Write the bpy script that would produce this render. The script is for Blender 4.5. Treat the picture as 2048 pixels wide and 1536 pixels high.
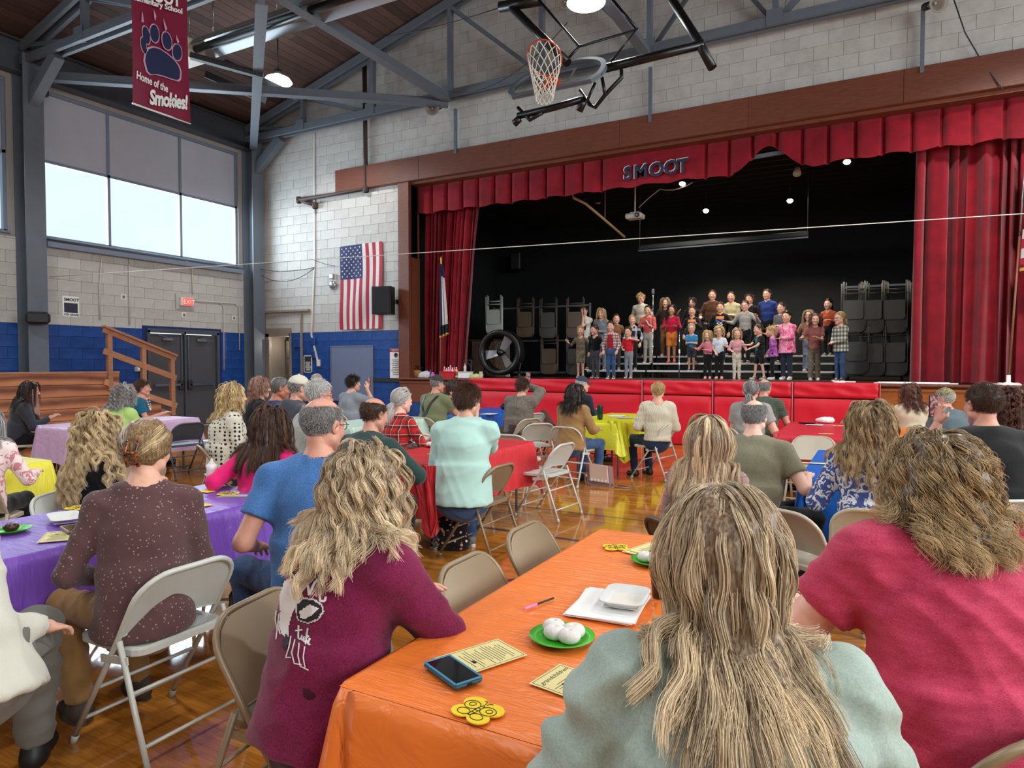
import bpy, math, random
import numpy as np
from mathutils import Vector, Matrix, Euler
from mathutils.bvhtree import BVHTree
for _o in list(bpy.data.objects): bpy.data.objects.remove(_o)
SC = bpy.context.scene
COL = SC.collection
PI = math.pi
# ---------------------------------------------------------------- camera
FPX, YAW, PITCH, CH = 1354.6, 0.495, -0.03133, 1.55
cam = bpy.data.cameras.new('camera'); camo = bpy.data.objects.new('camera', cam); COL.objects.link(camo)
cam.sensor_width = 36.0; cam.lens = FPX * 36.0 / 2048.0; cam.clip_start = 0.05; cam.clip_end = 200
camo.location = (0, 0, CH); camo.rotation_euler = (PI / 2 + PITCH, 0, YAW)
SC.camera = camo
# ---------------------------------------------------------------- colour management, sky, daylight
SC.view_settings.view_transform = 'Standard'; SC.view_settings.look = 'None'
SC.view_settings.exposure = 0.0; SC.view_settings.gamma = 1.0; SC.view_settings.use_curve_mapping = False
world = bpy.data.worlds.new('overcast_sky'); SC.world = world; world.use_nodes = True
_bg = world.node_tree.nodes['Background']; _bg.inputs[0].default_value = (0.80, 0.93, 1.0, 1); _bg.inputs[1].default_value = 1.3
def area_light(name, loc, rot, sx, sy, power, col):
    l = bpy.data.lights.new(name, 'AREA'); l.shape = 'RECTANGLE'; l.size = sx; l.size_y = sy; l.energy = power; l.color = col
    o = bpy.data.objects.new(name, l); COL.objects.link(o); o.location = loc; o.rotation_euler = rot
    return o
WX0, WX1, WY0, WY1 = -14.77, 8.0, -6.0, 12.88      # room shell: left wall, right wall, rear wall, stage wall
# daylight through the window bands of the two long walls
for _i, _y in enumerate((-3.2, 2.3, 7.7 + 2.45)):
    area_light('window_daylight', (WX0 - 0.5, _y, 4.85), (0, -PI / 2 + 0.12, 0), 1.6, 4.7, 470, (0.78, 0.89, 1.0))
for _i, _y in enumerate((-3.2, 2.3, 7.7)):
    area_light('window_daylight', (WX1 + 0.5, _y, 4.85), (0, PI / 2 - 0.25, 0), 2.6, 4.7, 620, (0.98, 0.98, 1.0))
# ---------------------------------------------------------------- helpers
CAMF = np.array([-math.sin(YAW) * math.cos(PITCH), math.cos(YAW) * math.cos(PITCH), math.sin(PITCH)])
CAMR = np.array([math.cos(YAW), math.sin(YAW), 0.0]); CAMU = np.cross(CAMR, CAMF); CAMC = np.array([0, 0, CH])
def ray(x, y): return CAMF + CAMR * (x - 1024) / FPX - CAMU * (y - 768) / FPX
def onz(x, y, z): d = ray(x, y); return CAMC + d * ((z - CH) / d[2])
def ony(x, y, Y): d = ray(x, y); return CAMC + d * (Y / d[1])
def onx(x, y, X): d = ray(x, y); return CAMC + d * (X / d[0])
A = np.array
def nrm(v): v = np.asarray(v, float); return v / (np.linalg.norm(v) + 1e-12)
def rotz(a): c, s = math.cos(a), math.sin(a); return A([[c, -s, 0], [s, c, 0], [0, 0, 1.0]])
def rotx(a): c, s = math.cos(a), math.sin(a); return A([[1.0, 0, 0], [0, c, -s], [0, s, c]])
def roty(a): c, s = math.cos(a), math.sin(a); return A([[c, 0, s], [0, 1.0, 0], [-s, 0, c]])
def s2l(c): return tuple(((x / 255.0) / 12.92 if x / 255.0 <= 0.04045 else ((x / 255.0 + 0.055) / 1.055) ** 2.4) for x in c)
def tag(o, label=None, cat=None, group=None, kind=None):
    if label: o['label'] = label
    if cat: o['category'] = cat
    if group: o['group'] = group
    if kind: o['kind'] = kind
    return o
def empty(name, loc, rz=0, label=None, cat=None, group=None, kind=None):
    o = bpy.data.objects.new(name, None); COL.objects.link(o); o.location = tuple(loc); o.rotation_euler = (0, 0, rz)
    o.empty_display_size = 0.1
    return tag(o, label, cat, group, kind)
def link(name, me, parent=None):
    o = bpy.data.objects.new(name, me); COL.objects.link(o)
    if parent: o.parent = parent
    return o
def copy_tree(o, parent=None):
    c = o.copy(); COL.objects.link(c); c.parent = parent
    for ch in o.children: copy_tree(ch, c)
    return c
class MB:
    """collects vertices and faces; build() links them as one mesh object"""
    def __init__(s): s.v = []; s.f = []; s.m = []; s.n = 0; s.sm = []
    def add(s, V, Fs, mi=0, smooth=False):
        s.v.append(np.asarray(V, float).reshape(-1, 3)); n = s.n
        for q in Fs: s.f.append([int(i) + n for i in q]); s.m.append(mi); s.sm.append(smooth)
        s.n += len(s.v[-1]); return s
    def box(s, c, d, R=None, mi=0, bev=0.0):
        x, y, z = A(d) / 2.0
        if bev <= 0:
            V = A([(-x, -y, -z), (x, -y, -z), (x, y, -z), (-x, y, -z), (-x, -y, z), (x, -y, z), (x, y, z), (-x, y, z)])
            Fs = [(3, 2, 1, 0), (4, 5, 6, 7), (0, 1, 5, 4), (1, 2, 6, 5), (2, 3, 7, 6), (3, 0, 4, 7)]
        else:
            b = min(bev, x * .9, y * .9, z * .9); P = []; idx = {}
            for ix in (-1, 1):
                for iy in (-1, 1):
                    for iz in (-1, 1):
                        for k in range(3):
                            p = [ix * (x - b), iy * (y - b), iz * (z - b)]; p[k] = (ix, iy, iz)[k] * (x, y, z)[k]
                            idx[(ix, iy, iz, k)] = len(P); P.append(p)
            V = A(P); Fs = []
            for k in range(3):
                a, c2 = (k + 1) % 3, (k + 2) % 3
                for sg in (-1, 1):
                    q = []
                    for (u, w) in ((-1, -1), (1, -1), (1, 1), (-1, 1)):
                        t = [0, 0, 0]; t[k] = sg; t[a] = u; t[c2] = w; q.append(idx[(*t, k)])
                    Fs.append(q if sg > 0 else q[::-1])
                for u in (-1, 1):
                    for w in (-1, 1):
                        t0 = [0, 0, 0]; t0[a] = u; t0[c2] = w; t1 = list(t0); t0[k] = -1; t1[k] = 1
                        q = [idx[(*t0, a)], idx[(*t1, a)], idx[(*t1, c2)], idx[(*t0, c2)]]
                        Fs.append(q if u * w < 0 else q[::-1])
            for ix in (-1, 1):
                for iy in (-1, 1):
                    for iz in (-1, 1):
                        q = [idx[(ix, iy, iz, k)] for k in range(3)]; Fs.append(q if ix * iy * iz > 0 else q[::-1])
        if R is not None: V = V @ np.asarray(R).T
        return s.add(V + A(c), Fs, mi)
    def bar(s, a, b, w, h, up=(0, 0, 1), mi=0, bev=0.0):
        a, b = A(a, float), A(b, float); d = b - a; L = np.linalg.norm(d); d = d / L
        u = A(up, float); x = np.cross(d, u)
        if np.linalg.norm(x) < 1e-4: x = np.cross(d, A([1.0, 0, 0]))
        x = nrm(x); z = np.cross(x, d)
        return s.box((a + b) / 2, (w, L, h), np.stack([x, d, z], 1), mi, bev)
    def tube(s, pts, r, seg=8, closed=False, mi=0, cap=True, smooth=True):
        P = A([tuple(p) for p in pts], float); n = len(P)
        rr = np.full(n, r, float) if np.isscalar(r) else A(r, float)
        T = np.zeros_like(P)
        if closed: T = np.roll(P, -1, 0) - np.roll(P, 1, 0)
        else:
            T[1:-1] = P[2:] - P[:-2]; T[0] = P[1] - P[0]; T[-1] = P[-1] - P[-2]
        T /= np.linalg.norm(T, axis=1)[:, None] + 1e-12
        u = np.cross(T[0], (0, 0, 1.0));
        if np.linalg.norm(u) < 1e-3: u = np.cross(T[0], (1.0, 0, 0))
        u = nrm(u); V = []; an = np.arange(seg) * 2 * PI / seg
        for i in range(n):
            u = u - T[i] * (u @ T[i]); u = nrm(u); w = np.cross(T[i], u)
            V.append(P[i] + rr[i] * (np.cos(an)[:, None] * u + np.sin(an)[:, None] * w))
        V = np.concatenate(V); Fs = []
        for i in range(n if closed else n - 1):
            j = (i + 1) % n
            for k in range(seg):
                k2 = (k + 1) % seg; Fs.append((i * seg + k, i * seg + k2, j * seg + k2, j * seg + k))
        s.add(V, Fs, mi, smooth)
        if cap and not closed:
            s.f.append([s.n - len(V) + k for k in range(seg)][::-1]); s.f.append([s.n - seg + k for k in range(seg)])
            s.m += [mi, mi]; s.sm += [False, False]
        return s
    def lathe(s, prof, seg=20, c=(0, 0, 0), R=None, mi=0, smooth=True):
        an = np.arange(seg) * 2 * PI / seg; V = []
        for r, z in prof: V.append(np.stack([r * np.cos(an), r * np.sin(an), np.full(seg, z)], 1))
        V = np.concatenate(V); Fs = []
        for i in range(len(prof) - 1):
            for k in range(seg):
                k2 = (k + 1) % seg; Fs.append((i * seg + k, i * seg + k2, (i + 1) * seg + k2, (i + 1) * seg + k))
        if R is not None: V = V @ np.asarray(R).T
        return s.add(V + A(c), Fs, mi, smooth)
    def prism(s, poly, z0, z1, M=None, mi=0):
        """polygon (u, v) list extruded along w; M maps (u, v, w) to the world (3x3, origin)"""
        n = len(poly); V = A([(p[0], p[1], z0) for p in poly] + [(p[0], p[1], z1) for p in poly], float)
        if M is not None: V = V @ np.asarray(M[0]).T + A(M[1])
        Fs = [list(range(n))[::-1], list(range(n, 2 * n))] + [(i, (i + 1) % n, n + (i + 1) % n, n + i) for i in range(n)]
        return s.add(V, Fs, mi)
    def grid(s, V, nu, nv, mi=0, smooth=True, closed=False):
        Fs = []
        for i in range(nu if closed else nu - 1):
            i2 = (i + 1) % nu
            for j in range(nv - 1): Fs.append((i * nv + j, i2 * nv + j, i2 * nv + j + 1, i * nv + j + 1))
        return s.add(V, Fs, mi, smooth)
    def mesh(s, name, mats):
        me = bpy.data.meshes.new(name); V = np.concatenate(s.v) if s.v else np.zeros((0, 3))
        fill_mesh(me, V, s.f, s.m, s.sm)
        for m in (mats if isinstance(mats, (list, tuple)) else [mats]): me.materials.append(m)
        return me
    def build(s, name, mats, parent=None): return link(name, s.mesh(name, mats), parent)
def fill_mesh(me, V, Fs, mi=None, sm=None):
    ln = A([len(f) for f in Fs], np.int32) if not isinstance(Fs, np.ndarray) else np.full(len(Fs), Fs.shape[1], np.int32)
    fl = np.ascontiguousarray(Fs, np.int32).ravel() if isinstance(Fs, np.ndarray) else np.fromiter((i for f in Fs for i in f), np.int32, int(ln.sum()))
    me.vertices.add(len(V)); me.vertices.foreach_set('co', np.ascontiguousarray(V, np.float32).ravel())
    me.loops.add(len(fl)); me.loops.foreach_set('vertex_index', fl)
    me.polygons.add(len(ln)); me.polygons.foreach_set('loop_start', np.concatenate([[0], np.cumsum(ln)[:-1]]).astype(np.int32))
    if mi is not None: me.polygons.foreach_set('material_index', np.asarray(mi, np.int32))
    if sm is None: sm = np.ones(len(ln), bool)
    me.polygons.foreach_set('use_smooth', np.asarray(sm, bool))
    me.update(calc_edges=True); me.validate()
# ---------------------------------------------------------------- materials
_MATS = {}
class NT:
    def __init__(s, m): s.t = m.node_tree; s.p = s.t.nodes['Principled BSDF']
    def n(s, typ, **kw):
        o = s.t.nodes.new(typ)
        for k, v in kw.items():
            if k.startswith('i_'): 
                key = k[2:]; o.inputs[int(key) if key.isdigit() else key].default_value = v
            else: setattr(o, k, v)
        return o
    def l(s, a, b): s.t.links.new(a, b)
    def coord(s, scale=(1, 1, 1), which='Object', rot=(0, 0, 0)):
        tc = s.n('ShaderNodeTexCoord'); mp = s.n('ShaderNodeMapping'); mp.inputs['Scale'].default_value = scale; mp.inputs['Rotation'].default_value = rot
        s.l(tc.outputs[which], mp.inputs[0]); return mp.outputs[0]
    def noise(s, vec, scale, detail=3, rough=.55, dist=0.0):
        o = s.n('ShaderNodeTexNoise'); o.inputs['Scale'].default_value = scale; o.inputs['Detail'].default_value = detail
        o.inputs['Roughness'].default_value = rough; o.inputs['Distortion'].default_value = dist; s.l(vec, o.inputs['Vector']); return o.outputs[0]
    def ramp(s, fac, stops, interp='LINEAR'):
        o = s.n('ShaderNodeValToRGB'); e = o.color_ramp; e.interpolation = interp
        while len(e.elements) < len(stops): e.elements.new(0.5)
        for el, (p, c) in zip(e.elements, stops): el.position = p; el.color = (*c[:3], 1)
        s.l(fac, o.inputs[0]); return o.outputs[0]
    def mix(s, fac, a, b, blend='MIX'):
        o = s.n('ShaderNodeMix', data_type='RGBA', blend_type=blend)
        for sock, v in ((o.inputs[0], fac), (o.inputs[6], a), (o.inputs[7], b)):
            if hasattr(v, 'node'): s.l(v, sock)
            elif isinstance(v, (int, float)): sock.default_value = v
            else: sock.default_value = (*v[:3], 1)
        return o.outputs[2]
    def math(s, op, a, b=0.0, c=None):
        o = s.n('ShaderNodeMath', operation=op)
        for i, v in enumerate((a, b) if c is None else (a, b, c)):
            if hasattr(v, 'node'): s.l(v, o.inputs[i])
            else: o.inputs[i].default_value = v
        return o.outputs[0]
    def xyz(s, vec):
        o = s.n('ShaderNodeSeparateXYZ'); s.l(vec, o.inputs[0]); return o.outputs
    def bump(s, h, strength=.3, dist=.01):
        o = s.n('ShaderNodeBump'); o.inputs['Strength'].default_value = strength; o.inputs['Distance'].default_value = dist
        s.l(h, o.inputs['Height']); s.l(o.outputs[0], s.p.inputs['Normal'])
    def color(s, c):
        if hasattr(c, 'node'): s.l(c, s.p.inputs['Base Color'])
        else: s.p.inputs['Base Color'].default_value = (*c[:3], 1)
def mat(name, col=None, rough=.6, metal=0.0, spec=.5, var=0.0, vscale=8.0, bump=0.0, bscale=60.0, bdist=.004, emit=None, estr=1.0, sheen=0.0, coat=0.0, fn=None, alpha=None):
    if name in _MATS: return _MATS[name]
    m = bpy.data.materials.new(name); m.use_nodes = True; _MATS[name] = m; t = NT(m); p = t.p
    p.inputs['Roughness'].default_value = rough; p.inputs['Metallic'].default_value = metal
    p.inputs['Specular IOR Level'].default_value = spec
    if sheen: p.inputs['Sheen Weight'].default_value = sheen
    if coat: p.inputs['Coat Weight'].default_value = coat; p.inputs['Coat Roughness'].default_value = .08
    if col is not None:
        c = s2l(col)
        if var > 0:
            f = t.noise(t.coord(), vscale, 4)
            t.color(t.mix(f, [x * (1 - var) for x in c], [min(1, x * (1 + var)) for x in c]))
        else: t.color(c)
    if bump > 0: t.bump(t.noise(t.coord(), bscale, 3), bump, bdist)
    if emit is not None:
        p.inputs['Emission Color'].default_value = (*s2l(emit), 1); p.inputs['Emission Strength'].default_value = estr
    if alpha is not None: p.inputs['Alpha'].default_value = alpha
    if fn: fn(t)
    return m
# ---------------------------------------------------------------- signed-distance modelling (numpy surface nets)
def P_cap(a, b, ra, rb=None, k=.03, op='+', flat=False): return dict(t='c', a=A(a, float), b=A(b, float), ra=ra, rb=ra if rb is None else rb, k=k, op=op, flat=flat)
def P_ell(c, r, R=None, k=.03, op='+'): return dict(t='e', a=A(c, float), r=A(r, float), R=np.eye(3) if R is None else np.asarray(R, float), k=k, op=op)
def P_tap(a, b, side, r0, r1, k=.04, op='+', flat=False): return dict(t='t', a=A(a, float), b=A(b, float), s=A(side, float), r0=r0, r1=r1, k=k, op=op, flat=flat)
def P_pl(p, n, op='&', k=.0): return dict(t='p', a=A(p, float), n=nrm(n), op=op, k=k)
def prim_d(q, X, Y, Z):
    t = q['t']
    if t == 'p': n = q['n']; a = q['a']; return (X - a[0]) * n[0] + (Y - a[1]) * n[1] + (Z - a[2]) * n[2]
    a = q['a']; x, y, z = X - a[0], Y - a[1], Z - a[2]
    if t == 'c':
        d = q['b'] - a; L2 = d @ d + 1e-12; h = (x * d[0] + y * d[1] + z * d[2]) / L2; tt = np.clip(h, 0, 1)
        r = np.sqrt((x - d[0] * tt) ** 2 + (y - d[1] * tt) ** 2 + (z - d[2] * tt) ** 2) - (q['ra'] + (q['rb'] - q['ra']) * tt)
        if q['flat']: r = np.maximum(r, (h - 1) * math.sqrt(L2))
        return r
    if t == 'e':
        R = q['R']; r = q['r']
        u = x * R[0, 0] + y * R[1, 0] + z * R[2, 0]; v = x * R[0, 1] + y * R[1, 1] + z * R[2, 1]; w = x * R[0, 2] + y * R[1, 2] + z * R[2, 2]
        k0 = np.sqrt((u / r[0]) ** 2 + (v / r[1]) ** 2 + (w / r[2]) ** 2); k1 = np.sqrt((u / r[0] ** 2) ** 2 + (v / r[1] ** 2) ** 2 + (w / r[2] ** 2) ** 2) + 1e-9
        return k0 * (k0 - 1) / k1
    d = q['b'] - a; L = np.linalg.norm(d); d = d / L; s = q['s'] - d * (q['s'] @ d); s = nrm(s); f = np.cross(d, s)
    h = x * d[0] + y * d[1] + z * d[2]; tt = np.clip(h / L, 0, 1); o = h - tt * L
    rx = q['r0'][0] + (q['r1'][0] - q['r0'][0]) * tt; ry = q['r0'][1] + (q['r1'][1] - q['r0'][1]) * tt; rz = np.minimum(rx, ry)
    u = x * s[0] + y * s[1] + z * s[2]; v = x * f[0] + y * f[1] + z * f[2]
    k0 = np.sqrt((u / rx) ** 2 + (v / ry) ** 2 + (o / rz) ** 2); k1 = np.sqrt((u / rx ** 2) ** 2 + (v / ry ** 2) ** 2 + (o / rz ** 2) ** 2) + 1e-9
    r = k0 * (k0 - 1) / k1
    if q['flat']: r = np.maximum(r, np.abs(h - L / 2) - L / 2)
    return r
def prim_box(q):
    if q['t'] == 'c': R = max(q['ra'], q['rb']); return np.minimum(q['a'], q['b']) - R, np.maximum(q['a'], q['b']) + R
    if q['t'] == 'e': R = (np.abs(q['R']) @ q['r']); return q['a'] - R, q['a'] + R
    if q['t'] == 't': R = max(*q['r0'], *q['r1']); return np.minimum(q['a'], q['b']) - R, np.maximum(q['a'], q['b']) + R
    return None
def comb(D, d, q):
    k = q['k']
    if q['op'] == '+':
        if k > 0: h = np.maximum(k - np.abs(D - d), 0) / k; return np.minimum(D, d) - h * h * k * .25
        return np.minimum(D, d)
    e = d if q['op'] == '&' else -d
    if k > 0: h = np.maximum(k - np.abs(D - e), 0) / k; return np.maximum(D, e) + h * h * k * .25
    return np.maximum(D, e)
def sdf_at(P, prims):
    D = np.full(len(P), 1.0)
    for q in prims: D = comb(D, prim_d(q, P[:, 0], P[:, 1], P[:, 2]), q)
    return D
def sdf_mesh(prims, vox, smooth=1, disp=None):
    bx = [prim_box(q) for q in prims if q['op'] == '+']
    lo = np.min([b[0] for b in bx], 0) - 2.5 * vox; hi = np.max([b[1] for b in bx], 0) + 2.5 * vox
    n = np.ceil((hi - lo) / vox).astype(int) + 1
    ax = [lo[i] + np.arange(n[i]) * vox for i in range(3)]
    D = np.full(tuple(n), 1.0, np.float32)
    for q in prims:
        b = prim_box(q)
        if b is None: i0 = np.zeros(3, int); i1 = n
        else:
            m = q['k'] + 2 * vox; i0 = np.clip(np.floor((b[0] - m - lo) / vox).astype(int), 0, n); i1 = np.clip(np.ceil((b[1] + m - lo) / vox).astype(int) + 1, 0, n)
        if np.any(i1 <= i0): continue
        sl = tuple(slice(i0[i], i1[i]) for i in range(3))
        X = ax[0][sl[0]][:, None, None].astype(np.float32); Y = ax[1][sl[1]][None, :, None].astype(np.float32); Z = ax[2][sl[2]][None, None, :].astype(np.float32)
        D[sl] = comb(D[sl], prim_d(q, X, Y, Z), q)
    S = D < 0
    c = np.zeros(tuple(n - 1), np.int8)
    for i in (0, 1):
        for j in (0, 1):
            for k in (0, 1): c += S[i:n[0] - 1 + i, j:n[1] - 1 + j, k:n[2] - 1 + k]
    act = (c > 0) & (c < 8); I = np.argwhere(act)
    if len(I) == 0: return np.zeros((0, 3)), np.zeros((0, 4), np.int32)
    idx = np.full(act.shape, -1, np.int32); idx[act] = np.arange(len(I))
    acc = np.zeros((len(I), 3)); cnt = np.zeros(len(I))
    cor = [(i, j, k) for i in (0, 1) for j in (0, 1) for k in (0, 1)]
    val = {o: D[I[:, 0] + o[0], I[:, 1] + o[1], I[:, 2] + o[2]].astype(float) for o in cor}
    for o in cor:
        for a in range(3):
            if o[a] == 0:
                p = list(o); p[a] = 1; p = tuple(p); v0, v1 = val[o], val[p]; m = (v0 < 0) != (v1 < 0)
                t = np.where(m, v0 / (v0 - v1 + 1e-12), 0); pt = np.tile(A(o, float), (len(I), 1)); pt[:, a] += t
                acc[m] += pt[m]; cnt[m] += 1
    V = lo + (I + acc / cnt[:, None]) * vox; Q = []
    for a in range(3):
        b, d = (a + 1) % 3, (a + 2) % 3
        s0 = [slice(1, -1)] * 3; s0[a] = slice(0, n[a] - 1); s1 = list(s0); s1[a] = slice(1, n[a])
        s0 = tuple(s0); s1 = tuple(s1)
        E0, E1 = S[s0], S[s1]; m = np.argwhere(E0 != E1)
        if len(m) == 0: continue
        fl = E0[tuple(m.T)]; base = m.copy(); base[:, b] += 1; base[:, d] += 1
        def cell(db, dd): q = base.copy(); q[:, b] += db; q[:, d] += dd; return idx[tuple(q.T)]
        q = np.stack([cell(-1, -1), cell(0, -1), cell(0, 0), cell(-1, 0)], 1)
        q[~fl] = q[~fl][:, ::-1]; Q.append(q)
    Q = np.concatenate(Q); Q = Q[(Q >= 0).all(1)]
    for _ in range(smooth):
        s = np.zeros_like(V); w = np.zeros(len(V))
        for i in range(4):
            a, b = Q[:, i], Q[:, (i + 1) % 4]
            for k in range(3): s[:, k] += np.bincount(a, V[b, k], len(V)) + np.bincount(b, V[a, k], len(V))
            w += np.bincount(a, minlength=len(V)) + np.bincount(b, minlength=len(V))
        V = V * .5 + .5 * s / np.maximum(w, 1)[:, None]
    if disp is not None: V = disp(V, vnorm(V, Q))
    return V, Q
def vnorm(V, Q):
    fn = np.cross(V[Q[:, 2]] - V[Q[:, 0]], V[Q[:, 3]] - V[Q[:, 1]]); N = np.zeros_like(V)
    for i in range(4):
        for k in range(3): N[:, k] += np.bincount(Q[:, i], fn[:, k], len(V))
    return N / (np.linalg.norm(N, axis=1)[:, None] + 1e-12)
def qmesh(name, V, Q, mats, parent=None, mi=None):
    me = bpy.data.meshes.new(name); fill_mesh(me, V, Q, mi)
    for m in (mats if isinstance(mats, (list, tuple)) else [mats]): me.materials.append(m)
    return link(name, me, parent)
def folds(seed, amp, wl=.12, stretch=(1, 1, 2.2)):
    """cloth folds: sums of skewed sines pushed along the normal"""
    r = np.random.default_rng(seed); W = []
    for i in range(7):
        d = nrm(r.normal(size=3) * A(stretch)); W.append((d * 2 * PI / (wl * r.uniform(.6, 1.8)), r.uniform(0, 6.28), r.uniform(.4, 1), nrm(r.normal(size=3)) * 2 * PI / (wl * 3), r.uniform(0, 6.28)))
    def f(V, N):
        h = np.zeros(len(V))
        for w, ph, a, w2, ph2 in W: h += a * (1 - np.abs(np.sin(V @ w * .5 + ph + 1.2 * np.sin(V @ w2 + ph2)))) * (0.5 + .5 * np.sin(V @ w2 * .7 + ph))
        return V + N * ((h / 2.2 - .35) * amp)[:, None]
    return f
# ---------------------------------------------------------------- materials of the place
def wood_fn(dark, light, sc=(2, 30, 30), ns=3.0, tone=0.25, bump=.15, rings=False):
    def fn(t):
        v = t.coord(sc); f = t.noise(v, ns, 4, .6, .6)
        oi = t.n('ShaderNodeObjectInfo'); at = t.n('ShaderNodeAttribute', attribute_name='tone')
        r = t.math('FRACT', t.math('ADD', oi.outputs['Random'], at.outputs['Fac']))
        f = t.math('ADD', t.math('MULTIPLY', f, 1 - tone), t.math('MULTIPLY', r, tone))
        if rings:
            w = t.n('ShaderNodeTexWave', wave_type='RINGS', rings_direction='Y'); w.inputs['Scale'].default_value = 1.2; w.inputs['Distortion'].default_value = 7; w.inputs['Detail'].default_value = 2
            w.inputs['Detail Scale'].default_value = .8; t.l(t.coord((1, .35, 1.3)), w.inputs[0]); f = t.math('ADD', t.math('MULTIPLY', f, .45), t.math('MULTIPLY', w.outputs['Fac'], .5))
        t.color(t.ramp(f, [(.2, s2l(dark)), (.75, s2l(light))])); t.bump(f, bump, .002)
    return fn
M = {}
def defm(k, *a, **kw): M[k] = mat(k, *a, **kw)
defm('floor_wood', None, .07, spec=.55, coat=.35, fn=wood_fn((146, 84, 26), (204, 134, 54), (3, 40, 40), 2.5, .28, .02))
def _wb(t):
    v = t.coord(); f = t.noise(v, 5, 5, .65); oi = t.n('ShaderNodeObjectInfo'); at = t.n('ShaderNodeAttribute', attribute_name='tone')
    r = t.math('FRACT', t.math('ADD', oi.outputs['Random'], at.outputs['Fac'])); f = t.math('ADD', t.math('MULTIPLY', f, .8), t.math('MULTIPLY', r, .2))
    t.color(t.ramp(f, [(.25, s2l((170, 166, 161))), (.6, s2l((190, 187, 182)))])); t.bump(t.noise(v, 90, 4), .35, .004)
def _bb(t):
    v = t.coord(); f = t.noise(v, 4, 4, .6); t.color(t.ramp(f, [(.3, s2l((20, 58, 122))), (.7, s2l((32, 80, 154)))])); t.bump(t.noise(v, 70, 4), .3, .004)
defm('white_block', None, .62, fn=_wb); defm('blue_block', None, .38, fn=_bb)
defm('mortar', (150, 146, 141), .9, bump=.3, bscale=80); defm('blue_mortar', (10, 36, 105), .6, bump=.3, bscale=80)
defm('steel_grey', (98, 106, 116), .5, var=.12, vscale=5); defm('steel_dark', (70, 76, 84), .5, var=.15, vscale=5)
defm('deck', None, .75, fn=wood_fn((54, 38, 34), (100, 74, 65), (22, 1.2, 22), 2.2, .45, .2))
defm('redwood', None, .5, fn=wood_fn((80, 40, 27), (124, 66, 42), (2.5, 20, 20), 2.5, .25, .05))
defm('stage_oak', None, .35, fn=wood_fn((120, 62, 24), (182, 106, 48), (2.5, 20, 20), 2.5, .3, .05))
defm('fir', None, .55, fn=wood_fn((112, 64, 44), (192, 128, 90), (1, .6, 1), 3.0, .2, .1, True))
defm('lumber', None, .6, fn=wood_fn((142, 92, 66), (196, 142, 108), (20, 2, 20), 2.0, .3, .1))
defm('stage_black', (17, 18, 19), .75, var=.35, vscale=3, bump=.25, bscale=20, bdist=.01)
defm('stage_floor', None, .3, fn=wood_fn((30, 16, 10), (62, 34, 22), (2, 24, 24), 2.5, .4, .05))
def velvet(a, b):
    def fn(t):
        v = t.coord(); f = t.noise(v, 3, 4, .6); t.color(t.ramp(f, [(.3, s2l(a)), (.75, s2l(b))])); t.bump(t.noise(t.coord((1, 1, .4)), 160, 2), .15, .002)
    return fn
defm('velvet', None, .8, sheen=.3, spec=.15, fn=velvet((112, 10, 26), (152, 18, 38)))
defm('red_vinyl', (206, 20, 44), .42, var=.08, vscale=3, bump=.25, bscale=7, bdist=.02)
defm('black_paint', (14, 14, 15), .35, spec=.5); defm('chrome', (190, 190, 192), .22, metal=1.0); defm('edge_grey', (196, 198, 200), .4); defm('alu', (176, 178, 182), .35, metal=.8)
defm('window_frame', (120, 132, 150), .5, metal=.2); defm('panel_grey', (176, 178, 188), .75, var=.06, vscale=2)
defm('white', (236, 236, 234), .55); defm('offwhite', (222, 218, 206), .6, var=.06); defm('black', (18, 18, 19), .5); defm('dark', (40, 40, 42), .6)
defm('door_grey', (74, 74, 78), .5, var=.08); defm('door_taupe', (128, 120, 110), .5); defm('frame_taupe', (142, 130, 116), .5)
defm('rust_iron', (58, 40, 36), .6, var=.2); defm('cream_pipe', (206, 200, 190), .55)
defm('glow_warm', (255, 240, 210), .4, emit=(255, 238, 205), estr=26.0); defm('glow_cool', (255, 255, 255), .4, emit=(236, 246, 255), estr=9.0); defm('exit_glow', (230, 60, 60), .4, emit=(255, 96, 90), estr=.9)
def glass_fn(t):
    tr = t.n('ShaderNodeBsdfTransparent'); gl = t.n('ShaderNodeBsdfGlossy'); gl.inputs['Roughness'].default_value = .03; mx = t.n('ShaderNodeMixShader'); fr = t.n('ShaderNodeFresnel'); fr.inputs[0].default_value = 1.45
    tr.inputs[0].default_value = (.93, .96, .96, 1); lw = t.n('ShaderNodeLayerWeight'); t.l(t.math('ADD', t.math('MULTIPLY', t.math('POWER', lw.outputs['Facing'], 4.0), .55), .04), mx.inputs[0]); t.l(tr.outputs[0], mx.inputs[1]); t.l(gl.outputs[0], mx.inputs[2]); t.l(mx.outputs[0], t.t.nodes['Material Output'].inputs[0])
defm('glass', (255, 255, 255), .05, fn=glass_fn)
def smoked_fn(t):
    glass_fn(t)
    for n in t.t.nodes:
        if n.type == 'BSDF_TRANSPARENT': n.inputs[0].default_value = (.80, .85, .85, 1)
defm('board_glass', (255, 255, 255), .05, fn=smoked_fn)
# ---------------------------------------------------------------- the shell
SD, SW = 12.786, 12.876                       # front of the stage apron, gym face of the stage wall
SZ = 1.20                                     # stage level
def structure(name, mb, m, parent=None): o = mb.build(name, m, parent); o['kind'] = 'structure'; return o
def tone_attr(o, per_face):
    at = o.data.attributes.new('tone', 'FLOAT', 'FACE'); at.data.foreach_set('value', np.asarray(per_face, np.float32))
b = MB(); b.box(((WX0 + WX1) / 2, (WY0 + SW) / 2, -.06), (WX1 - WX0 + .4, SW - WY0 + .4, .10)); FLOOR = structure('floor', b, M['dark'])
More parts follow.
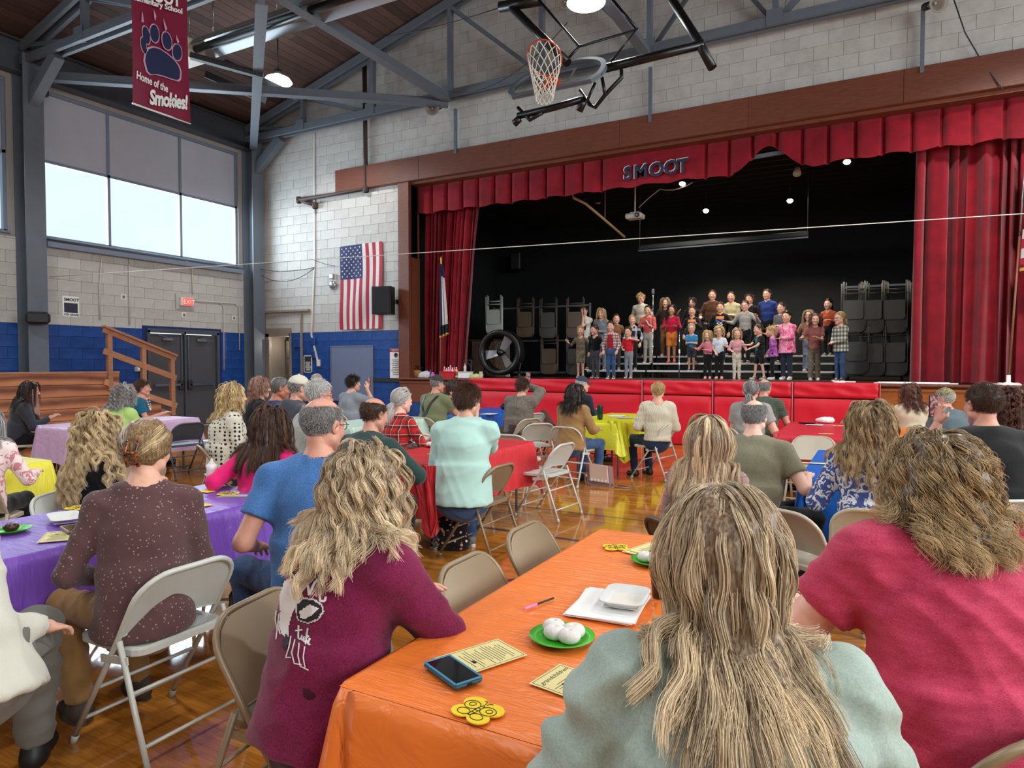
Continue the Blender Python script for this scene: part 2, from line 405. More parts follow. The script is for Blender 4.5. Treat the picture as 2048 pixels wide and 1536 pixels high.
# floor strips run across the hall; the 300 nearest seen are parts of their own, the rest one part
rr = random.Random(3); bw = .0572; near = []; rest = MB(); tones = []; y = WY0; meshes = {}
while y < SW - .002:
    x = WX0 + rr.uniform(-1, 0)
    while x < WX1:
        L = rr.choice((.45, .6, .75, .9, 1.2)); xa, xb = max(x, WX0), min(x + L, WX1)
        if xb - xa > .05:
            cx, cy = (xa + xb) / 2, y + bw / 2
            d = A([cx, cy, 0]) - CAMC; z = d @ CAMF
            vis = z > .6 and abs(d @ CAMR) / z < .80 and abs(d @ CAMU) / z < .60
            if vis and xa > WX0 and xb < WX1 and 1.05 < z < 3.4 and len(near) < 300 and not (-1.2 < cx < -.35): near.append((cx, cy, L))
            elif (cy > 0 and z > .5) or cy <= 0 and False: rest.box((cx, cy, -.006), (xb - xa - .0012, bw - .0012, .012)); tones += [rr.random()] * 6
            elif cy <= 0 or z <= .5: 
                if L > .5: rest.box((cx, cy, -.006), (xb - xa - .0012, bw - .0012, .012)); tones += [rr.random()] * 6
                else: rest.box((cx, cy, -.006), (xb - xa - .0012, bw - .0012, .012)); tones += [rr.random()] * 6
        x += L
    y += bw
for cx, cy, L in near:
    if L not in meshes: mb = MB(); mb.box((0, 0, -.006), (L - .0012, bw - .0012, .012)); meshes[L] = mb.mesh('floor_board', M['floor_wood'])
    o = link('floor_board', meshes[L], FLOOR); o.location = (cx, cy, 0)
o = rest.build('floor_boards', M['floor_wood'], FLOOR); o['kind'] = 'stuff'; tone_attr(o, tones)
# painted game lines
gl_ = mat('line_blue', (34, 44, 78), .15)
for (p, q, w) in (((932, 1050), (1180, 1085), .05), ((1067, 1016), (1300, 1043), .02), ((930, 1170), (1030, 1159.5), .05)):
    a_, c_ = onz(*p, 0), onz(*q, 0); d_ = nrm(c_ - a_); b = MB(); b.bar(a_ - d_ * 1.2 + A([0, 0, .0006]), c_ + d_ * 1.5 + A([0, 0, .0006]), w, .0008); structure('floor_line', b, gl_, FLOOR)
# block walls
BH, BL = .2325, .465
def block_wall(wall, P0, du, nz, n_u, z0, z1, holes, zblue, limit, nearest, wm, bm, phase=0):
    """courses of concrete blocks on the face through P0 running along du with outward normal nz"""
    du = A(du, float); nz = A(nz, float); up = A([0, 0, 1.0]); shared = {}; cand = []
    rows = int(math.ceil((z1 - z0) / BH))
    for r in range(rows):
        za, zb = z0 + r * BH, min(z0 + (r + 1) * BH, z1)
        u = -(BL / 2 if r % 2 else 0)
        while u < n_u:
            ua, ub = max(u, 0), min(u + BL, n_u); u += BL
            segs = [(ua, ub, za, zb)]
            for (h0, h1, hz0, hz1) in holes:
                new = []
                for (p, q, s0, s1) in segs:
                    if q <= h0 or p >= h1 or s1 <= hz0 + .01 or s0 >= hz1 - .01: new.append((p, q, s0, s1)); continue
                    if p < h0 - .03: new.append((p, h0, s0, s1))
                    if q > h1 + .03: new.append((h1, q, s0, s1))
                    if s0 < hz0 - .03: new.append((max(p, h0), min(q, h1), s0, hz0))
                    if s1 > hz1 + .03: new.append((max(p, h0), min(q, h1), hz1, s1))
                segs = new
            for s in segs:
                if s[1] - s[0] > .04 and s[3] - s[2] > .04: cand.append(s)
    cand.sort(key=lambda s: nearest(s)); k = 0; big = {0: MB(), 1: MB()}; tn = {0: [], 1: []}; Rm = np.stack([du, np.cross(up, du), up], 1)
    for s in cand:
        w, h = round(s[1] - s[0] - .0045, 3), round(s[3] - s[2] - .0045, 3); c = P0 + du * (s[0] + s[1]) / 2 + up * (s[2] + s[3]) / 2 - up * P0[2] * 0; blue = (s[2] + s[3]) / 2 < zblue
        mb = MB(); mb.box((0, 0, 0), (w, .018, h), None, 0, .003)
        if k < limit:
            key = (w, h, blue)
            if key not in shared: shared[key] = mb.mesh('concrete_block', bm if blue else wm)
            o = link('concrete_block', shared[key], wall); o.location = tuple(c + nz * .003); o.rotation_euler = (0, 0, math.atan2(du[1], du[0])); k += 1
        else:
            big[int(blue)].box(c + nz * .003, (w, .018, h), Rm); tn[int(blue)] += [rr.random()] * 6
    for i in (0, 1):
        if big[i].n: o = big[i].build('block_courses', bm if i else wm, wall); o['kind'] = 'stuff'; tone_attr(o, tn[i])
ZB = 2.40
ROOF = lambda x: 7.80 + .26 * (x + 14.77) if x < -3.4 else 7.80 + .26 * (-3.4 + 14.77) - .26 * (x + 3.4)
OPX0, OPX1, OPZ = -9.62, 2.75, 5.70                      # proscenium opening
# stage wall: left of the stage, above and right of the opening (with a doorway on the left)
DX0, DX1, DZ = -14.42, -13.52, 2.32
b = MB(); t_ = .24; yc = SW + t_ / 2
def wbox(x0, x1, z0, z1, mi=0): b.box(((x0 + x1) / 2, yc, (z0 + z1) / 2), (x1 - x0, t_, z1 - z0), None, mi)
wbox(WX0, DX0, 0, ZB, 1); wbox(DX1, OPX0, 0, ZB, 1); wbox(DX0, DX1, DZ, ZB, 1); wbox(WX0, OPX0, ZB, 7.3); wbox(OPX1, WX1, 0, 7.3); wbox(OPX0, OPX1, OPZ, 7.3)
poly = [(WX0, 7.3), (WX1, 7.3), (WX1, ROOF(WX1)), (-3.4, ROOF(-3.4)), (WX0, ROOF(WX0))]
b.prism(poly, 0, t_, (A([[1, 0, 0], [0, 0, 1], [0, 1, 0]], float), (0, SW, 0)), 0)
b.box(((OPX0 + OPX1) / 2, SW + .11, OPZ + .01), (OPX1 - OPX0, .27, .06), None, 2)
WF = structure('wall_front', b, [M['mortar'], M['blue_mortar'], M['redwood']])
block_wall(WF, A([WX0, SW, 0]), (1, 0, 0), A([0, -1, 0]), WX1 - WX0, 0, 10.7, [(OPX0 - .3 - WX0, OPX1 + .3 - WX0, -1, 6.26), (DX0 - .12 - WX0, DX1 + .02 - WX0, -1, DZ + .12)] + [(u * BL, (u + 1) * BL, ROOF(WX0 + (u + .5) * BL) - .05, 20) for u in range(0, 50)], ZB, 300, lambda s: (s[0] + s[1]) / 2 + (20 if s[2] > 6.9 else 0), M['white_block'], M['blue_block'])
# left wall with window band
SILL, TRANS, WTOP = 4.06, 5.61, 7.02
b = MB()
def lbox(y0, y1, z0, z1, mi=0): b.box((WX0 - .12, (y0 + y1) / 2, (z0 + z1) / 2), (.24, y1 - y0, z1 - z0), None, mi)
LD0, LD1, LDZ = 9.70, 11.62, 2.30
lbox(WY0, LD0, 0, ZB, 1); lbox(LD1, SW + .24, 0, ZB, 1); lbox(LD0, LD1, LDZ, ZB, 1); lbox(WY0, SW + .24, ZB, SILL); lbox(WY0, SW + .24, WTOP, 7.8)
for yy in (-5.9, -3.1, -.1, 2.5, 7.2, 12.55): lbox(yy - .25, yy + .25 if yy < 12 else SW + .24, SILL, WTOP)
WL = structure('wall_left', b, [M['mortar'], M['blue_mortar']])
block_wall(WL, A([WX0, 2.0, 0]), (0, 1, 0), A([1, 0, 0]), SW - 2.0, 0, SILL - .06, [(LD0 - .1 - 2, LD1 + .1 - 2, -1, LDZ + .1)], ZB, 300, lambda s: -(s[2] + s[3]) / 2 + (5 if s[3] < 1.25 and s[0] < 6.5 else 0), M['white_block'], M['blue_block'])
# right and rear walls (behind the photographer)
b = MB(); b.box((WX1 + .12, (WY0 + SW) / 2, 1.6), (.24, SW - WY0, 3.2)); b.box((WX1 + .12, (WY0 + SW) / 2, 7.3), (.24, SW - WY0, 1.4))
for yy in (-5.7, -.4, 5.0, 10.3, 12.6): b.box((WX1 + .12, yy, 4.9), (.24, .5, 3.4))
structure('wall_right', b, M['mortar'])
b = MB(); b.prism([(WX0, 0), (WX1, 0), (WX1, ROOF(WX1)), (-3.4, ROOF(-3.4)), (WX0, ROOF(WX0))], 0, .24, (A([[1, 0, 0], [0, 0, 1], [0, 1, 0]], float), (0, WY0 - .24, 0))); structure('wall_back', b, M['mortar'])
# ceiling: deck boards along the hall on the roof planes
b = MB()
for x0, x1 in ((WX0 - .2, -3.4), (-3.4, WX1 + .2)): b.prism([(x0, ROOF(x0)), (x1, ROOF(x1)), (x1, ROOF(x1) + .1), (x0, ROOF(x0) + .1)], 0, SW - WY0, (A([[1, 0, 0], [0, 0, 1], [0, 1, 0]], float), (0, WY0, 0)))
CEIL = structure('ceiling', b, M['steel_dark'])
dk = MB(); dt = []; cnt = 0; sl = math.atan(.26); w_ = .19; sh_ = {}
for side in (0, 1):
    n_ = int(11.6 / w_)
    for i in range(n_):
        s_ = (i + .5) * w_; x = (WX0 + s_ * math.cos(sl)) if side == 0 else (WX1 - s_ * math.cos(sl)); an = -sl if side == 0 else sl
        y = WY0 if side else 1.0 - rr.random() * 2
        while y < SW:
            L = rr.choice((1.8, 2.4, 3.0)); ya, yb = max(y, WY0), min(y + L, SW); y += L
            if yb - ya < .2: continue
            z = ROOF(x) - .012; vis = side == 0 and yb - ya == L and ya > 2.2 and i < 45
            if vis and cnt < 300:
                if L not in sh_: mb = MB(); mb.box((0, 0, 0), (w_ - .008, L - .006, .022)); sh_[L] = mb.mesh('deck_board', M['deck'])
                o = link('deck_board', sh_[L], CEIL); o.location = (x, (ya + yb) / 2, z); o.rotation_euler = (0, an, 0); cnt += 1
            else: dk.box((x, (ya + yb) / 2, z), (w_ - .008, yb - ya - .006, .022), roty(an)); dt += [rr.random()] * 6
o = dk.build('deck_boards', M['deck'], CEIL); o['kind'] = 'stuff'; tone_attr(o, dt)
# windows of the left wall: mullions, grey infill panels above, clear panes below
wn = 0
for (y0, y1, parts) in ((7.45, 12.30, (8.94, 10.67)), (2.75, 6.95, (4.15, 5.55)), (.15, 2.25, ()), (-2.85, -.35, ())):
    b = MB(); x = WX0 - .10
    for z in (SILL + .03, TRANS, WTOP - .03): b.box((x, (y0 + y1) / 2, z), (.10, y1 - y0, .06))
    b.box((x + .05, (y0 + y1) / 2, WTOP - .02), (.04, y1 - y0, .10)); b.box((x + .08, (y0 + y1) / 2, SILL), (.20, y1 - y0, .04))
    for yy in (y0 + .03, *parts, y1 - .03): b.box((x, yy, (SILL + WTOP) / 2), (.10, .06, WTOP - SILL))
    wn += 1; w = structure('window_%d' % wn, b, M['window_frame']); ys = [y0, *parts, y1]
    for a_, c_ in zip(ys[:-1], ys[1:]):
        mb = MB(); mb.box((x - .01, (a_ + c_) / 2, (SILL + TRANS) / 2), (.006, c_ - a_ - .05, TRANS - SILL - .05)); mb.build('pane', M['glass'], w)
        mb = MB(); mb.box((x + .01, (a_ + c_) / 2, (TRANS + WTOP) / 2), (.03, c_ - a_ - .06, WTOP - TRANS - .06)); mb.build('infill_panel', M['panel_grey'], w)
for (y0, y1) in ((-5.4, -.7), (-.1, 4.7), (5.3, 10.0), (10.6, 12.3)):
    b = MB(); x = WX1 + .10
    for z in (3.23, 6.57): b.box((x, (y0 + y1) / 2, z), (.10, y1 - y0, .06))
    for yy in np.linspace(y0, y1, 4): b.box((x, yy, 4.9), (.10, .06, 3.4))
    wn += 1; w = structure('window_%d' % wn, b, M['window_frame']); mb = MB(); mb.box((x, (y0 + y1) / 2, 4.9), (.006, y1 - y0, 3.3)); mb.build('pane', M['glass'], w)
# steel columns, eave beam
def i_section(b, p, q, w, h, up):
    p, q = A(p, float), A(q, float); u = nrm(up); d = nrm(q - p); s = np.cross(d, u)
    for k in (-1, 1): b.bar(p + u * k * (h / 2 - .012), q + u * k * (h / 2 - .012), w, .024, u)
    b.bar(p, q, .016, h - .04, u)
for yy in (7.24, 12.60, 1.9):
    b = MB(); i_section(b, (WX0 + .20, yy, 0), (WX0 + .20, yy, 7.45), .36, .40, (1, 0, 0)); o = structure('column', b, M['steel_grey'])
    b = MB(); b.bar((WX0 + .30, yy + .0, 6.55), (WX0 + 1.25, yy, 7.28), .22, .18, (0, 1, 0)); b.build('knee_brace', M['steel_grey'], o)
b = MB(); i_section(b, (WX0 + .14, WY0, 7.42), (WX0 + .14, SW, 7.42), .26, .62, (0, 0, 1)); structure('beam_eave', b, M['steel_dark'])
# roof trusses
def truss(y, full=True):
    b = MB(); zc = 7.36; xs = [-14.5, -12.63, -10.42, -8.27, -6.06, -3.83, -1.63, .55, 2.75, 4.95, 7.0]
    for dy in (-.09, .09):
        b.bar((-14.6, y + dy, zc), (7.9, y + dy, zc), .07, .15)
        b.bar((-14.6, y + dy, 7.62), (-3.4, y + dy, ROOF(-3.4) - .16), .07, .16); b.bar((-3.4, y + dy, ROOF(-3.4) - .16), (7.9, y + dy, 7.62), .07, .16)
    o = b.build('chords', M['steel_grey'])
    t = empty('roof_truss', (0, y, 0)); o.parent = t; o.location = (0, -y, 0)
    for i, x in enumerate(xs[1:-1], 1):
        b = MB(); zt = min(ROOF(x), ROOF(-3.4)) - .2; b.bar((x, 0, zc), (x, 0, zt), .09, .12, (0, 1, 0)); b.build('post', M['steel_grey'], t)
        x2 = xs[i + 1] if x < -3.4 else xs[i - 1]; x3 = xs[i - 1] if x < -3.4 else xs[i + 1]
        b = MB(); b.bar((x, 0, zc), (x3, 0, ROOF(x3) - .22), .08, .10, (0, 1, 0)); b.build('diagonal', M['steel_grey'], t)
        b = MB(); b.bar((x, .05, zt - .05), (x2, .05, zc), .06, .08, (0, 1, 0)); b.build('diagonal', M['steel_dark'], t)
        b = MB(); b.box((x, -.13, zc + .05), (.26, .014, .26)); b.build('gusset_plate', M['steel_grey'], t)
    return t
tag(truss(12.50), 'grey steel roof truss running just in front of the stage wall', 'roof truss')
tag(truss(7.24), 'grey steel roof truss crossing above the banner and tube heater', 'roof truss')
for k, (p, q, lab) in enumerate((((-14.4, 7.3, 7.1), (-8.3, 12.45, 7.2), 'grey steel brace running behind the glowing lamp to the horn speaker'), ((-14.3, 12.4, 7.15), (-8.2, 7.3, 7.0), 'grey steel brace with end plate rising from the corner column'),
                            ((-8.27, 7.3, 7.28), (-8.27, 12.4, 7.28), 'grey steel strut reaching the stage wall truss left of the hoop'), ((-3.83, 7.3, 7.28), (-3.83, 12.4, 7.28), 'grey steel strut beside the lamp above the backboard'))):
    b = MB(); b.bar(p, q, .10, .16); b.bar(A(p) + A([.0, 0, -.085]), A(q) + A([0, 0, -.085]), .18, .014); tag(b.build('roof_brace', M['steel_grey']), lab, 'brace')
# ---------------------------------------------------------------- proscenium, stage box
b = MB(); b.box(((-11.82 + 8) / 2, SW - .05, (5.74 + 6.28) / 2), (8 + 11.82, .16, .54)); HEAD = structure('trim_1', b, M['redwood'])
for x0, x1 in ((-11.82, -9.3), (-9.3, -6.9), (-6.9, -4.5), (-4.5, -2.1), (-2.1, .3), (.3, 2.7), (2.7, 5.1), (5.1, 8)):
    mb = MB(); mb.box(((x0 + x1) / 2, SW - .138, 6.01), (x1 - x0 - .006, .02, .53), None, 0, .004); mb.build('panel', M['redwood'], HEAD)
b = MB(); b.box((-9.77, SW + .10, (SZ + 5.74) / 2), (.30, .42, 5.74 - SZ)); b.box((-9.60, SW + .12, 2.6), (.05, .30, 2.8)); structure('trim_2', b, M['redwood'])
b = MB(); b.box((2.92, SW + .10, (SZ + 5.74) / 2), (.34, .42, 5.74 - SZ)); structure('trim_3', b, M['redwood'])
b = MB(); b.box((OPX0 - .16, SW - .01, 5.55), (.02, .02, .02)); 
# apron: panelled oak front with nosing, stage floor strips
b = MB(); b.box(((-9.9 + 8) / 2, SD + .05, .58), (17.9, .08, 1.16)); AP = structure('stage_apron', b, M['redwood'])
for x0, x1 in ((-9.9, -8.12), (.04, 2.2), (2.2, 5.0), (5.0, 8.0)):
    mb = MB(); mb.box(((x0 + x1) / 2, SD - .0, .86), (x1 - x0 - .01, .03, .46), None, 0, .006); mb.box(((x0 + x1) / 2, SD - .01, 1.10), (x1 - x0, .05, .04)); mb.build('panel', M['stage_oak'] if x0 > -1 else M['redwood'], AP)
mb = MB(); mb.box(((-9.9 - 8.12) / 2, SD - .0, .40), (1.77, .03, .45)); mb.build('panel', M['blue_block'], AP)
mb = MB(); mb.box(((-9.93 + 8) / 2, SD + .02, 1.175), (17.93, .16, .045), None, 0, .015); mb.build('nosing', M['redwood'], AP)
b = MB(); b.box((-3.6, (SD + 19.4) / 2, SZ - .06), (14.6, 19.4 - SD - .1, .09)); SF = structure('stage_floor', b, M['dark'])
st = MB(); tn = []
y = SD + .08
while y < 19.3:
    x = -10.9
    while x < 3.7:
        L = rr.choice((.9, 1.4, 2.0)); st.box((x + L / 2, y + .04, SZ - .009), (L - .003, .079, .018)); tn += [rr.random()] * 6; x += L
    y += .08
o = st.build('floor_boards', M['stage_floor'], SF); o['kind'] = 'stuff'; tone_attr(o, tn)
BY = 18.9; CZ = 5.55
b = MB(); b.box((-3.6, BY + .1, 3.3), (15, .2, 5)); structure('wall_stage_back', b, M['stage_black'])
b = MB(); b.box((-10.95, (SW + BY) / 2 + .2, 3.3), (.2, BY - SW, 5)); structure('wall_stage_left', b, M['stage_black'])
b = MB(); b.box((3.75, (SW + BY) / 2 + .2, 3.3), (.2, BY - SW, 5)); structure('wall_stage_right', b, M['stage_black'])
b = MB(); b.box((-3.6, (SW + BY) / 2 + .3, CZ + .36), (15, BY - SW, .1)); CS = structure('ceiling_stage', b, M['stage_black'])
for yy in np.arange(13.9, 18.8, .41): mb = MB(); mb.box((-3.6, yy, CZ + .20), (14.6, .05, .22)); mb.build('joist', M['stage_black'], CS)
# velvet: valance with box pleats (one stretch hitched up), two side curtains
VY = SW + .28
def drape(name, xs, ztop, zbot, depth, yb, nv=14, mat_=M['velvet']):
    V = []
    for i, x in enumerate(xs):
        for j in range(nv):
            t = j / (nv - 1); xx, yy, zb = depth(i, x, t); V.append((xx, yb + yy, ztop + (zb - ztop) * t))
    b = MB(); b.grid(V, len(xs), nv); V2 = A(V) + A([0, .012, 0]); b.grid(V2, len(xs), nv); return b.build(name, mat_)
xs = np.arange(-9.62, 2.76, .02)
def vd(i, x, t):
    ph = (x + 9.62) / .42 % 1.0; d = -.07 * (1 - (ph * 2 - 1) ** 6) if ph < .86 else .03; d *= min(1, t * 5 + .15); zb = 5.06 + .02 * math.sin(x * 9) - .012 * math.sin(ph * PI)
    if -4.75 < x < -3.05: d = -.075 + .012 * math.sin(x * 5)
    h = max(0, 1 - abs(x + 1.80) / .62); h = h * h * (3 - 2 * h)
    if -2.42 < x < -1.18: zb = 5.06 + .40 * h
    else: zb -= .05 * max(0, 1 - abs(abs(x + 1.8) - .75) / .3)
    return x, d - .05 * h * math.sin(t * 3), zb
VAL = tag(drape('valance', xs, 5.74, 5.06, vd, VY), 'deep red velvet valance with box pleats across the top of the stage', 'valance')
b = MB(); b.bar((-2.25, VY + .06, 5.33), (-1.40, VY + .06, 5.36), .05, .07); tag(b.build('batten', M['steel_grey']), 'grey metal batten showing where the red valance is hitched up', 'batten')
def side_curtain(x0, x1, x0b, x1b, seed, label, gathered):
    r = np.random.default_rng(seed); n = 190; ph = np.cumsum(r.uniform(.25, .62, n) * (1 + .6 * np.sin(np.arange(n) * .13 + seed))) * 1.0; s = np.linspace(0, 1, n)
    def dd(i, x, t):
        xx = (x0 + (x1 - x0) * s[i]) * (1 - t ** .8) + (x0b + (x1b - x0b) * s[i]) * t ** .8; a = .085 + .03 * math.sin(i * .21)
        return xx + .03 * math.cos(ph[i] * 1.1) , a * math.sin(ph[i] + .5 * math.sin(t * 3 + i * .05)), SZ + .015 + .01 * math.sin(ph[i])
    return tag(drape('stage_curtain', list(range(n)), 5.45, SZ, dd, SW + .55, 22), label, 'curtain')
side_curtain(-9.62, -8.06, -9.68, -8.48, 3, 'deep red velvet stage curtain drawn to the left, behind the state flag', 1)
side_curtain(.52, 3.1, .48, 3.1, 8, 'deep red velvet stage curtain on the right, its lower part brightly lit', 1)
# letters on the valance
def text_mesh(txt, size, ext=0.0, shear=0.0, off=0.0, align='LEFT', sp=1.0):
    cu = bpy.data.curves.new('t', 'FONT'); cu.body = txt; cu.size = size; cu.extrude = ext; cu.shear = shear; cu.offset = off; cu.align_x = align; cu.space_character = sp; cu.resolution_u = 3
    o = bpy.data.objects.new('t', cu); COL.objects.link(o); me = bpy.data.meshes.new_from_object(o.evaluated_get(bpy.context.evaluated_depsgraph_get())); bpy.data.objects.remove(o); bpy.data.curves.remove(cu)
    me.materials.clear(); return me
def text_obj(name, txt, size, Mx, m, parent=None, **kw):
    me = text_mesh(txt, size, **kw); me.materials.append(m); me.transform(Matrix(Mx)); return link(name, me, parent)
def frame4(o, x, y): z = np.cross(nrm(x), nrm(y)); m = np.eye(4); m[:3, 0] = nrm(x); m[:3, 1] = nrm(y); m[:3, 2] = z; m[:3, 3] = o; return m.tolist()
for i, ch in enumerate('SMOOT'):
    x = -4.50 + (0, .205, .515, .805, 1.065)[i]; t = empty('sign_letter', (x, VY - .12, 5.18), 0, ('dark blue letter %s with white edge on the red valance, %s of the five' % (ch, ('first', 'second', 'third', 'fourth', 'last')[i])), 'letter', 'letters on the valance')
    text_obj('face', ch, .36, frame4((0, -.022, 0), (1, 0, .03), (0, 0, 1)), mat('letter_navy', (28, 34, 62), .7), t, ext=.004, off=.012)
    text_obj('edge', ch, .36, frame4((-.016, -.006, .012), (1, 0, .03), (0, 0, 1)), M['white'], t, ext=.012, off=.012)
# red padding on the apron front, four mats
mx = [(-8.10, -3.86), (-3.84, -2.08), (-2.06, -.72), (-.70, .03)]
xe = [onz(x, 800, 0)[0] for x in (0,)]
e_ = [ony(px, 830, SD - .05)[0] for px in (938, 1285, 1426, 1585, 1760)]
lab = ('left of the four, behind the camouflage sweater', 'second of the four, behind the cream sweater', 'third of the four, behind the couple', 'right of the four, beside bare oak')
for i in range(4):
    x0, x1 = e_[i] + .015, e_[i + 1] - .015; t = empty('crash_mat', ((x0 + x1) / 2, SD - .055, 0), 0, 'red vinyl mat on the stage front, ' + lab[i], 'mat', 'red mats on the stage front'); w = x1 - x0
    for nm, z0, z1 in (('lower_pad', .015, .93), ('upper_pad', .95, 1.215)):
        nu, nv = 34, 12; V = []
        r = np.random.default_rng(i * 7 + (z0 > .5)); ph = r.uniform(0, 6, 6)
        for a in np.linspace(-.5, .5, nu):
            for c in np.linspace(0, 1, nv):
                ed = min(1, (0.5 - abs(a)) * w / .04, min(c, 1 - c) * (z1 - z0) / .03) if True else 1
                bul = -.028 * math.sqrt(max(0, ed)) + .008 * math.sin(a * 23 + ph[0] + c * 5) * math.sin(c * 3.1) + .005 * math.sin(a * 9 + c * 11 + ph[1])
                V.append((a * w, bul, z0 + (z1 - z0) * c))
        b = MB(); b.grid(V, nu, nv); b.box((0, .018, (z0 + z1) / 2), (w, .03, z1 - z0)); b.build(nm, M['red_vinyl'], t)
    b = MB(); b.box((w / 2 + .012, -.02, .62), (.012, .03, 1.2)); b.build('seam_strip', mat('seam', (214, 120, 128), .5), t)
# ---------------------------------------------------------------- fixtures of the hall
def px_tube(pts, Y, r, seg=8): 
    b = MB(); b.tube([ony(x, y, Y if np.isscalar(Y) else Y[i]) for i, (x, y) in enumerate(pts)], r, seg); return b
def arc(p, q, k, n=10):
    """hanging curve between two points, sag k"""
    p, q = A(p, float), A(q, float); return [p + (q - p) * t + A([0, 0, -4 * k * t * (1 - t)]) for t in np.linspace(0, 1, n)]
# double exit door of the left wall
for i, (y0, y1) in enumerate(((LD0 + .07, (LD0 + LD1) / 2 - .02), ((LD0 + LD1) / 2 + .02, LD1 - .07))):
    b = MB(); b.box((WX0 - .03, (y0 + y1) / 2, LDZ / 2 - .03), (.05, y1 - y0, LDZ - .08), None, 0, .004); d = structure('door_%d' % (i + 1), b, M['door_grey'])
    s = 1 if i else -1; b = MB(); yb = (y0 + y1) / 2
    b.bar((WX0 + .06, y0 + .08, 1.02), (WX0 + .06, y1 - .08, 1.02), .05, .06, (0, 0, 1), 0, .01); b.build('panic_bar', M['chrome'], d)
    b = MB(); b.box((WX0 + .05, y0 + .10 if i else y1 - .10, 1.02), (.07, .11, .24), None, 0, .02); b.build('latch', M['dark'], d)
    b = MB(); b.box((WX0 + .05, yb - s * .0, LDZ - .20), (.07, .26, .07), None, 0, .01); b.bar((WX0 + .05, yb, LDZ - .16), (WX0 + .12, yb + s * .3, LDZ - .10), .02, .015); b.build('closer', M['chrome'], d)
    b = MB(); b.bar((WX0 + .04, y0 + .07 if i else y1 - .07, 1.1), (WX0 + .04, y0 + .07 if i else y1 - .07, LDZ - .1), .02, .02); b.build('vertical_rod', M['chrome'], d)
b = MB(); x = WX0 + .0
for y in (LD0 + .03, LD1 - .03, (LD0 + LD1) / 2): b.box((x, y, LDZ / 2), (.12, .07 if y != (LD0 + LD1) / 2 else .04, LDZ))
b.box((x, (LD0 + LD1) / 2, LDZ), (.12, LD1 - LD0, .10)); structure('trim_4', b, M['steel_dark'])
# doorway beside the stage wall: frame, door standing open into a lit passage
b = MB()
for xx, w in ((DX0 + .06, .16), (DX1 - .0, .05)): b.box((xx, SW - .01, DZ / 2), (w, .10, DZ))
b.box(((DX0 + DX1) / 2, SW - .01, DZ + .03), (DX1 - DX0 + .02, .10, .22)); structure('trim_5', b, M['frame_taupe'])
R_ = rotz(math.radians(-22)); b = MB(); b.box((DX0 + .20 + .36, SW + .36, 1.08), (.76, .045, 2.12), R_); d = structure('door_3', b, M['door_taupe'])
for (u, z, w, h) in ((-.17, 1.82, .24, .26), (.17, 1.82, .24, .26), (-.17, 1.18, .24, .8), (.17, 1.18, .24, .8), (-.17, .42, .24, .5), (.17, .42, .24, .5)):
    mb = MB(); mb.box(A([DX0 + .56, SW + .36, z]) + R_ @ A([u, -.026, 0]), (w, .014, h), R_, 0, .006); mb.build('panel', M['door_taupe'], d)
b = MB(); b.box((DX0 - .3, SW + 1.9, 1.4), (2.6, .1, 2.9)); b.box((DX0 - .0, SW + .9, 1.4), (.05, 1.9, 2.9)); b.box((DX1 + .4, SW + .9, 1.4), (.05, 1.9, 2.9)); b.box((DX0 + .4, SW + 1, 2.9), (2.4, 2.2, .05)); structure('wall_passage', b, M['frame_taupe'])
pl = bpy.data.lights.new('passage_lamp', 'POINT'); pl.energy = 9; pl.color = (1, .93, .8); po = bpy.data.objects.new('passage_lamp', pl); COL.objects.link(po); po.location = (DX0 + .55, SW + .25, 2.05)
b = MB(); b.bar((DX0 + .16, SW - .07, 1.75), (DX0 + .16, SW - .07, 2.15), .05, .04, (0, 1, 0), 0, .01); b.tube([(DX0 + .16, SW - .06, 1.75), (DX0 + .16, SW - .06, .6)], .012, 6); tag(b.build('door_stay', M['frame_taupe']), 'grey door closer arm hanging in the open doorway left of the flag', 'door closer')
# plank ramp with railing along the left wall
RX = -13.35; yA, yB = 2.6, 8.18
t = empty('plank_ramp', (RX, 5.4, 0), 0, 'reddish plywood ramp side with ledge along the left wall', 'ramp')
for k in range(6):
    z0 = .02 + k * .222; y2 = yB + (.0 if k > 4 else 1.25 * max(0, min(1, (5 - k) / 4.2)))
    mb = MB(); mb.box((0, (yA + y2) / 2 - 5.4, z0 + .11), (.04, y2 - yA, .214), None, 0, .006); mb.build('plank', M['fir'], t)
b = MB(); b.box((-.03, (yA + yB) / 2 - 5.4, 1.362), (.14, yB - yA, .04), None, 0, .005); b.build('ledge', M['lumber'], t)
b = MB(); b.prism([(yA - 5.4, 0), (yB - 5.4, 0), (yB - 5.4, 1.33), (yA - 5.4, 1.33)], -.95, -.03, (A([[0, 0, 1], [1, 0, 0], [0, 1, 0]], float), (0, 0, 0))); b.prism([(yB - 5.4, 0), (9.42 - 5.4, 0), (9.42 - 5.4, .45), (yB - 5.4, 1.0)], -1.0, -.03, (A([[0, 0, 1], [1, 0, 0], [0, 1, 0]], float), (0, 0, 0))); b.build('deck', M['lumber'], t)
t = empty('stair_railing', (RX, 8.6, 0), 0, 'sloping timber handrail with three posts in front of the exit doors', 'railing')
for yy, zt in ((7.98, 2.17), (8.68, 1.90), (9.32, 1.66)): b = MB(); b.box((.03, yy - 8.6, (zt + (1.0 if yy < 8.2 else .42)) / 2 + .0), (.09, .09, zt - (1.0 if yy < 8.2 else .42)), None, 0, .006); b.build('post', M['lumber'], t)
for z0, z1, w, h, nm in ((2.26, 1.70, .15, .045, 'handrail'), (1.78, 1.22, .045, .12, 'rail'), (1.18, .62, .045, .12, 'rail'), (2.20, 1.64, .045, .12, 'rail')): b = MB(); b.bar((.05, 7.86 - 8.6, z0), (.05, 9.40 - 8.6, z1), w, h, (0, 0, 1), 0, .005); b.build(nm, M['lumber'], t)
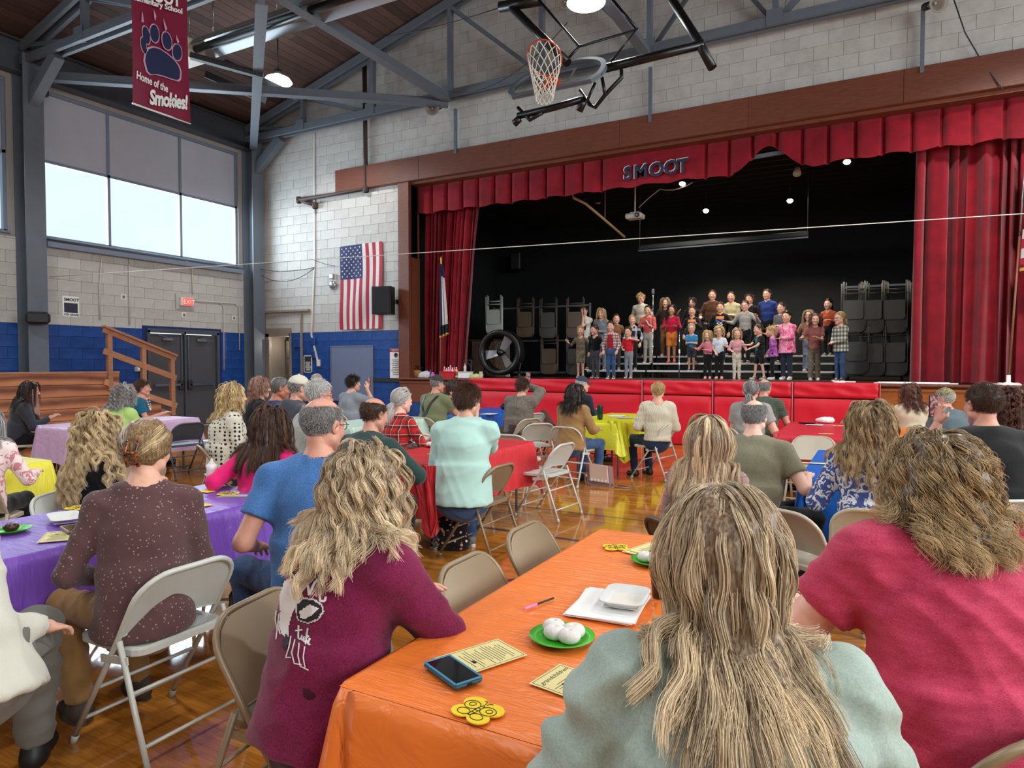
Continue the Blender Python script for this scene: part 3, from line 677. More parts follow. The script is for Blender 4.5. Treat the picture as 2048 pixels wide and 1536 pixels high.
b = MB(); b.box((.0, .68, .22), (.12, .30, .40), None, 0, .005); b.build('box_end', M['fir'], t)
# pipe with elbow behind the railing
p = [onx(x, y, WX0 + .065) for x, y in ((272, 738), (284, 739), (287, 748), (287, 780))]; b = MB(); b.tube(p, .06, 10); tag(b.build('drain_pipe', M['white']), 'short white plastic elbow pipe behind the timber railing', 'pipe')
# exit sign, notices, speakers and lamps on the left wall
c = onx(368, 604, WX0); t = empty('exit_sign', (WX0 + .03, c[1], c[2]), 0, 'lit red exit sign on the left wall above the double doors', 'sign')
b = MB(); b.box((0, 0, 0), (.03, .50, .36)); b.build('backing_plate', M['white_block'], t)
b = MB(); b.box((.05, -.0, 0), (.08, .34, .20), None, 0, .01); b.build('housing', M['offwhite'], t); b = MB(); b.box((.094, .02, 0), (.008, .27, .17)); b.build('face', M['exit_glow'], t)
text_obj('lettering', 'EXIT', .15, frame4((.1005, -.11, -.052), (0, 1, 0), (0, 0, 1)), mat('exit_letters', (255, 150, 140), .5, emit=(255, 190, 180), estr=1.0), t, ext=.001)
c = onx(141, 613, WX0); t = empty('poster', (WX0 + .015, c[1], c[2]), 0, 'small dark poster on the white left wall above the ramp', 'poster')
b = MB(); b.box((0, 0, 0), (.004, .33, .42)); b.build('sheet', M['white'], t); b = MB(); b.box((.003, 0, -.03), (.002, .27, .20)); b.lathe([(.0001, 0), (.1, 0)], 14, (.005, -.01, -.03), roty(PI / 2)); b.build('picture', mat('poster_navy', (44, 44, 66), .6), t)
text_obj('lettering', 'SMOOT', .085, frame4((.004, -.135, .11), (0, 1, 0), (0, 0, 1)), M['black'], t, ext=.001, off=.003); text_obj('lettering', '5TH GRADE', .055, frame4((.004, -.14, -.19), (0, 1, 0), (0, 0, 1)), M['black'], t, ext=.001, off=.002)
for (px, py, lab) in ((246, 594, 'nearer the railing'), (367, 630, 'under the exit sign'), (467, 636, 'near the corner column')):
    c = onx(px, py, WX0); t = empty('switch_plate', (WX0 + .016, c[1], c[2]), 0, 'small white wall plate on the left wall ' + lab, 'wall plate'); b = MB(); b.box((0, 0, 0), (.012, .13, .13), None, 0, .004); b.build('plate', M['offwhite'], t); b = MB(); b.box((.01, 0, 0), (.012, .05, .06)); b.build('socket', M['steel_grey'], t)
c = onx(76, 636, WX0 + .55); t = empty('wall_speaker', (WX0 + .55, c[1], c[2]), -.5, 'dark rounded loudspeaker on the grey column above the ramp', 'speaker'); b = MB(); b.box((0, 0, 0), (.22, .40, .24), None, 0, .06); b.build('cabinet', M['dark'], t); b = MB(); b.box((.10, 0, 0), (.03, .34, .18), None, 0, .012); b.build('grille', M['black'], t); b = MB(); b.bar((-.1, 0, 0), (-.2, .05, .0), .05, .05); b.build('bracket', M['dark'], t)
c = onx(90, 186, WX0 + .5); t = empty('camera_spot', tuple(c), 0, 'small black lamp hanging at the top of the left column', 'lamp'); b = MB(); b.lathe([(.001, .09), (.05, .07), (.07, 0), (.05, -.07), (.001, -.09)], 12); b.build('globe', M['black'], t); b = MB(); b.bar((0, 0, .08), (-.16, -.1, .14), .03, .03); b.build('arm', M['black'], t)
for pts, lab in ((((190, 510), (197, 502), (203, 520), (199, 575), (200, 640)), 'by the poster'), (((258, 515), (259, 650)), 'left of the exit sign'), (((372, 522), (384, 530), (385, 590)), 'down to the exit sign'), (((392, 600), (440, 605), (447, 612), (448, 740)), 'right of the exit sign'), (((392, 602), (470, 607), (478, 616), (479, 700)), 'nearest the corner column')):
    b = MB(); b.tube([onx(x, y, WX0 + .035) for x, y in pts], .014, 6); tag(b.build('conduit', M['cream_pipe']), 'thin painted conduit on the left wall ' + lab, 'conduit')
b = MB(); b.bar((WX0 + .14, 7.55, SILL - .14), (WX0 + .14, 12.3, SILL - .14), .10, .10); b.tube([(WX0 + .2, 7.55, SILL - .03), (WX0 + .2, 12.3, SILL - .05)], .018, 6); structure('trim_6', b, M['window_frame'])
# stage wall, left part: vertical flag, bell, speaker, felt board, notices, raceway
def wavy(name, w, h, fnc, m, parent, nu=30, nv=40):
    V = [];  b = MB()
    for i in range(nu):
        for j in range(nv): u, v = i / (nu - 1), j / (nv - 1); V.append(fnc(u, v))
    b.grid(V, nu, nv); return b.build(name, m, parent)
red_f, white_f, navy_f = mat('flag_red', (170, 36, 58), .75, bump=.2, bscale=30), mat('flag_white', (214, 208, 206), .75, bump=.2, bscale=30), mat('flag_navy', (38, 44, 92), .75, bump=.2, bscale=30)
def star_pts(r): return [(r * (1 if k % 2 == 0 else .42) * math.sin(k * PI / 5), r * (1 if k % 2 == 0 else .42) * math.cos(k * PI / 5)) for k in range(10)]
p = ony(681, 494, SW - .03); q = ony(766, 657, SW - .03); fw, fh = q[0] - p[0], p[2] - q[2]; t = empty('wall_flag', (p[0], SW - .04, q[2]), 0, 'large American flag hanging vertically on the white block wall', 'flag')
def fz(u, v): return A([u * fw + .015 * math.sin(v * 5) * (v > 0), -.012 - .016 * math.sin(u * 13 + v * 3) * (.2 + v) - .01 * math.sin(v * 9 + u * 4), fh * (1 - v) - .02 * u * (1 - v) * 0 + .03 * u * (1 - v)])
for k in range(13):
    u0, u1 = k / 13, (k + 1) / 13; v0 = .40 if k < 7 else 0.0
    wavy('stripe', fw, fh, lambda u, v: fz(u0 + (u1 - u0) * u, v0 + (1 - v0) * v), red_f if k % 2 == 0 else white_f, t, 5, 30)
wavy('canton', fw, fh, lambda u, v: fz(7 / 13 * u, .40 * v), navy_f, t, 14, 18)
sb = MB()
for r_ in range(9):
    for c_ in range(6 if r_ % 2 == 0 else 5):
        u, v = 7 / 13 * (r_ + 1) / 10, .40 * ((c_ + (.5 if r_ % 2 == 0 else 1)) / 6.0); o_ = fz(u, v) + A([0, -.006, 0]); sb.add([o_ + A([x, 0, z]) for x, z in star_pts(.028)], [list(range(10))])
o = sb.build('stars', white_f, t)
c = ony(668, 563, SW); t = empty('alarm_bell', (c[0], SW - .02, c[2]), 0, 'grey electric bell with box left of the wall flag', 'bell'); b = MB(); b.box((0, 0, 0), (.15, .03, .40), None, 0, .005); b.build('plate', M['offwhite'], t); b = MB(); b.lathe([(.11, 0), (.105, .03), (.07, .06), (.0001, .07)], 16, (.0, -.02, -.09), rotx(PI / 2)); b.build('gong', M['alu'], t); b = MB(); b.box((0, -.05, .12), (.12, .09, .14), None, 0, .02); b.build('coil_box', M['alu'], t)
c = ony(771, 602, SW - .32); t = empty('wall_loudspeaker', (c[0], SW - .34, c[2]), .25, 'black loudspeaker box hung over the right edge of the wall flag', 'speaker'); b = MB(); b.prism([(-.24, -.2), (.24, -.2), (.20, .12), (.08, .2), (-.12, .2), (-.22, .12)], -.32, .32); b.build('cabinet', M['black'], t); b = MB(); b.box((0, -.205, 0), (.44, .02, .60), None, 0, .008); b.build('grille', mat('grille_black', (24, 25, 28), .8, bump=.4, bscale=300), t); b = MB(); b.bar((.1, .2, 0), (.25, .36, .0), .06, .10); b.build('bracket', M['black'], t)
p = ony(664, 693, SW); q = ony(748, 803, SW); t = empty('felt_board', ((p[0] + q[0]) / 2, SW - .03, (p[2] + q[2]) / 2), 0, 'grey felt notice board on the blue block wall left of the stage', 'notice board'); w, h = q[0] - p[0], p[2] - q[2]
b = MB(); b.box((0, 0, 0), (w, .02, h)); b.build('felt', mat('felt_grey', (108, 120, 150), .95, var=.1, vscale=60, bump=.3, bscale=300), t); b = MB()
for s in (-1, 1): b.box((s * w / 2, -.006, 0), (.022, .03, h + .02)); b.box((0, -.006, s * h / 2), (w, .03, .022))
b.build('frame', M['alu'], t)
def notice(px, py, w, h, col, lab, title, dark=False):
    c = ony(px, py, SW); t = empty('notice', (c[0], SW - .018, c[2]), 0, lab, 'notice'); b = MB(); b.box((0, 0, 0), (w, .006, h)); b.build('sheet', mat('sheet_%s' % title, col, .6), t)
    if dark:
        b = MB()
        for s in (-1, 1): b.box((s * w / 2, -.002, 0), (.02, .012, h + .02)); b.box((0, -.002, s * h / 2), (w + .02, .012, .02))
        b.build('frame', M['white'], t)
    ink = M['white'] if dark else M['dark']; b = MB(); r = random.Random(px)
    for k in range(9): b.box((r.uniform(-.01, .01), -.004, h * (.12 - .062 * k)), (w * r.uniform(.5, .78), .002, .012))
    b.build('text_lines', ink, t)
    return t, w, h
t, w, h = notice(617, 728, .26, .42, (52, 50, 54), 'small black framed notice beside the blue wall switches', 'black', True)
t, w, h = notice(793, 727, .36, .70, (232, 228, 228), 'white paper notice with red heading next to the stage post', 'white'); b = MB(); b.box((0, -.004, h * .44), (w, .003, .07)); b.build('heading_band', mat('heading_red', (176, 34, 50), .6), t)
b = MB(); b.lathe([(.0001, 0), (.055, 0), (.05, .004)], 12, (0, -.004, h * .28), rotx(PI / 2)); b.build('badge', M['dark'], t); text_obj('lettering', 'NOTICE', .06, frame4((-.12, -.007, h * .415), (1, 0, 0), (0, 0, 1)), M['white'], t, ext=.0005)
t = empty('cable_raceway', (0, 0, 0), 0, 'thin vertical cable raceway zigzagging down the wall to an outlet', 'raceway')
b = MB(); pts = [ony(x, y, SW - .03) for x, y in ((628, 268), (629, 520), (623, 670), (636, 725))]
for a_, c_ in zip(pts[:-1], pts[1:]): b.bar(a_, c_, .045, .025, (0, 1, 0))
b.build('channel', M['cream_pipe'], t); b = MB(); b.box(ony(637, 726, SW - .04), (.10, .05, .17), None, 0, .008); b.build('outlet_box', M['offwhite'], t)
for px, py, w, h, lab in ((594, 686, .22, .24, 'two gang'), (627, 683, .13, .2, 'upper right'), (627, 709, .12, .18, 'lower')): b = MB(); b.box(ony(px, py, SW - .03), (w, .05, h), None, 0, .01); tag(b.build('switch_box', M['blue_block']), 'blue painted %s switch box on the blue block wall' % lab, 'switch box')
# iron pipe on the stage wall
t = empty('iron_pipe', (0, 0, 0), 0, 'rust brown iron pipe dropping down the wall and turning left', 'pipe'); b = MB()
b.tube([ony(x, y, SW - .12) for x, y in ((729, 122), (732, 378), (598, 400))], .055, 10); b.tube([ony(598, 400, SW - .12), ony(632, 411, SW - .02)], .05, 10); b.build('pipe_run', M['rust_iron'], t)
for x, y in ((732, 378), (598, 400), (630, 411)): b = MB(); b.lathe([(.06, -.08), (.075, -.06), (.075, .06), (.06, .08)], 10, ony(x, y, SW - .11)); b.build('elbow', M['rust_iron'], t)
for x, y0, y1, lab in ((911, 218, 308, 'left of the backboard'), (1301, 135, 245, 'below the lamp over the backboard'), (1846, 20, 146, 'right of the hoop, below the horn')): b = MB(); p, q = ony(x, y0, SW - .14), ony(x, y1, SW - .14); b.bar(p, (p[0], p[1], q[2]), .06, .06, (0, 1, 0)); tag(b.build('hanger_strut', M['steel_grey']), 'short grey steel strut on the upper wall ' + lab, 'strut')
for px, py, lab in ((864, 217, 'on the truss left of the basketball hoop'), (1866, 8, 'at the top right of the stage wall'), (1128, 5, 'high on the wall left of the round lamp')):
    c = ony(px, py, SW - .5); t = empty('horn_speaker', tuple(c), 0, 'grey horn loudspeaker ' + lab, 'speaker'); R2 = rotz(.6) @ rotx(PI / 2 + .25)
    b = MB(); b.lathe([(.03, -.10), (.05, 0), (.10, .09), (.155, .13), (.15, .135), (.09, .10), (.03, .02), (.001, .0)], 18, R=R2); b.build('horn', mat('horn_grey', (128, 118, 108), .5), t); b = MB(); b.lathe([(.001, .03), (.025, .05), (.001, .075)], 10, R=R2); b.build('tip', M['offwhite'], t); b = MB(); b.lathe([(.001, -.2), (.06, -.19), (.06, -.1), (.03, -.09)], 12, R=R2); b.build('driver', M['dark'], t); b = MB(); b.bar((0, .1, 0), (0, .36, .12), .03, .03); b.build('bracket', M['dark'], t)
# school banner hanging from the roof
BX = -9.0; p, q = onx(265, 208, BX), onx(379, 247, BX); y0, y1, zb, zt = p[1], q[1], q[2], 7.25; t = empty('school_banner', (BX, y0, zb), 0, 'maroon school banner with a dark blue bear paw hanging from the roof', 'banner'); bw_ = y1 - y0; bh_ = zt - zb
wavy('cloth', 1, 1, lambda u, v: A([.02 * math.sin(v * 4 + u * 2) + .008 * math.sin(u * 9), u * bw_, bh_ * v]), mat('banner_maroon', (122, 26, 56), .45, var=.15, vscale=2, spec=.4), t, 14, 24)
b = MB(); b.tube([(.01, -.01, -.0), (.01, bw_ + .01, .0)], .012, 6); b.tube([(.01, -.01, bh_), (.01, bw_ + .01, bh_)], .015, 6); b.build('rod', M['white'], t)
sB = bw_ / 114.0 * 1.0     # banner pixel -> metre, using the zoomed strip (offset 240, factor 5.906)
def bpt(cx, cy):            # point of the zoomed strip to the banner plane
    w_ = onx(240 + cx / 5.906, cy / 5.906, BX + .045); return (w_[1] - y0, w_[2] - zb)
def blob(cx, cy, rx, ry, rot): return [bpt(cx + rx * math.cos(a) * math.cos(rot) - ry * math.sin(a) * math.sin(rot), cy + rx * math.cos(a) * math.sin(rot) + ry * math.sin(a) * math.cos(rot)) for a in np.linspace(0, 2 * PI, 19)[:-1]]
Myz = (A([[0, 0, 1], [1, 0, 0], [0, 1, 0]], float), (0, 0, 0)); pad = [bpt(*c) for c in ((300, 720), (310, 640), (345, 580), (400, 562), (470, 580), (560, 640), (640, 710), (690, 780), (712, 850), (705, 925), (680, 945), (600, 925), (520, 895), (440, 875), (370, 878), (330, 840))]
shapes = [pad, blob(312, 415, 38, 105, -.2), blob(410, 395, 50, 105, -.12), blob(556, 483, 52, 105, -.2), blob(677, 617, 52, 95, -.1), blob(280, 530, 28, 88, -.18)]
for sh in shapes:
    cx, cy = np.mean(sh, 0); big = [(cx + (x - cx) * 1.07 + (.008 if x > cx else -.008), cy + (y - cy) * 1.05 + (.008 if y > cy else -.008)) for x, y in sh]
    b = MB(); b.prism(big, .036, .040, Myz); b.build('paw_outline', mat('paw_pink', (196, 150, 172), .5), t); b = MB(); b.prism(sh, .041, .045, Myz); b.build('paw_pad', mat('paw_navy', (26, 34, 74), .45), t)
for cl in (((255, 260), (285, 262), (270, 150), (262, 140)), ((400, 110), (432, 190), (418, 245), (405, 200)), ((515, 215), (560, 340), (540, 365), (522, 290)), ((668, 410), (702, 495), (685, 515), (668, 470))): b = MB(); b.prism([bpt(*c) for c in cl], .038, .042, Myz); b.build('claw', mat('paw_pink', (196, 150, 172), .5), t)
def banner_text(txt, c0, c1, hpx, sh=0.0, off=.004, sp=1.0):
    p_, q_ = A(bpt(*c0)), A(bpt(*c1)); me = text_mesh(txt, 1.0, ext=.001, shear=sh, off=.02 + off, sp=sp); V_ = np.empty(len(me.vertices) * 3); me.vertices.foreach_get('co', V_); V_ = V_.reshape(-1, 3); w_ = V_[:, 0].max() - V_[:, 0].min(); d_ = (q_ - p_) / w_; hh = hpx / 5.906 * np.linalg.norm(q_ - p_) / (math.hypot(c1[0] - c0[0], c1[1] - c0[1]) / 5.906) / .72
    me.transform(Matrix([[0, 0, 1, .047], [d_[0], 0, 0, p_[0] - V_[:, 0].min() * d_[0]], [d_[1], hh, 0, p_[1]], [0, 0, 0, 1]])); me.materials.append(M['white']); link('lettering', me, t)
banner_text('Home of the', (195, 925), (565, 1092), 95, .12); banner_text('Smokies!', (350, 1225), (800, 1290), 150, .1, .02, .92); banner_text('Elementary School', (128, 0 - 12), (735, 165), 62, 0, .01); banner_text('SMOOT', (215, -30), (715, 78), 120, 0, .02)
# radiant tube heater hung on chains
HY = 8.3; t = empty('tube_heater', (0, 0, 0), 0, 'long radiant tube heater with polished reflector hung under the roof', 'heater'); p, q = ony(405, 92, HY), ony(745, -22, HY); q[2] = p[2]
prof = [(-.28, -.10), (-.20, .02), (-.10, .10), (.10, .10), (.20, .02), (.28, -.10)]; V = []
for e in (p, q + (q - p) * .6): V += [e + A([0, u, v]) for u, v in prof]
b = MB(); b.add(V, [(i, i + 1, 7 + i, 6 + i) for i in range(5)]); b.add(A(V) + A([0, 0, .012]), [(i, i + 1, 7 + i, 6 + i) for i in range(5)]); b.build('reflector', M['alu'], t)
b = MB(); b.tube([p + A([-.2, 0, -.02]), q + (q - p) * .6], .065, 12); b.build('burner_tube', M['black_paint'], t)
bp_ = p + A([-.50, 0, -.02]); b = MB(); b.box(bp_, (.62, .42, .36), None, 0, .015); b.build('burner_box', M['offwhite'], t); b = MB(); b.box(bp_ + A([-.22, -.213, .03]), (.16, .006, .24)); b.build('warning_label', mat('label_orange', (226, 120, 60), .5), t); b = MB(); b.box(bp_ + A([-.22, -.214, .12]), (.16, .008, .06)); b.build('label_band', mat('label_yellow', (226, 190, 70), .5), t)
b = MB(); b.bar(bp_ + A([.3, -.1, -.15]), bp_ + A([1.15, .8, -.35]), .12, .10); b.build('gas_arm', M['dark'], t)
for dx in (-.35, .30, 1.9): 
    b = MB(); c = p + A([dx, 0, .10]); b.tube([c, (c[0], c[1], 8.6)], .012, 5)
    for k in range(int((8.6 - c[2]) / .08)): b.box(c + A([0, 0, .04 + k * .08]), (.03 if k % 2 else .008, .008 if k % 2 else .03, .06))
    b.build('chain', M['chrome'], t)
b = MB(); b.bar(ony(410, 148, 9.6), ony(532, 202, 10.6), .05, .14); b.bar(ony(450, 125, 9.2), ony(594, 195, 10.8), .08, .12); tag(b.build('dark_rail', M['dark']), 'two dark steel rails hanging below the tube heater', 'rail')
# high bay lamps
_l1, _l2 = ony(556, 162, 10.4), ony(1172, 3, 9.6)
for (c, lab) in ((_l1, 'left, in front of the grey roof brace'), (_l2, 'right, above the basketball backboard'), (A([2.4, 9.8, 7.3]), 'out of view, right front'), (A([-10.5, 3.6, 7.3]), 'out of view, left'), (A([-4.0, 3.2, 7.3]), 'out of view, overhead'), (A([2.6, 3.4, 7.3]), 'out of view, right'), (A([-4.0, -2.6, 7.3]), 'out of view, behind'), (A([2.6, -2.6, 7.3]), 'out of view, right behind')):
    t = empty('high_bay_lamp', tuple(c), 0, 'glowing round high bay lamp, ' + lab, 'lamp'); b = MB(); b.lathe([(.09, .12), (.24, .05), (.29, -.02), (.28, -.03), (.07, .07)], 24); b.build('shade', M['glow_cool'], t); b = MB(); b.lathe([(.27, -.025), (.20, -.07), (.05, -.06), (.05, -.13), (.03, -.15), (.001, -.15)], 20); b.build('lens', M['glow_cool'], t)
    b = MB(); b.lathe([(.001, .24), (.08, .22), (.09, .10), (.001, .1)], 12); b.tube([(0, 0, .2), (0, 0, ROOF(c[0]) - c[2] - .05)], .015, 6); b.build('stem', M['dark'], t)
    l = bpy.data.lights.new('lamp_light', 'SPOT'); l.energy = 900 if c[0] > 0 and c[1] > 8 else 420; l.spot_size = 2.5; l.spot_blend = .35; l.shadow_soft_size = .22; l.color = (1, .98, .96); lo = bpy.data.objects.new('lamp_light', l); COL.objects.link(lo); lo.location = tuple(c + A([0, 0, -.22]))
# basketball backboard, folded up under the roof
Yb = 8.0; c = ony(1102, 178, Yb); t = empty('basketball_goal', tuple(c), 0, 'glass fan backboard with orange rim and white net folded up under the roof', 'basketball hoop')
an_ = math.radians(50); vv = A([0, math.sin(an_) * .78, math.cos(an_)]); vv = nrm(vv); nn = A([0, -vv[2], vv[1]]); Mb = (np.stack([A([1.0, 0, 0]), vv, nn], 1), (0, 0, 0)); out = []
for a in np.linspace(0, PI, 21): out.append((.68 * math.cos(a) * (1 if abs(math.cos(a)) < .99 else 1), .22 + .50 * math.sin(a) ** .8))
out += [(-.66, .10), (-.56, -.02), (.56, -.02), (.66, .10)]
b = MB(); b.prism(out, -.012, .012, Mb); b.build('glass_board', M['board_glass'], t)
inn = [(x * .90, .30 + (y - .30) * .86) for x, y in out]; b = MB(); V = []; n_ = len(out)
for z in (-.03, .03): V += [(x, y, z) for x, y in out] + [(x, y, z) for x, y in inn]
V = A(V) @ Mb[0].T; b.add(V, [(i, (i + 1) % n_, n_ + (i + 1) % n_, n_ + i) for i in range(n_)] + [(2 * n_ + i, 3 * n_ + i, 3 * n_ + (i + 1) % n_, 2 * n_ + (i + 1) % n_) for i in range(n_)] + [(i, 2 * n_ + i, 2 * n_ + (i + 1) % n_, (i + 1) % n_) for i in range(n_)] + [(n_ + i, n_ + (i + 1) % n_, 3 * n_ + (i + 1) % n_, 3 * n_ + i) for i in range(n_)]); b.build('board_frame', M['steel_grey'], t)
b = MB()
for (x0, y0_, w, h) in ((-.22, .08, .44, .03), (-.22, .42, .44, .03), (-.235, .08, .03, .37), (.205, .08, .03, .37)): b.prism([(x0, y0_), (x0 + w, y0_), (x0 + w, y0_ + h), (x0, y0_ + h)], .013, .017, Mb)
b.build('target_square', M['alu'], t)
org = mat('rim_orange', (196, 70, 34), .45); rc = vv * .10 + nn * .36; an = np.linspace(0, 2 * PI, 33)[:-1]; b = MB(); b.tube([rc + A([.225 * math.cos(a), 0, 0]) + nn * .225 * math.sin(a) for a in an], .011, 8, closed=True); b.build('rim', org, t)
b = MB(); b.prism([(-.13, -.02), (.13, -.02), (.10, .16), (-.10, .16)], .02, .05, Mb); b.bar(vv * .08 + nn * .03, vv * .10 + nn * .14, .16, .05); b.build('rim_bracket', org, t)
b = MB(); cl_ = 12
for k in range(cl_):
    for s in (-1, 1):
        pts = []
        for j in range(9):
            a = 2 * PI * (k + s * j * .5) / cl_; tt = j / 8; r = .225 - .11 * tt; drop = A([.0, .0, -.46 * tt]); base = rc * (1) + A([r * math.cos(a), 0, 0]) + nn * r * math.sin(a) * (1 - .35 * tt) - nn * .06 * tt; pts.append(base + drop + A([-.02 * tt, 0, 0]))
        b.tube(pts, .006, 4, cap=False)
b.build('net', mat('net_white', (226, 222, 208), .8), t)
def ptube(nm, pts, r, Y=8.05): b = MB(); b.tube([ony(x, y, Y if np.isscalar(Y) else Y[i]) - c for i, (x, y) in enumerate(pts)], r, 10); return b.build(nm, M['black_paint'], t)
ptube('support_pipe', ((1000, 14), (1085, 0)), .07, 8.3); ptube('support_pipe', ((1024, 15), (1136, 126)), .055, (8.3, 8.15)); ptube('support_pipe', ((1344, 0), (1395, 80), (1425, 136)), .055, (8.6, 8.5, 8.5)); ptube('support_pipe', ((1205, 138), (1408, 88)), .055, (8.3, 8.5)); ptube('brace_rod', ((1078, 0), (1158, 93), (1272, 60), (1221, 124)), .018, 8.25); ptube('brace_rod', ((1158, 93), (1130, 124)), .018, 8.2); ptube('brace_rod', ((1225, 0), (1274, 58)), .02, 8.3)
ptube('mount_pipe', ((1036, 232), (1100, 217), (1168, 198)), .045, 8.3); ptube('mount_pipe', ((1242, 140), (1243, 155), (1210, 190), (1190, 215), (1178, 208), (1172, 195)), .028, 8.4); ptube('mount_pipe', ((1036, 215), (1060, 240), (1085, 225)), .028, 8.3); ptube('mount_pipe', ((1040, 236), (1028, 248)), .05, 8.3); ptube('mount_pipe', ((1170, 196), (1158, 222)), .05, 8.3); ptube('mount_pipe', ((1160, 180), (1175, 200), (1190, 165)), .022, 8.25); ptube('mount_pipe', ((1204, 155), (1210, 190)), .022, 8.3)
# wires
b = MB(); p0 = onx(80, 555, WX0 + .45); p1 = A([2.6, 11.2, 3.55]); pm = ony(1300, 492, 12.2); b.tube([p0 + (p1 - p0) * s for s in np.linspace(0, 1, 2)], .006, 5); b = MB(); pa, pb = ony(80, 555, 7.6), ony(2052, 427, 11.9); b.tube(arc(pa, pb, .0, 4), [.006, .006, .0065, .0065], 5); tag(b.build('line_wire', M['offwhite']), 'thin white line stretched across the hall in front of the stage', 'wire')
b = MB(); b.tube(arc(ony(506, 535, SW - .25), ony(628, 535, SW - .05), .10), .008, 5); b.tube(arc(ony(506, 540, SW - .25), ony(628, 537, SW - .05), .32), .008, 5); b.tube(arc(ony(628, 520, SW - .05), ony(670, 532, SW - .05), .02), .006, 5); tag(b.build('loose_cable', M['dark']), 'loose cables sagging along the white wall left of the flag', 'cable')
b = MB(); b.tube(arc(ony(680, 80, 11.5), ony(1000, 15, 9.5), .12), .008, 5); b.tube(arc(ony(905, 185, 12.2), ony(1135, 45, 11.0), .35), .008, 5); tag(b.build('ceiling_cable', M['dark']), 'dark cables strung between the roof trusses left of the hoop', 'cable')
b = MB(); b.tube([ony(1908, 0, SW - .3), ony(1930, 65, SW - .2), ony(1962, 120, SW - .1), ony(2006, 180, SW - .2)], .010, 5); tag(b.build('hanging_cord', M['dark']), 'dark cord running down the upper right of the stage wall', 'cord')
# ---------------------------------------------------------------- on the stage: lamps, projector, screen
for (px, py, lit, lab) in ((1365, 366, 1, 'just under the letter T'), (1412, 420, 1, 'above the middle of the screen'), (1580, 400, 1, 'to the right of the projector and screen centre'), (1694, 322, 1, 'under the right part of the valance'), (1594, 346, 0, 'unlit, below the hitched up valance'), (1196, 402, 0, 'unlit, left of the projector')):
    Y = 14.8 if py < 380 else 16.6; c = ony(px, py, Y); t = empty('stage_spot', tuple(c), 0, 'small stage lamp ' + lab, 'lamp'); R2 = rotx(-.5)
    b = MB(); b.lathe([(.02, .16), (.05, .12), (.075, .02), (.08, -.03), (.07, -.02), (.03, .05)], 14, R=R2); b.build('housing', M['offwhite'] if not lit else M['black'], t); b = MB(); b.lathe([(.065, -.02), (.05, -.05), (.001, -.06)], 12, R=R2); b.build('bulb', M['glow_warm'] if lit else M['offwhite'], t); b = MB(); b.tube([(0, 0, .12), (0, 0, max(.2, CZ + .3 - c[2]))], .012, 6); b.build('hanger', M['black'], t)
    if lit:
        l = bpy.data.lights.new('stage_lamp', 'SPOT'); l.energy = 260; l.color = (1, .93, .8); l.spot_size = 2.0; l.spot_blend = .6; l.shadow_soft_size = .06; lo = bpy.data.objects.new('stage_lamp', l); COL.objects.link(lo); lo.location = tuple(c + A([0, -.05, -.13])); lo.rotation_euler = (math.radians(6 if py > 380 else 14), 0, 0)
c = ony(1270, 433, 15.2); t = empty('projector', tuple(c), 0, 'white ceiling projector hanging above the children', 'projector'); b = MB(); b.box((0, 0, 0), (.40, .30, .12), None, 0, .03); b.build('case', M['offwhite'], t); b = MB(); b.lathe([(.05, 0), (.05, .03), (.03, .03)], 14, (.1, -.15, 0), rotx(PI / 2)); b.build('lens', M['black'], t); b = MB(); b.tube([(0, 0, .06), (0, 0, CZ + .3 - c[2])], .02, 8); b.box((0, 0, .08), (.2, .12, .03)); b.build('mount', M['offwhite'], t)
p, q = ony(1278, 500, 15.9), ony(1617, 472, 15.9); q[2] = p[2]; t = empty('screen_roller', tuple((p + q) / 2), 0, 'black roller screen case hung on chains at the back of the stage', 'projection screen'); w = q[0] - p[0]; b = MB(); b.box((0, 0, .05), (w, .12, .12), None, 0, .02); b.build('case', M['black'], t); b = MB(); b.bar((-w / 2, -.05, -.03), (w / 2, -.05, -.03), .03, .03); b.build('hem_bar', M['steel_dark'], t)
for s in (-1, 1): b = MB(); b.tube([(s * w / 2 * .99, 0, .1), (s * w / 2 * .99, 0, CZ + .32 - p[2])], .005, 5); b.build('chain', M['alu'], t)
b = MB(); b.tube(arc(ony(1385, 365, 14.7), ony(1320, 378, 15.0), .08, 6) + arc(ony(1318, 380, 15.0), ony(1278, 415, 15.2), -.02, 5), .012, 5); tag(b.build('projector_cable', M['cream_pipe']), 'white cable drooping from the valance to the projector', 'cable')
b = MB(); cp_ = [ony(1146, 395, 14.0), ony(1172, 408, 14.3), ony(1210, 440, 14.9), ony(1249, 474, 15.5)]; b.tube(cp_, .03, 8); b.tube([cp_[0], cp_[0] * A([1, 1, 0]) + A([0, 0, CZ + .32])], .012, 5); b.tube([cp_[2], cp_[2] * A([1, 1, 0]) + A([0, 0, CZ + .32])], .008, 5); tag(b.build('cream_conduit', mat('tan_pipe', (196, 160, 110), .5)), 'cream conduit running along the stage ceiling left of the projector', 'conduit')
c = ony(1031, 522, 18.3); t = empty('stage_speaker', (c[0], 18.45, c[2]), 0, 'black loudspeaker on the dark left wall of the stage', 'speaker'); b = MB(); b.box((0, 0, 0), (.32, .34, .52), None, 0, .02); b.build('cabinet', M['black'], t); b = MB(); b.box((0, -.175, 0), (.28, .02, .46), None, 0, .01); b.build('grille', M['dark'], t); b = MB(); b.bar((0, .17, 0), (.0, .45, 0), .05, .05); b.build('bracket', M['black'], t)
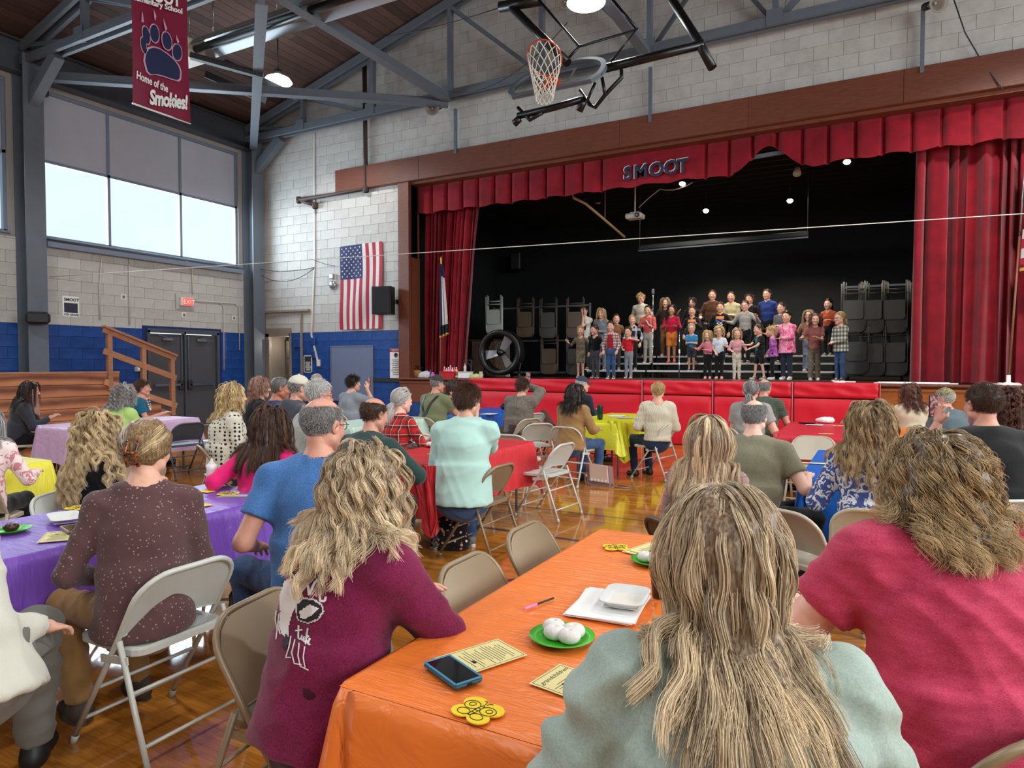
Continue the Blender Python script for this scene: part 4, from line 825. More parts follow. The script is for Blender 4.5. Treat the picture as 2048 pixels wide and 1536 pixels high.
# mic stands
def mic_stand(px, ytop, Y, z0, lab, mic):
    zt = ony(px, ytop, Y)[2]; x = ony(px, ytop, Y)[0]; t = empty('microphone_stand', (x, Y, z0), 0, lab, 'microphone stand'); b = MB(); b.lathe([(.001, .03), (.03, .03), (.13, .012), (.135, 0), (.001, 0)], 20); b.build('base', M['dark'], t); h = zt - z0
    b = MB(); b.tube([(0, 0, .02), (0, 0, h * .55)], .013, 8); b.tube([(0, 0, h * .5), (0, 0, h - .05)], .009, 8); b.build('tube', M['chrome'], t); b = MB(); b.lathe([(.015, -.04), (.018, 0), (.015, .04)], 8, (0, 0, h * .55)); b.build('clutch', M['white'], t)
    b = MB()
    if mic: b.box((0, 0, h), (.06, .06, .12), None, 0, .012)
    else: b.lathe([(.001, -.1), (.012, -.09), (.012, .02), (.024, .04), (.022, .08), (.001, .09)], 10, (0, -.04, h), rotx(.9))
    b.build('microphone', M['steel_grey'] if mic else M['dark'], t)
mic_stand(1306, 583, 15.9, SZ, 'tall thin stand with a small grey microphone behind the children', True)
mic_stand(1359, 655, 13.35, SZ, 'straight microphone stand with round base at the stage edge', False)
# drum fan
c = ony(1003, 705, 13.55); t = empty('drum_fan', (c[0], 13.55, SZ), .12, 'big black drum fan with spoked guard on the left of the stage', 'fan'); Rr_ = .50; zc = c[2] - SZ; RX_ = rotx(PI / 2)
b = MB(); b.lathe([(Rr_ - .1, -.16), (Rr_ - .02, -.17), (Rr_ + .02, -.15), (Rr_ + .02, .15), (Rr_ - .02, .17), (Rr_ - .1, .16), (Rr_ - .07, .0), (Rr_ - .1, -.16)], 40, (0, 0, zc), RX_); b.build('drum', M['black_paint'], t)
for k in range(26): b = MB(); a = 2 * PI * k / 26; b.tube([(.05 * math.cos(a), .10, zc + .05 * math.sin(a)), ((Rr_ - .09) * math.cos(a), .13, zc + (Rr_ - .09) * math.sin(a))], .004, 4); b.build('guard_spoke', M['dark'], t)
for r in (.16, .28): b = MB(); b.tube([(r * math.cos(a), .12, zc + r * math.sin(a)) for a in np.linspace(0, 2 * PI, 25)[:-1]], .003, 4, closed=True); b.build('guard_ring', M['dark'], t)
for k, a0 in enumerate((1.05, PI + .15, -1.0)):
    V = []
    for i in range(8):
        r = .06 + (Rr_ - .17) * i / 7; w = .06 + .05 * i / 7
        for s in (-1, 0, 1): a = a0; V.append((r * math.cos(a) - s * w * math.sin(a), -.03 * s - .02, zc + r * math.sin(a) + s * w * math.cos(a)))
    b = MB(); b.grid(V, 8, 3); b.grid(A(V) + A([0, .004, 0]), 8, 3); b.build('blade', M['alu'], t)
b = MB(); b.lathe([(.001, -.08), (.07, -.06), (.08, .1), (.001, .12)], 16, (0, 0, zc), RX_); b.build('hub', M['black_paint'], t)
b = MB()
for s in (-1, 1): b.tube([(s * .40, -.22, .03), (s * .42, .22, .03)], .02, 6); b.tube([(s * .41, 0, .03), (s * .47, 0, zc * .6)], .02, 6)
b.build('stand', M['black_paint'], t)
for s in (-1, 1):
    b = MB(); b.lathe([(.001, -.025), (.06, -.025), (.06, .025), (.001, .025)], 12, (s * .44, 0, .06), roty(PI / 2)); b.build('wheel', M['black'], t)
b = MB(); b.box((-.02, .25, .45), (.10, .03, .85)); tag(b.build('white_board_edge', M['offwhite'], None), 'narrow white board standing behind the drum fan', 'board').location = (c[0] + .02, 13.6, SZ)
# box cabinet behind the fan
c = ony(965, 700, 14.6); t = empty('wooden_cabinet', (c[0], 14.7, SZ), 0, 'brown box cabinet behind the drum fan on stage', 'cabinet'); b = MB(); b.box((.12, 0, .45), (.70, .5, .90), None, 0, .01); b.build('body', mat('cab_brown', (92, 72, 60), .6, var=.1), t); b = MB(); b.box((.12, 0, .91), (.76, .54, .03)); b.build('top', mat('cab_top', (70, 54, 44), .5), t)
c = ony(917, 730, 13.9); t = empty('black_case', (c[0], 13.9, SZ), 0, 'black flight case with a small white mark beside the curtain', 'case'); b = MB(); b.box((0, 0, .24), (.62, .4, .48), None, 0, .02); b.build('body', M['black'], t); b = MB(); b.lathe([(.001, 0), (.012, 0)], 8, (-.12, -.205, .22), rotx(PI / 2)); b.build('badge', M['white'], t)
for dx in (-.2, .2): b = MB(); b.box((dx, -.205, .40), (.06, .015, .05)); b.build('latch', M['steel_dark'], t)
c = ony(942, 720, 13.6); t = empty('folding_trestle', (c[0], 13.6, SZ), 0, 'grey metal trestle leg standing beside the brown cabinet', 'trestle'); b = MB(); b.bar((.0, 0, 0), (.02, 0, .40), .03, .03); b.bar((-.14, 0, .41), (.03, 0, .41), .03, .03); b.bar((-.13, 0, .40), (.01, 0, .24), .02, .02); b.build('frame', M['alu'], t); b = MB(); b.box((0, 0, .015), (.06, .2, .03)); b.build('foot', M['black'], t)
# things on the stage edge
EY = 12.98
def at_edge(px, Y=EY): x = ony(px, 752, Y)[0]; return (x, Y, SZ)
t = empty('flower_basket', at_edge(834), 0, 'woven flower pot with dark leaves at the left end of the stage', 'flower pot'); b = MB(); b.lathe([(.001, 0), (.075, 0), (.10, .16), (.105, .17), (.09, .17), (.085, .15), (.001, .14)], 16); b.build('pot', mat('wicker', (180, 130, 66), .8, var=.2, vscale=60, bump=.5, bscale=120), t)
b = MB(); r = random.Random(4)
for k in range(26): a, e = r.uniform(0, 6.28), r.uniform(.3, 1.3); d = A([math.cos(a) * math.cos(e), math.sin(a) * math.cos(e), math.sin(e)]); p = A([0, 0, .15]) + d * .09; b.add([p, p + d * .03 + A([.02, 0, 0]), p + d * .06, p + d * .03 - A([.02, 0, 0])], [(0, 1, 2, 3)])
o = b.build('leaves', mat('leaf_dark', (58, 38, 42), .6), t)
def cloth_heap(name, px, w, d, h, m, lab, seed, cat='cloth', Y=EY):
    V, Q = sdf_mesh([P_ell((0, 0, h * .3), (w / 2, d / 2, h * .7), k=.02), P_ell((w * .2, .02, h * .4), (w * .28, d * .3, h * .6), k=.03), P_ell((-w * .25, -.02, h * .3), (w * .25, d * .35, h * .45), k=.03), P_pl((0, 0, .002), (0, 0, -1))], .012, 1, folds(seed, .03, .07)); V[:, 2] = np.maximum(V[:, 2], .001); o = qmesh(name, V, Q, m); o.location = at_edge(px, Y); tag(o, lab, cat)
cloth_heap('cloth_bag', 850, .34, .22, .15, mat('bag_white', (206, 202, 212), .7, var=.15, vscale=20), 'crumpled white cloth bag beside the flower pot on the stage edge', 3, 'bag')
cloth_heap('plastic_bag', 920, .22, .16, .08, mat('bag_clear', (196, 200, 210), .4), 'crumpled pale plastic bag in front of the white box', 9, 'bag')
cloth_heap('green_wrap', 952, .26, .16, .10, mat('wrap_green', (196, 206, 130), .6), 'crumpled yellow green wrapping beside the glass jars', 5)
def bottle(px, r, h, col, lab, cap=None, Y=EY, z=SZ): t = empty('bottle', (at_edge(px, Y)[0], Y, z), 0, lab, 'bottle'); b = MB(); b.lathe([(.001, 0), (r, .003), (r, h * .68), (r * .45, h * .82), (r * .42, h * .9), (.001, h * .9)], 12); b.build('body', mat('bottle_%d_%d_%d' % col, col, .25), t); b = MB(); b.lathe([(r * .5, h * .88), (r * .5, h), (.001, h)], 10); b.build('cap', mat('cap_%s' % str(cap), cap or (230, 230, 230), .4), t)
bottle(861, .032, .20, (44, 72, 96), 'dark blue bottle right of the crumpled white bag', (40, 40, 50)); bottle(866, .045, .13, (206, 92, 178), 'pink bottle right of the crumpled white bag', (220, 120, 196), 12.92)
t = empty('red_bin', at_edge(900), 0, 'red plastic bin holding small bottles on the stage edge', 'bin'); b = MB(); b.prism([(-.16, 0), (.16, 0), (.19, .14), (-.19, .14)], -.12, .12, (A([[1, 0, 0], [0, 0, 1], [0, 1, 0]], float), (0, 0, 0))); b.build('tub', mat('bin_red', (196, 22, 32), .4), t); b = MB(); b.box((0, 0, .145), (.40, .27, .02), None, 0, .008); b.build('rim', mat('bin_red', (196, 22, 32), .4), t)
for k, (px, col, h) in enumerate(((889, (226, 120, 100), .20), (893, (240, 220, 220), .17), (897, (226, 150, 196), .19), (901, (236, 150, 190), .23), (905, (232, 200, 210), .18), (909, (236, 110, 130), .18), (913, (240, 190, 120), .19))): bottle(px, .026, h, col, ('salmon', 'white', 'lilac pink', 'tall pink', 'pale', 'rose red', 'orange')[k] + ' bottle standing in the red bin on stage', (240, 236, 236), 12.98 + .03 * (k % 2), SZ + .06)
t = empty('white_box', at_edge(931), 0, 'open white plastic box right of the red bin', 'box'); b = MB(); b.box((0, 0, .07), (.28, .22, .14), None, 0, .012); b.build('tub', M['white'], t); b = MB(); b.box((0, 0, .145), (.30, .24, .014), None, 0, .005); b.build('rim', M['offwhite'], t)
bottle(930, .03, .20, (206, 200, 196), 'grey topped bottle standing in the white box', (196, 160, 90), EY, SZ + .13)
def jar(px, lab, Y=EY): t = empty('glass_jar', at_edge(px, Y), 0, lab, 'jar'); b = MB(); b.lathe([(.001, 0), (.045, .002), (.048, .02), (.048, .10), (.036, .125), (.036, .14)], 14); b.build('glass', mat('jar_glass', (196, 190, 160), .1, spec=.6), t); b = MB(); b.lathe([(.04, .13), (.04, .155), (.001, .156)], 14); b.build('lid', mat('jar_lid', (206, 190, 150), .4), t)
jar(962, 'glass jar on the stage edge left of the drum fan')
for i, (px, w, n, lab) in enumerate(((1683, .30, 2, 'left end, above the last red mat'), (1790, .55, 5, 'big bundle under the right curtain'), (1850, .5, 2, 'to the right of the bundle'), (1895, .3, 1, 'near the black shirted man'), (2000, .5, 4, 'at the foot of the flag pole'))):
    t = empty('paper_rolls' if i != 4 else 'paper_sheets', (at_edge(px, 12.9)[0], 12.9, SZ), 0, 'white papers on the stage edge, ' + lab, 'paper'); r = random.Random(px)
    for k in range(n): b = MB(); b.tube([(-w / 2 + r.uniform(-.05, .05), .02 * k - .04, .012 + .012 * (k % 2)), (w / 2 + r.uniform(-.1, .1), .02 * k - .04 + r.uniform(-.02, .02), .012 + .012 * (k % 2))], .012, 6) if i != 4 else b.box((r.uniform(-.2, .2), r.uniform(-.05, .05), .004 + .006 * k), (.28, .2, .002), rotz(r.uniform(-.6, .6)) @ rotx(r.uniform(0, .25))); b.build('sheet', M['white'], t)
# flags on poles
def pole_flag(px_base, Y, ztop, tiltx, lab, kind, x=None):
    x = ony(px_base, 757, Y)[0] if x is None else x; t = empty('flag_pole', (x, Y, SZ), 0, lab, 'flag'); top = A([tiltx, 0, ztop - SZ]); b = MB(); b.tube([(0, 0, .02), top * .62], .016, 8); b.build('pole', mat('pole_wood', (128, 88, 62), .4), t); b = MB(); b.tube([top * .62, top], .013, 8); b.build('upper_pole', M['alu'], t)
    b = MB(); b.lathe([(.001, .12), (.03, .06), (.012, .0), (.02, -.03), (.012, -.08)], 10, tuple(top)); b.build('finial', mat('brass', (190, 150, 70), .3, metal=.9), t); b = MB(); b.lathe([(.11, 0), (.10, .03), (.03, .05), (.028, .16), (.001, .16)], 18); b.build('base', M['white'] if kind == 'us' else M['chrome'], t)
    return t, top
gold = mat('gold_fringe', (206, 160, 62), .6)
def furled(t, top, L, w, fnmat, nfold=3.3, wb=None):
    """flag hanging in folds from the pole; fnmat(u, v) gives the material index"""
    nu, nv = 40, 40; V = []; wb = wb or w; 
    for i in range(nu):
        for j in range(nv):
            u, v = i / (nu - 1), j / (nv - 1); hang = v * L * (1 - .12 * u) + .22 * u * w; xx = .02 + (w * .30 + (wb - w * .3) * v) * (u ** .9) * .55; yy = -.05 - .055 * math.sin(u * nfold * 2 * PI) * (.5 + .5 * v) - .02
            V.append(top * (1 - 0) + A([xx - top[0] * hang / max(.1, top[2]) , yy, -.05 - hang]))
    return V, nu, nv
t, top = pole_flag(881, 13.0, ony(884, 522, 13.0)[2], .03, 'furled state flag with gold edge on a pole before the left curtain', 'wv'); V, nu, nv = furled(t, top, 1.72, .55, None, 2.6, .42); V = A(V)
def part_grid(nm, i0, i1, j0, j1, m): 
    b = MB(); W_ = V.reshape(nu, nv, 3)[i0:i1, j0:j1].reshape(-1, 3); b.grid(W_, i1 - i0, j1 - j0); b.build(nm, m, t)
part_grid('blue_field', 0, 12, 0, 34, navy_f); part_grid('white_field', 11, 40, 6, 34, white_f); part_grid('blue_border', 11, 40, 0, 7, navy_f); part_grid('blue_hem', 0, 40, 33, 39, mat('flag_black', (24, 24, 34), .7)); part_grid('fringe', 0, 40, 38, 40, gold); part_grid('fringe', 37, 40, 30, 40, gold)
t, top = pole_flag(2017, 12.93, 4.9, .16, 'American flag with gold fringe on a pole at the right curtain', 'us'); V, nu, nv = furled(t, top, 1.9, .8, None, 2.2, .85); V = A(V)
part_grid('canton', 0, 20, 0, 18, navy_f)
for k in range(7): part_grid('stripe', 0 if k > 2 else 19, 40, 17 + k * 3 if k > 2 else 1 + k * 8, min(40, 21 + k * 3) if k > 2 else 9 + k * 8, red_f if k % 2 == 0 else white_f)
part_grid('fringe', 0, 40, 37, 40, gold)
W_ = V.reshape(nu, nv, 3); sb = MB()
for i in range(3, 19, 4):
    for j in range(2, 17, 3): sb.add([W_[i, j] + A([x, -.008, z]) for x, z in star_pts(.026)], [list(range(10))])
sb.build('stars', white_f, t)
# ---------------------------------------------------------------- folding chairs and tables
CHM = {'white': mat('chair_white', (196, 198, 190), .4, metal=.1, var=.06, vscale=20), 'beige': mat('chair_beige', (186, 176, 156), .4, metal=.1, var=.06, vscale=20), 'tan': mat('chair_tan', (142, 124, 98), .4, metal=.15, var=.06, vscale=20), 'slate': mat('chair_slate', (74, 84, 98), .45, var=.06),
       'brown': mat('chair_brown', (88, 74, 62), .45, metal=.1, var=.1, vscale=12), 'grey': mat('chair_grey', (70, 68, 64), .45, metal=.1, var=.1, vscale=12)}
FA = A([0, .25, 0]); FD = nrm((0, -.50, .735)); FN = np.cross(A([1.0, 0, 0]), FD)             # the back frame leans from the front feet to the top of the back
def fpt(x, s, n=0.0): return FA + A([x, 0, 0]) + FD * s + FN * n
def arch(hw, s_top, rc, s0, n=7):
    L = [(-hw, s0)]
    for a in np.linspace(PI, PI / 2, n): L.append((-(hw - rc) + rc * math.cos(a), s_top - rc + rc * math.sin(a)))
    for a in np.linspace(PI / 2, 0, n): L.append(((hw - rc) + rc * math.cos(a), s_top - rc + rc * math.sin(a)))
    return L + [(hw, s0)]
def rounded(w, d, r, n=5):
    P = []
    for cx, cy, a0 in ((w - r, d - r, 0), (-w + r, d - r, PI / 2), (-w + r, -d + r, PI), (w - r, -d + r, 1.5 * PI)):
        for a in np.linspace(a0, a0 + PI / 2, n): P.append((cx + r * math.cos(a), cy + r * math.sin(a)))
    return P
def chair_proto(c):
    m = CHM[c]; t = empty('folding_chair', (0, 0, -50)); r = .0115
    b = MB(); ST = .885; hw = .218; L = [(-hw, .0), (-hw, .45)] + arch(hw, ST, .125, .6) + [(hw, .45), (hw, .0)]; b.tube([fpt(x * (1 if s > .5 else 1.0), s, -.05 * max(0, s - .55) ** 1.0) for x, s in L], r, 8); b.build('back_frame', m, t)
    b = MB(); pan = arch(hw - .008, ST - .008, .118, .615, 6); nu = 9; rows = []; up = [p for p in pan]
    lo = .60; V = []
    for i, u in enumerate(np.linspace(-1, 1, 15)):
        x = u * (hw - .010); e = hw - .010 - .115; top = ST - .012 - (.118 - math.sqrt(max(.118 ** 2 - max(0, abs(x) - e) ** 2, 0)));
        for j in range(6): s = lo + (top - lo) * j / 5; V.append(fpt(x, s, -.05 * max(0, s - .55) - .018 * (1 - u * u) + .004))
    b.grid(V, 15, 6); b.grid(A(V) - FN * .008, 15, 6); b.tube([fpt(u * (hw - .012), lo, -.018 * (1 - u * u) - .002) for u in np.linspace(-1, 1, 11)], .006, 6); b.build('backrest', m, t)
    for s in (-1, 1):
        b = MB(); b.tube([(s * .232, -.285, .004), (s * .232, -.205, .22), (s * .230, -.105, .49)], r, 8); b.build('leg', m, t)
        b = MB(); b.bar((s * .226, .02, .40), (s * .226, -.15, .42), .006, .03); b.build('hinge_bar', m, t)
        for (y, nm) in ((.25, 'foot_cap'), (-.286, 'foot_cap')): b = MB(); b.lathe([(.001, .0), (.015, .0), (.0155, .035), (.012, .04)], 8, (s * (.218 if y > 0 else .232), y - (.012 if y > 0 else -.004), 0), rotx(.42 if y > 0 else -.3)); b.build(nm, m, t)
    for (y, z) in ((-.245, .115), (-.175, .30)): b = MB(); b.tube([(-.230, y, z), (.230, y, z)], .008, 6); b.build('stretcher', m, t)
    for s in (.14, .32): b = MB(); p = fpt(0, s); b.tube([(-.216, p[1], p[2]), (.216, p[1], p[2])], .008, 6); b.build('stretcher', m, t)
    b = MB(); P = rounded(.205, .20, .06); n = len(P); V = [(x, y + .03, .425) for x, y in P] + [(x, y + .03, .448) for x, y in P] + [(x * .93, y * .93 + .03, .455) for x, y in P] + [(x * .8, y * .8 + .03, .450) for x, y in P]
    b.add(V, [(k * n + i, k * n + (i + 1) % n, (k + 1) * n + (i + 1) % n, (k + 1) * n + i) for k in range(3) for i in range(n)] + [tuple(3 * n + i for i in range(n))], 0, False); b.build('seat', m, t)
    return t
_CH = {}
def chair(x, y, face, colr, label, group='folding chairs at the tables'):
    """face: direction the sitter looks, degrees counter-clockwise from the stage"""
    if colr not in _CH: _CH[colr] = o = chair_proto(colr)
    else: o = copy_tree(_CH[colr])
    o.location = (x, y, 0); o.rotation_euler = (0, 0, math.radians(face)); tag(o, label, 'chair', group); return o
def plastic(name, col, tr=.0):
    def fn(t):
        v = t.coord(); a = t.noise(v, 2.2, 3, .5, .6); w = t.noise(t.coord((1, 6, 1)), 5, 3, .6, 1.2); h = t.math('ADD', t.math('MULTIPLY', a, .6), t.math('MULTIPLY', w, .5)); t.bump(h, .7, .03); c = s2l(col); t.color(t.mix(a, [x * .9 for x in c], [min(1, x * 1.06) for x in c]))
    return mat('cloth_' + name, col, .36, spec=.45, fn=fn)
def table(cx, cy, w, d, col, label, drop=.32, seed=1, top_m=None, rot=0.0, tail=None, legs=True, cname=None, grp='folding tables'):
    """folding table (legs, top) and the plastic cloth lying on it"""
    H = .735
    t = empty('folding_table', (cx, cy, 0), rot, 'folding table under the ' + ' '.join(label.split()[:9]), 'table', None)
    b = MB(); b.box((0, 0, H - .03), (w - .03, d - .03, .045), None, 0, .015); b.build('tabletop', top_m or M['offwhite'], t)
    for sy in (-1, 1):
        for sx in (-1, 1): b = MB(); b.tube([(sx * (w / 2 - .10), sy * (d / 2 - .22), .0), (sx * (w / 2 - .10), sy * (d / 2 - .22), .35), (sx * (w / 2 - .16), sy * (d / 2 - .32), H - .05)], .014, 8); b.build('leg', M['steel_grey'], t)
        b = MB(); b.tube([(-(w / 2 - .1), sy * (d / 2 - .22), .28), ((w / 2 - .1), sy * (d / 2 - .22), .28)], .01, 6); b.build('stretcher', M['steel_grey'], t)
    r = np.random.default_rng(seed); P = []; rc = .05; step = .035
    hw, hd = w / 2, d / 2; segs = [((hw, -hd + rc), (hw, hd - rc)), ((hw - rc, hd), (-hw + rc, hd)), ((-hw, hd - rc), (-hw, -hd + rc)), ((-hw + rc, -hd), (hw - rc, -hd))]; cor = [(hw - rc, hd - rc, 0), (-hw + rc, hd - rc, PI / 2), (-hw + rc, -hd + rc, PI), (hw - rc, -hd + rc, 1.5 * PI)]
    for (p, q), (cx_, cy_, a0) in zip(segs, cor):
        p, q = A(p), A(q); n = max(3, int(np.linalg.norm(q - p) / step)); nv = A([(q - p)[1], -(q - p)[0]]) / np.linalg.norm(q - p)
        for k in range(n): P.append((*(p + (q - p) * k / n), nv[0], nv[1], 0.0))
        for k in range(9): a = a0 + PI / 2 * k / 8; P.append((cx_ + rc * math.cos(a), cy_ + rc * math.sin(a), math.cos(a), math.sin(a), math.sin(PI * k / 8)))
    n = len(P); s = np.arange(n) * step; ph = r.uniform(0, 6.28, 8); rows = 15; V = []
    fold = lambda s_: .5 * math.sin(s_ * 9 + ph[0] + 1.2 * math.sin(s_ * 2.3 + ph[1])) + .35 * math.sin(s_ * 17 + ph[2]) + .3 * math.sin(s_ * 31 + ph[3])
    for i, (x, y, nx, ny, c) in enumerate(P):
        dr = drop * (1 + .28 * c) + .015 * math.sin(s[i] * 3 + ph[4])
        for j in range(rows):
            if j == 0: V.append((x * .965, y * .985, H)); continue
            if j == 1: V.append((x * .995, y * .997, H - .001)); continue
            t_ = (j - 1) / (rows - 2); o = .008 + .03 * t_ + (.03 * fold(s[i]) * t_ ** .8) + c * .075 * t_ * (1 + .4 * math.sin(i)); V.append((x + nx * o, y + ny * o, H - .008 - dr * t_))
    b = MB(); b.grid(V, n, rows, closed=True); nu, nv = max(8, int(w / .05)), max(8, int(d / .05)); T = []
    for i in range(nu):
        for j in range(nv): x, y = (i / (nu - 1) - .5) * w * .97, (j / (nv - 1) - .5) * d * .985; T.append((x, y, H + .0012 + .0012 * math.sin(x * 13 + ph[5]) * math.sin(y * 7 + ph[6])))
    b.grid(T, nu, nv); o = b.build('tablecloth', plastic(cname or label.split()[0], col)); o.location = (cx, cy, 0); o.rotation_euler = (0, 0, rot); tag(o, label, 'tablecloth', None)
    return o
TZ = .738
ORG = table(-.765, 2.19, .86, 1.86, (240, 126, 52), 'orange plastic tablecloth on the nearest table', .40, 3, cname='org')
PUR = table(-3.57, 2.08, .80, 1.95, (124, 78, 184), 'purple plastic tablecloth on the table at left', .36, 5, cname='pur')
REDC = table(-3.50, 5.35, .74, 1.90, (206, 50, 58), 'red plastic tablecloth between the plaid shirt and the mint sweater', .42, 7, cname='redc')
YELC = table(-3.42, 9.55, .80, 1.85, (214, 212, 40), 'bright yellow green tablecloth with a long corner in front of the red mats', .34, 9, cname='yelc')
BLUB = table(-5.80, 9.75, .86, 1.8, (14, 96, 190), 'blue tablecloth on the table behind the mint sweater', .34, 11, cname='blub')
REDR = table(-.62, 9.15, .84, 1.9, (206, 44, 60), 'red tablecloth on the table beside the couple', .40, 13, cname='redr')
BLUR = table(-0.05, 6.0, .86, 1.9, (10, 100, 196), 'bright blue tablecloth beside the olive shirt', .46, 15, cname='blur')
PINK = table(-9.25, 5.72, .80, 1.85, (206, 172, 206), 'pale lilac tablecloth beside the bearded man', .46, 17, rot=.0, cname='pink')
YELL = table(-6.45, 2.22, .80, 1.85, (226, 216, 60), 'lemon yellow tablecloth at the left edge', .36, 21, cname='yell')
MINT = table(-6.2, 7.45, .75, 1.8, (190, 214, 200), 'pale mint tablecloth behind the bald blue shirt', .30, 23, cname='mint')
ORG2 = table(0.15, 9.2, 0.6, 1.4, (226, 120, 50), 'orange tablecloth half hidden behind the floral blouse', .30, 25, cname='org2')
# long yellow corner of the yellow cloth and red corner of the red cloth
def corner_tail(base, pts, w0, w1, col, cname, lab, parent):
    V = []; n = len(pts)
    for i, p in enumerate(pts):
        t_ = i / (n - 1); w = (w0 + (w1 - w0) * t_) * (math.sin(min(1, (1 - t_) * 3) * PI / 2) ** .5)
        for k in range(9): u = k / 8 - .5; V.append(A(p) + A([u * w, .03 * math.sin(k * 1.9 + i * .5), 0]))
    b = MB(); b.grid(V, n, 9); o = b.build('hanging_corner', plastic(cname, col), parent); o.matrix_parent_inverse = Matrix.Translation(-Vector(parent.location)); return o
corner_tail(None, [ony(x, y, 8.62) for x, y in ((1228, 842), (1232, 862), (1238, 885), (1245, 905), (1249, 918), (1250, 927))], .22, .20, (214, 212, 40), 'yelc', '', YELC)
corner_tail(None, [ony(x, y, 4.18) for x, y in ((842, 930), (846, 965), (852, 1000), (860, 1040), (866, 1075))], .26, .12, (216, 62, 68), 'redc', '', REDC)
# ---- chairs read off the floor
CHR = chair
CHR(-2.63, 1.76, 90, 'white', 'white folding chair under the brown cardigan woman')
CHR(-1.64, 1.63, -80, 'tan', 'tan folding chair behind the maroon shirt')
CHR(-1.30, 2.95, -90, 'tan', 'empty tan folding chair tucked under the far side of the orange table')
CHR(-1.26, 2.33, -90, 'tan', 'empty tan folding chair nearest the maroon shirt at the orange table')
CHR(.22, 2.02, 44, 'tan', 'tan folding chair behind the pink red shirt at the right edge')
CHR(-2.82, 4.66, 88, 'tan', 'tan folding chair turned sideways under the mint sweater')
CHR(-2.95, 6.2, 84, 'white', 'empty whitish folding chair behind the mint sweater')
CHR(-3.42, 8.0, -9, 'white', 'whitish folding chair under the tan coat')
CHR(-2.62, 8.92, 78, 'white', 'white folding chair under the cream sweater')
CHR(-2.20, 9.95, 84, 'brown', 'brown folding chair just behind the cream sweater')
CHR(-4.1, 8.2, 50, 'white', 'empty whitish folding chair left of the tan coat')
CHR(-4.75, 10.35, -80, 'brown', 'empty brown folding chair beside the camouflage sweater')
CHR(-5.0, 9.75, 70, 'white', 'empty white folding chair right of the blue table')
CHR(-4.98, 8.0, 60, 'beige', 'empty beige folding chair next to the mint sweater head')
CHR(-3.62, 6.85, 0, 'white', 'whitish folding chair at the end of the red table')
CHR(-5.86, 8.32, -5, 'beige', 'beige folding chair behind the suspenders')
CHR(-6.95, 7.2, -80, 'beige', 'beige folding chair behind the grey T-shirt')
CHR(-0.35, 4.15, -30, 'beige', 'empty beige folding chair between the olive shirt and the floral blouse')
CHR(-.62, 7.85, 175, 'beige', 'empty beige folding chair at the near end of the red table')
CHR(-.25, 10.7, 180, 'tan', 'tan folding chair at the far end of the red table')
CHR(1.12, 4.55, 60, 'tan', 'tan folding chair at the right edge in front of the black polo shirt')
CHR(1.35, 5.2, 75, 'tan', 'empty tan folding chair at the right edge')
CHR(0.75, 7.6, 30, 'white', 'pale folding chair behind the floral blouse head')
CHR(-5.35, 1.6, 75, 'beige', 'beige folding chair at the yellow table, near the long blonde curls')
CHR(-5.45, 3.4, 82, 'beige', 'pale folding chair right behind the long blonde curls')
CHR(-7.2, 3.05, -80, 'tan', 'tan folding chair at the left edge beside the bearded man')
CHR(-4.3, 1.75, -90, 'beige', 'empty beige folding chair on the far side of the purple table')
CHR(-4.28, 1.15, -88, 'beige', 'beige folding chair at the left end of the purple table')
CHR(-8.32, 5.95, 82, 'slate', 'dark slate folding chair at the lilac table')
CHR(-8.2, 6.5, 84, 'white', 'pale grey folding chair next to the dark slate one')
CHR(-8.3, 8.4, 120, 'slate', 'slate folding chair far left beside the pink tablecloth')
# ---- choral risers
RL = [(1.372, 15.55), (1.545, 15.98), (1.715, 16.41)]; ex = [1172, 1292, 1408, 1536, 1680]
for k in range(4):
    xa, xb = ony(ex[k], 742, 15.55)[0] + .02, ony(ex[k + 1], 742, 15.55)[0] - .02; t = empty('choral_riser', ((xa + xb) / 2, 15.98, SZ), 0, 'black three step choral riser with silver edges, %s of the four' % ('leftmost', 'second from the fan', 'third from the fan', 'rightmost')[k], 'riser', 'choral risers on the stage'); w = xb - xa
    for z, y in RL:
        b = MB(); b.box((0, y + .21 - 15.98, z - SZ - .025), (w, .42, .045)); b.build('step', M['black'], t); b = MB(); b.box((0, y - .005 - 15.98, z - SZ - .02), (w, .02, .042), None, 0, .004); b.build('edge_strip', M['edge_grey'], t)
        for s in (-1, 1): b = MB(); b.bar((s * (w / 2 - .12), y + .08 - 15.98, 0), (s * (w / 2 - .12), y + .08 - 15.98, z - SZ - .04), .03, .03, (0, 1, 0)); b.bar((s * (w / 2 - .12), y + .36 - 15.98, 0), (s * (w / 2 - .12), y + .36 - 15.98, z - SZ - .04), .03, .03, (0, 1, 0)); b.build('leg', M['dark'], t)
